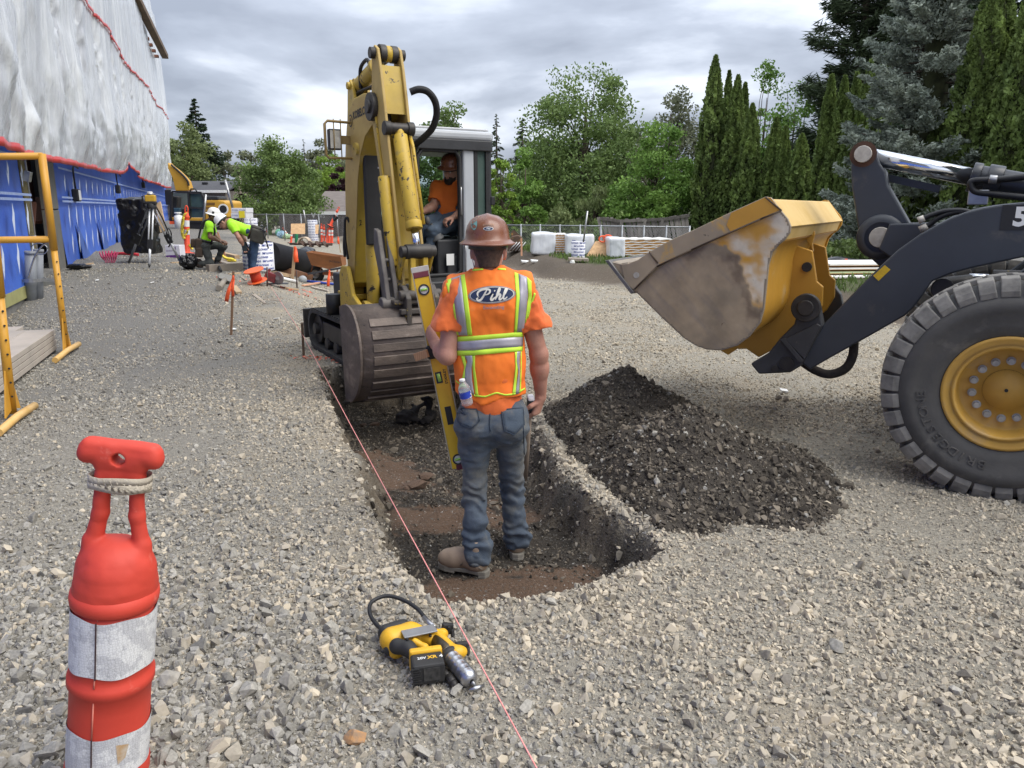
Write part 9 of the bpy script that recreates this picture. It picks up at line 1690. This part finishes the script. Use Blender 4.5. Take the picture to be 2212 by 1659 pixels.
for lb,pts,Y in (('plywood panel behind the green pipe',[zF(805,1000),zF(1110,995),zF(1110,1225),zF(805,1222)],31.5),('small plywood piece right of the narrow printed tube',[zF(1335,1020),zF(1412,1020),zF(1395,1225),zF(1335,1225)],31.5),('oriented strand board sheet leaning between the wrapped panel stacks',[z8(985,552),z8(1112,545),z8(1090,728),z8(890,705)],21.5)):
 P4=[P(*q,Y+(0.5 if i in (0,1) else 0)) for i,q in enumerate(pts)];mb=MB();mb.prism(P4,(0,0.03,0));o=mb.build('plywood',OSB,None,origin=P4[2]);tag(o,lb,'plywood sheet')
q=GG(*zF(1230,1510));p=lambda x,y:P(*zF(x,y),q.y);c=p(1110,1430);mb=MB();arc=[(970,1430),(985,1380),(1020,1330),(1080,1300),(1140,1305),(1195,1345),(1230,1410),(1242,1470),(1225,1510)];sp=spline([p(*v) for v in arc],4);vs=[]
for v in sp:vs+=[v+Vector((0,-0.22,0)),v+Vector((0,0.22,0))]
mb.add(vs,[(2*k,2*k+1,2*k+3,2*k+2) for k in range(len(sp)-1)],0,True);o=mb.build('tube_offcut',mat('tan_card',(0.5,0.40,0.30),None,scale=4,rough=0.8),None,origin=c,solid=0.05);tag(o,'curved tan offcut of a form tube behind the black wrapped pipe','tube offcut')
for lb,x,y,sz,c in (('pale blue litter bag on the dirt by the fence',615,1330,(0.55,0.4,0.42),(0.25,0.42,0.55)),('green litter bag beside the pale blue one',570,1290,(0.5,0.4,0.45),(0.12,0.4,0.25)),('pale green litter bag left of the tilted post',720,1340,(0.5,0.3,0.3),(0.42,0.6,0.35))):
 q=GG(*zF(x,y));plastic_lump('litter_bag',lb,'bag',tuple(q),sz,x*0.1,mat('bag_'+str(x),c,None,scale=4,rough=0.5),box=False)
def black_pipe():
 q0,q1=GG(*z4(575,985)),GG(*z4(1130,1040));r=0.29;a,b=P(*z4(560,745),q0.y+0.3),P(*z4(1130,865),q1.y+0.3);a.z=max(a.z,0.3)
 q=GG(*z4(850,1000));t=thing('culvert_pipe','large black plastic wrapped pipe lying behind the bending worker','pipe',q);mb=MB();mb.cyl(a,b,0.30,0.30,30);mb.build('pipe',mat('black_pipe',(0.016,0.016,0.019),(0.009,0.009,0.011),scale=2,rough=0.75,spec=0.2,bump=0.3,bscale=3,bdist=0.03),t,0.01)
 d=(b-a).normalized();F=Field(np.array(b)-0.8,np.array(b)+0.8,0.02);F.cone(b-d*0.25,b+d*0.05,0.32,0.33,0.02);F.cone(b+d*0.1+UPZ*0.1,b+d*0.42-UPZ*0.12,0.26,0.2,0.1);warp(F,0.10,4,3.0);warp(F,0.05,9,6.0);F.cut((b.x,b.y,b.z-0.31),(0,0,-1));F.build('plastic_drape',BAG,t)
black_pipe()
q=GG(*z4(1240,640));t=thing('auger','rusty auger flights lying behind the wheelbarrow','auger',q);d=Vector((1,-0.35,0)).normalized();mb=MB()
mb.cyl(q-d*1.2+UPZ*0.13,q+d*0.9+UPZ*0.13,0.05,0.05,8);mb.build('shaft',mat('auger_rust',(0.085,0.05,0.035),(0.05,0.033,0.027),scale=5,rough=0.8),t)
for k in range(4):mb=MB();c=q+d*(-0.5+0.36*k)+UPZ*0.13;mb.cyl(c-d*0.012,c+d*0.012+Vector((0,0,0.02)),0.16,0.16,18);mb.build('flight',MATS['auger_rust'],t)
def wheelbarrow():
 q=GG(*z4(1270,1140));Y=q.y;p=lambda x,y,d=0.0:P(*z4(x,y),Y+d);t=thing('wheelbarrow','rust orange wheelbarrow standing left of the boom','wheelbarrow',q);TR=mat('barrow_rust',(0.27,0.105,0.035),(0.20,0.08,0.03),scale=3,rough=0.6);FRM=mat('barrow_frame',(0.22,0.075,0.03),None,scale=4,rough=0.6);D=0.62
 top=[p(1125,710),p(1600,785)];bot=[p(1200,900),p(1440,960),p(1600,925)];o=Vector((0,1,0))
 def V(pt,w):return pt+o*w
 out=[p(1125,710),p(1620,785),p(1640,915),p(1440,960),p(1190,900),p(1150,800)];inn=[(0.06 if i in (0,1) else 0.14) for i in range(6)];mb=MB();vs=[V(out[i],inn[i]*0.6) for i in range(6)]+[V(out[i],D-inn[i]*0.6) for i in range(6)];fs=[(0,1,2,3,4,5)[::-1],(6,7,8,9,10,11),(1,2,8,7),(2,3,9,8),(3,4,10,9),(4,5,11,10),(5,0,6,11)];mb.add(vs,fs);mb.build('tray',TR,t,0.0,solid=0.012);mb=MB();put_text(mb,'JACKSON',0.06,p(1545,852,-0.005),top[1]-top[0],UPZ,0,0.001);mb.build('lettering',INK,t)
 c=p(1270,1028,D/2);W=MB();W.lathe([(0.10,-0.045),(0.155,-0.05),(0.195,-0.03),(0.20,0),(0.195,0.03),(0.155,0.05),(0.10,0.045)],c,(0.15,1,0),30);wl=W.build('tyre',BLK,t);W=MB();W.lathe([(0.12,-0.04),(0.11,-0.02),(0.03,-0.03),(0.0,-0.03)],c,(0.15,1,0),24);W.build('rim',STEEL,wl)
 for d0 in (0.05,D-0.05):mb=MB();mb.bar(p(1130,1030,d0),p(1640,940,d0),0.035,0.045);mb.build('handle_beam',mat('black_beam',(0.05,0.052,0.06),None,scale=4,rough=0.5),t);mb=MB();mb.tube([p(1580,950,d0),p(1572,1135,d0),p(1540,1050,d0),p(1470,1000,d0),p(1510,1120,d0)],0.014,6);mb.build('leg',FRM,t)
 for d0 in (0.16,D-0.16):mb=MB();mb.tube([p(1225,830,d0),p(1215,930,d0),p(1195,1000,d0)],0.014,6);mb.tube([p(1330,845,d0),p(1345,930,d0),p(1320,1020,d0)],0.014,6);mb.build('brace',FRM,t)
 mb=MB();mb.bar(p(1130,1035),p(1130,1035,D),0.05,0.05);mb.bar(p(1370,1010,0.1),p(1590,1040,0.1),0.03,0.09);mb.build('nose_guard',FRM,t)
wheelbarrow()
# -------- wrapped panel stacks and foam bundles on the verge
def panel_stacks():
 WR=mat('stretch_wrap',(0.68,0.70,0.72),(0.58,0.60,0.63),scale=2.5,rough=0.3,bump=0.3,bscale=5,bdist=0.03,stretch=(2.5,1,0.5));FO=mat('foam_orange',(0.58,0.30,0.09),(0.5,0.25,0.07),scale=3,rough=0.8);FW=mat('foam_white',(0.72,0.70,0.66),None,scale=3,rough=0.7)
 def wrapped(label,x0,x1,y0,y1,Y,dep,name='wrapped_stack',tilt=0.0):
  a,b,c=P(*z8(x0,y1),Y),P(*z8(x1,y1),Y),P(*z8(x0,y0),Y);F=Field((a.x-0.2,Y-0.2,a.z-0.15),(b.x+0.2,Y+dep+0.2,c.z+0.2),0.03);F.rbox(((a.x+b.x)/2,Y+dep/2,(a.z+c.z)/2),((b.x-a.x)/2,dep/2,(c.z-a.z)/2),0.05);warp(F,0.03,2.2,x0);o=F.build(name,WR,None,origin=((a.x+b.x)/2,Y+dep/2,a.z));tag(o,label,'wrapped stack');return o
 wrapped('white shrink wrapped panel stack, left end, on the grass verge',430,636,482,672,22.5,1.3);wrapped('white wrapped panel stack with crumpled cover right of the bare panels',728,968,498,690,22.0,1.3);wrapped('white wrapped end of the orange edged panel stack',1104,1236,528,700,21.0,1.3)
 def layers(label,x0,x1,y0,y1,Y,n,dep,wav,f=z8):
  a,b,c=P(*f(x0,y1),Y),P(*f(x1,y1),Y),P(*f(x0,y0),Y);t=thing('panel_stack',label,'panel stack',((a.x+b.x)/2,Y,a.z));h=(c.z-a.z)/n
  for k in range(n):
   z=a.z+h*k;mb=MB();mb.box(((a.x+b.x)/2,Y+dep/2,z+h*0.36),(b.x-a.x,dep,h*0.66));mb.build('panel',FO,t);mb=MB();m=14;vs=[]
   for i in range(m+1):x=a.x-0.01+(b.x-a.x+0.02)*i/m;zz=z+h*0.84+wav*math.sin(i*1.7+k*2.1)*h;vs+=[(x,Y-0.02,zz-h*0.2),(x,Y-0.02,zz+h*0.2),(x,Y+dep,zz+h*0.2),(x,Y+dep,zz-h*0.2)]
   mb.add(vs,[(4*i+q,4*i+4+q,4*i+4+(q+1) % 4,4*i+(q+1) % 4) for i in range(m) for q in range(4)]);mb.build('facing',FW,t)
 layers('short run of bare wavy panels between the two white wrapped stacks',636,728,492,675,22.6,9,1.1,0.12);layers('orange edged panel stack behind the lip of the loader bucket',1236,1660,535,690,21.2,7,1.2,0.16)
 zP=lambda x,y:(1591+0.2808*x,521.2+0.2808*y)
 for lb,y0,y1,Y in (('upper bundle of long orange foam panels behind the loader arm',172,262,14.6),('lower bundle of long orange foam panels behind the loader arm',270,362,14.3)):
  a,c=P(*zP(690,y1),Y),P(*zP(690,y0),Y);t=thing('foam_panels',lb,'foam panels',a);L=5.2;dv=Vector((1,0.12,0)).normalized();h=(c.z-a.z)
  for k in range(3):mb=MB();z0=a.z+h*k/3;mb.bar(a+dv*0+Vector((0,0.5,h*(k+0.5)/3)),a+dv*L+Vector((0,0.5,h*(k+0.5)/3)),1.0,h/3-0.045);mb.build('panel',FO,t);mb=MB();mb.bar(a+dv*-0.02+Vector((0,0.49,h*(k+1)/3-0.02)),a+dv*(L+0.02)+Vector((0,0.49,h*(k+1)/3-0.02)),1.03,0.03);mb.build('facing',FW if k !=0 else mat('green_facing',(0.42,0.47,0.27),None,scale=4,rough=0.7),t)
 a=P(*zP(760,165),16.5);mb=MB();mb.tube(spline([P(*zP(700,175),16.5),P(*zP(780,160),16.4),P(*zP(900,178),16.3),P(*zP(1060,182),16.2),P(*zP(1300,185),16.2)],5),0.12,8);o=mb.build('tarp_roll',BAG,None,origin=a);tag(o,'roll of black sheeting lying behind the foam panels','sheeting roll')
 stake('orange topped stake behind the foam panels',zP(842,235),zP(843,135),0.05,FLAG,Y=16.0);stake('short pale stake on the verge beside the foam panels',zP(728,230),zP(730,112),0.03,GREYW,Y=16.6)
 # tube platform, ramp post, cords
 a,b=P(*z8(750,707),19.6),P(*z8(918,712),19.6);mb=MB();mb.bar(a,b,0.5,0.06);o=mb.build('platform_board',GREYW,None,origin=a);tag(o,'board under the printed tube at the edge of the dirt bank','board');a,b=P(*z8(780,780),19.4),P(*z8(785,715),19.4);mb=MB();mb.cyl(a,b,0.07,0.07,12);o=mb.build('white_post',WHT,None,origin=a);tag(o,'short white post under the board with the printed tube','post')
 for k,(x,y) in enumerate(((1045,540),(1090,530))):q=P(*z8(x,y),21.9);mb=MB();mb.tube([q+Vector((0.10*math.cos(a)*(1+0.2*k),0,0.08*math.sin(a)+0.02)) for a in np.linspace(0,6.28,14)],0.02,6);o=mb.build('orange_cord',FLAG,None,origin=q);tag(o,('left' if k==0 else 'right')+' loop of orange cord on top of the leaning strand board','cord')
 for x,y,lb in ((375,742,'scrap of white paper on the dirt slope left of the printed tube'),(460,738,'pale wood scrap on the dirt slope near the white paper')):q=GG(*z8(x,y));mb=MB();mb.box(q+UPZ*0.04,(0.25,0.14,0.04),(0.2,0.1,0.3));o=mb.build('scrap',WHT if 'paper' in lb else PALEW,None,origin=q);tag(o,lb,'scrap')
panel_stacks()
def rusty_bucket():
 Y=24.0;p=lambda x,y,d=0.0:P(*z8(x,y),Y+d);t=thing('digger_bucket','rusty digger bucket resting on the grass by the fence, behind the hard hat','digger bucket',p(290,640));RB=mat('rusty_bucket',(0.12,0.07,0.04),(0.07,0.042,0.028),scale=4,rough=0.7,wear=[((0.34,0.20,0.05),0.56,4,0.08)]);prof=[(215,640),(225,560),(255,510),(310,500),(345,520),(350,590),(330,640)]
 mb=MB();mb.prism([p(*q) for q in prof],(0,0.9,0));mb.build('shell',RB,t,0.03)
 for d in (0.25,0.6):mb=MB();mb.prism([p(245,515,d),p(250,470,d),p(270,456,d),p(290,470,d),p(330,505,d)],(0,0.06,0));mb.build('ear',RB,t)
 for k in range(4):mb=MB();a=p(350+20*k-10,600,0.2*k);mb.cyl(p(300+25*k,560,-0.05),p(230+28*k,640,-0.1),0.02,0.02,6);mb.build('tine',STEEL,t)
 stake('pale stake on the grass in front of the rusty digger bucket',z8(340,650),z8(338,528),0.05,mat('pink_lath',(0.62,0.33,0.2)),Y=22)
rusty_bucket()
# -------- far yellow excavator
def far_excavator():
 Y=38.0;p=lambda x,y,d=0.0:P(*zE(x,y),Y+d);base=p(700,1640);t=thing('excavator','yellow excavator parked far off beside the end of the wrapped building','excavator',base);FY=mat('far_yellow',(0.56,0.31,0.035),(0.50,0.27,0.03),scale=1.5,rough=0.5);V=Vector((0,1,0))
 mb=MB();mb.prism([p(960,990),p(1290,995),p(1440,1015),p(1478,1060),p(1480,1400),p(960,1470)],V*2.3);mb.build('engine_housing',FY,t,0.08);mb=MB();mb.prism([p(955,890),p(1290,905),p(1310,990),p(955,985)],V*1.2);mb.build('top_cover',DKP,t,0.05)
 for y0,y1 in ((1055,1110),(1160,1200),(1250,1300)):mb=MB();mb.prism([p(1000,y0,-0.02),p(1220,y0,-0.02),p(1220,y1,-0.02),p(1000,y1,-0.02)],V*0.03);mb.build('vent',mat('brown_vent',(0.18,0.09,0.02),None,scale=6,rough=0.7),t)
 mb=MB();c=p(1415,1205,-0.03);mb.cyl(c,c+V*0.02,0.25,0.25,24);lg=mb.build('emblem',WHT,t);mb=MB();mb.cyl(c-V*0.01,c,0.18,0.18,20);lf=mb.build('emblem_field',INK,t)
 for a,b in (((215,800),(190,1480)),((225,795),(900,820)),((900,825),(985,1000)),((985,1000),(985,1420)),((610,830),(640,1420)),((190,1480),(980,1500)),((655,1170),(960,1190))):mb=MB();mb.bar(p(*a),p(*b),0.09,0.13,V);mb.build('cab_frame',INK,t);
 for a,b in (((215,800),(190,1480)),((225,795),(900,820)),((900,825),(985,1000)),((610,830),(640,1420))):mb=MB();mb.bar(p(*a,1.1),p(*b,1.1),0.09,0.13,V);mb.build('cab_frame',INK,t)
 mb=MB();mb.prism([p(640,850,0.05),p(900,850,0.05),p(960,1000,0.05),p(960,1400,0.05),p(650,1400,0.05)],V*0.02);mb.build('side_window',mat('far_glass',(0.07,0.11,0.10),(0.03,0.05,0.05),scale=0.8,rough=0.08),t)
 mb=MB();mb.prism([p(240,830,1.0),p(600,840,1.0),p(620,1400,1.0),p(220,1400,1.0)],V*0.02);mb.build('far_window',mat('pale_glass',(0.22,0.26,0.25),(0.10,0.12,0.12),scale=0.7,rough=0.1),t);mb=MB();mb.box(p(330,1150,0.5),(0.25,0.5,1.0),(0,0.15,0));mb.box(p(450,1250,0.5),(0.6,0.5,0.2));mb.build('seat',DKP,t,0.05)
 mb=MB();mb.prism([p(215,1395),p(990,1420),p(960,1500),p(215,1480)],V*2.0);mb.build('deck',FY,t,0.03);mb=MB();mb.prism([p(360,1500),p(1400,1480),p(1400,1660),p(500,1660)],V*2.2);mb.build('undercarriage',INK,t);mb=MB();mb.box(p(290,1520,-0.3),(0.4,0.3,0.14));mb.build('orange_light',FLAG,t)
 mb=MB();mb.prism([p(120,120,1.2),p(180,185,1.2),p(330,300,1.2),p(480,440,1.2),p(580,560,1.2),p(640,760,1.2),p(560,780,1.2),p(300,780,1.2),p(230,480,1.2),p(120,250,1.2)],V*0.5);mb.build('boom',FY,t,0.03);mb=MB();mb.tube(spline([p(200,170,1.15),p(350,300,1.15),p(500,440,1.15),p(590,560,1.15),p(610,660,1.15)],5),0.05,6);mb.build('hose',INK,t);mb=MB();mb.tube([p(650,800),p(660,735),p(760,735),p(800,800)],0.035,6);mb.build('roof_rail',INK,t)
 mb=MB();mb.box(p(140,930),(0.3,0.1,0.7));mb.bar(p(140,900),p(210,880),0.05,0.05);mb.build('mirror',INK,t,0.02)
far_excavator()
# -------- things in the trench, litter on the gravel
def trench_bits():
 g=lambda x,y:(1200/1.8228+0.3472*x,1350/1.8228+0.3472*y)
 q=GG(*g(700,470));q=G(*g(700,470),-0.36);F=Field(np.array(q)-0.35,np.array(q)+0.35,0.011);F.cone(q+Vector((-0.12,0,0.03)),q+Vector((0.12,0.05,0.17)),0.035,0.05,0.03);F.cone(q+Vector((0.12,0.05,0.17)),q+Vector((0.12,0.0,0.02)),0.05,0.04,0.03);F.cone(q+Vector((-0.16,-0.04,0.0)),q+Vector((0.1,-0.06,0.0)),0.03,0.03,0.03);warp(F,0.05,9,2.0);warp(F,0.03,22,5.0);tag(F.build('torn_fabric',mat('muddy_fabric',(0.035,0.03,0.027),(0.02,0.018,0.017),scale=9,rough=0.8),None,origin=q),'torn scrap of dark ground fabric sticking out of the trench soil','fabric scrap')
 CL=mat('brown_clod',(0.12,0.075,0.05),(0.075,0.05,0.035),scale=6,rough=0.95,bump=0.6)
 for x,y,r,lb in ((755,885,0.055,'biggest brown clod on the trench floor left of the knee'),(690,945,0.075,'flat brown clod below the biggest one in the trench'),(630,960,0.04,'small brown clod left of the flat one in the trench'),(430,455,0.05,'brown clod on the far trench floor under the digger bucket'),(365,440,0.045,'left brown clod on the far trench floor under the digger bucket'),(1690,1490,0.04,'flat stone on the rim at the near right corner of the trench')):
  q=G(*g(x,y),-0.27 if x<1500 else 0.0);q.z=float(ground_z(q.x,q.y));o=link('soil_clod',stone_mesh('soil_clod',CL,int(x),0.6,18),None,(q.x,q.y,q.z+r*0.3));o.scale=(r,)*3;tag(o,lb,'clod' if x<1500 else 'stone')
 for k,(x,y,lb) in enumerate(((1693,848,'white scrap of paper on the gravel right of the spoil heap'),(505,715,'small white scrap on the gravel left of the ribbon lath'),(660,703,'white scrap on the gravel beside the dozer blade'),(598,690,'tiny white scrap on the slope left of the string stake'),(328,612,'tiny white scrap on the gravel in front of the tripod'),(210,607,'white scrap on the gravel below the wrap flashing'))):
  q=GG(x,y);mb=MB();mb.box((q.x,q.y,float(ground_z(q.x,q.y))+0.025),(0.07,0.05,0.012),(0.2,0.15,k));o=mb.build('paper_scrap',WHT,None,origin=q);tag(o,lb,'scrap')
 q=GG(*z2(1200,1340));t=thing('pink_ribbon','pink marking tassel on the gravel below the blue wrap','tassel',q)
 for k in range(7):ribbon_flag(t,q+Vector((0.03*k-0.1,0,0.0)),(0.5*(k-3)/3,0,1),0.26,0.04,mat('tassel_pink',(0.8,0.09,0.2),None,scale=4,rough=0.6))
 q=GG(*z2(1330,1270));mb=MB();mb.tube(spline([q+Vector((-0.4,0,0.03)),q+Vector((0,0,0.07)),q+Vector((0.4,0,0.04))],4),0.04,6);o=mb.build('red_rag',mat('rag_red',(0.42,0.02,0.03),None,scale=4,rough=0.8),None,origin=q);tag(o,'red rag lying on the gravel by the blue wrap','rag')
 lumber('thin pale lath on the gravel below the blue wrap',z2(830,1385),z2(1010,1355),0.06,0.03,WOOD);q=GG(*z2(860,1415));plastic_lump('small_black_bag','small black scrap of plastic below the blue wrap','plastic scrap',tuple(q),(0.5,0.2,0.12),3.0,box=False)
trench_bits()
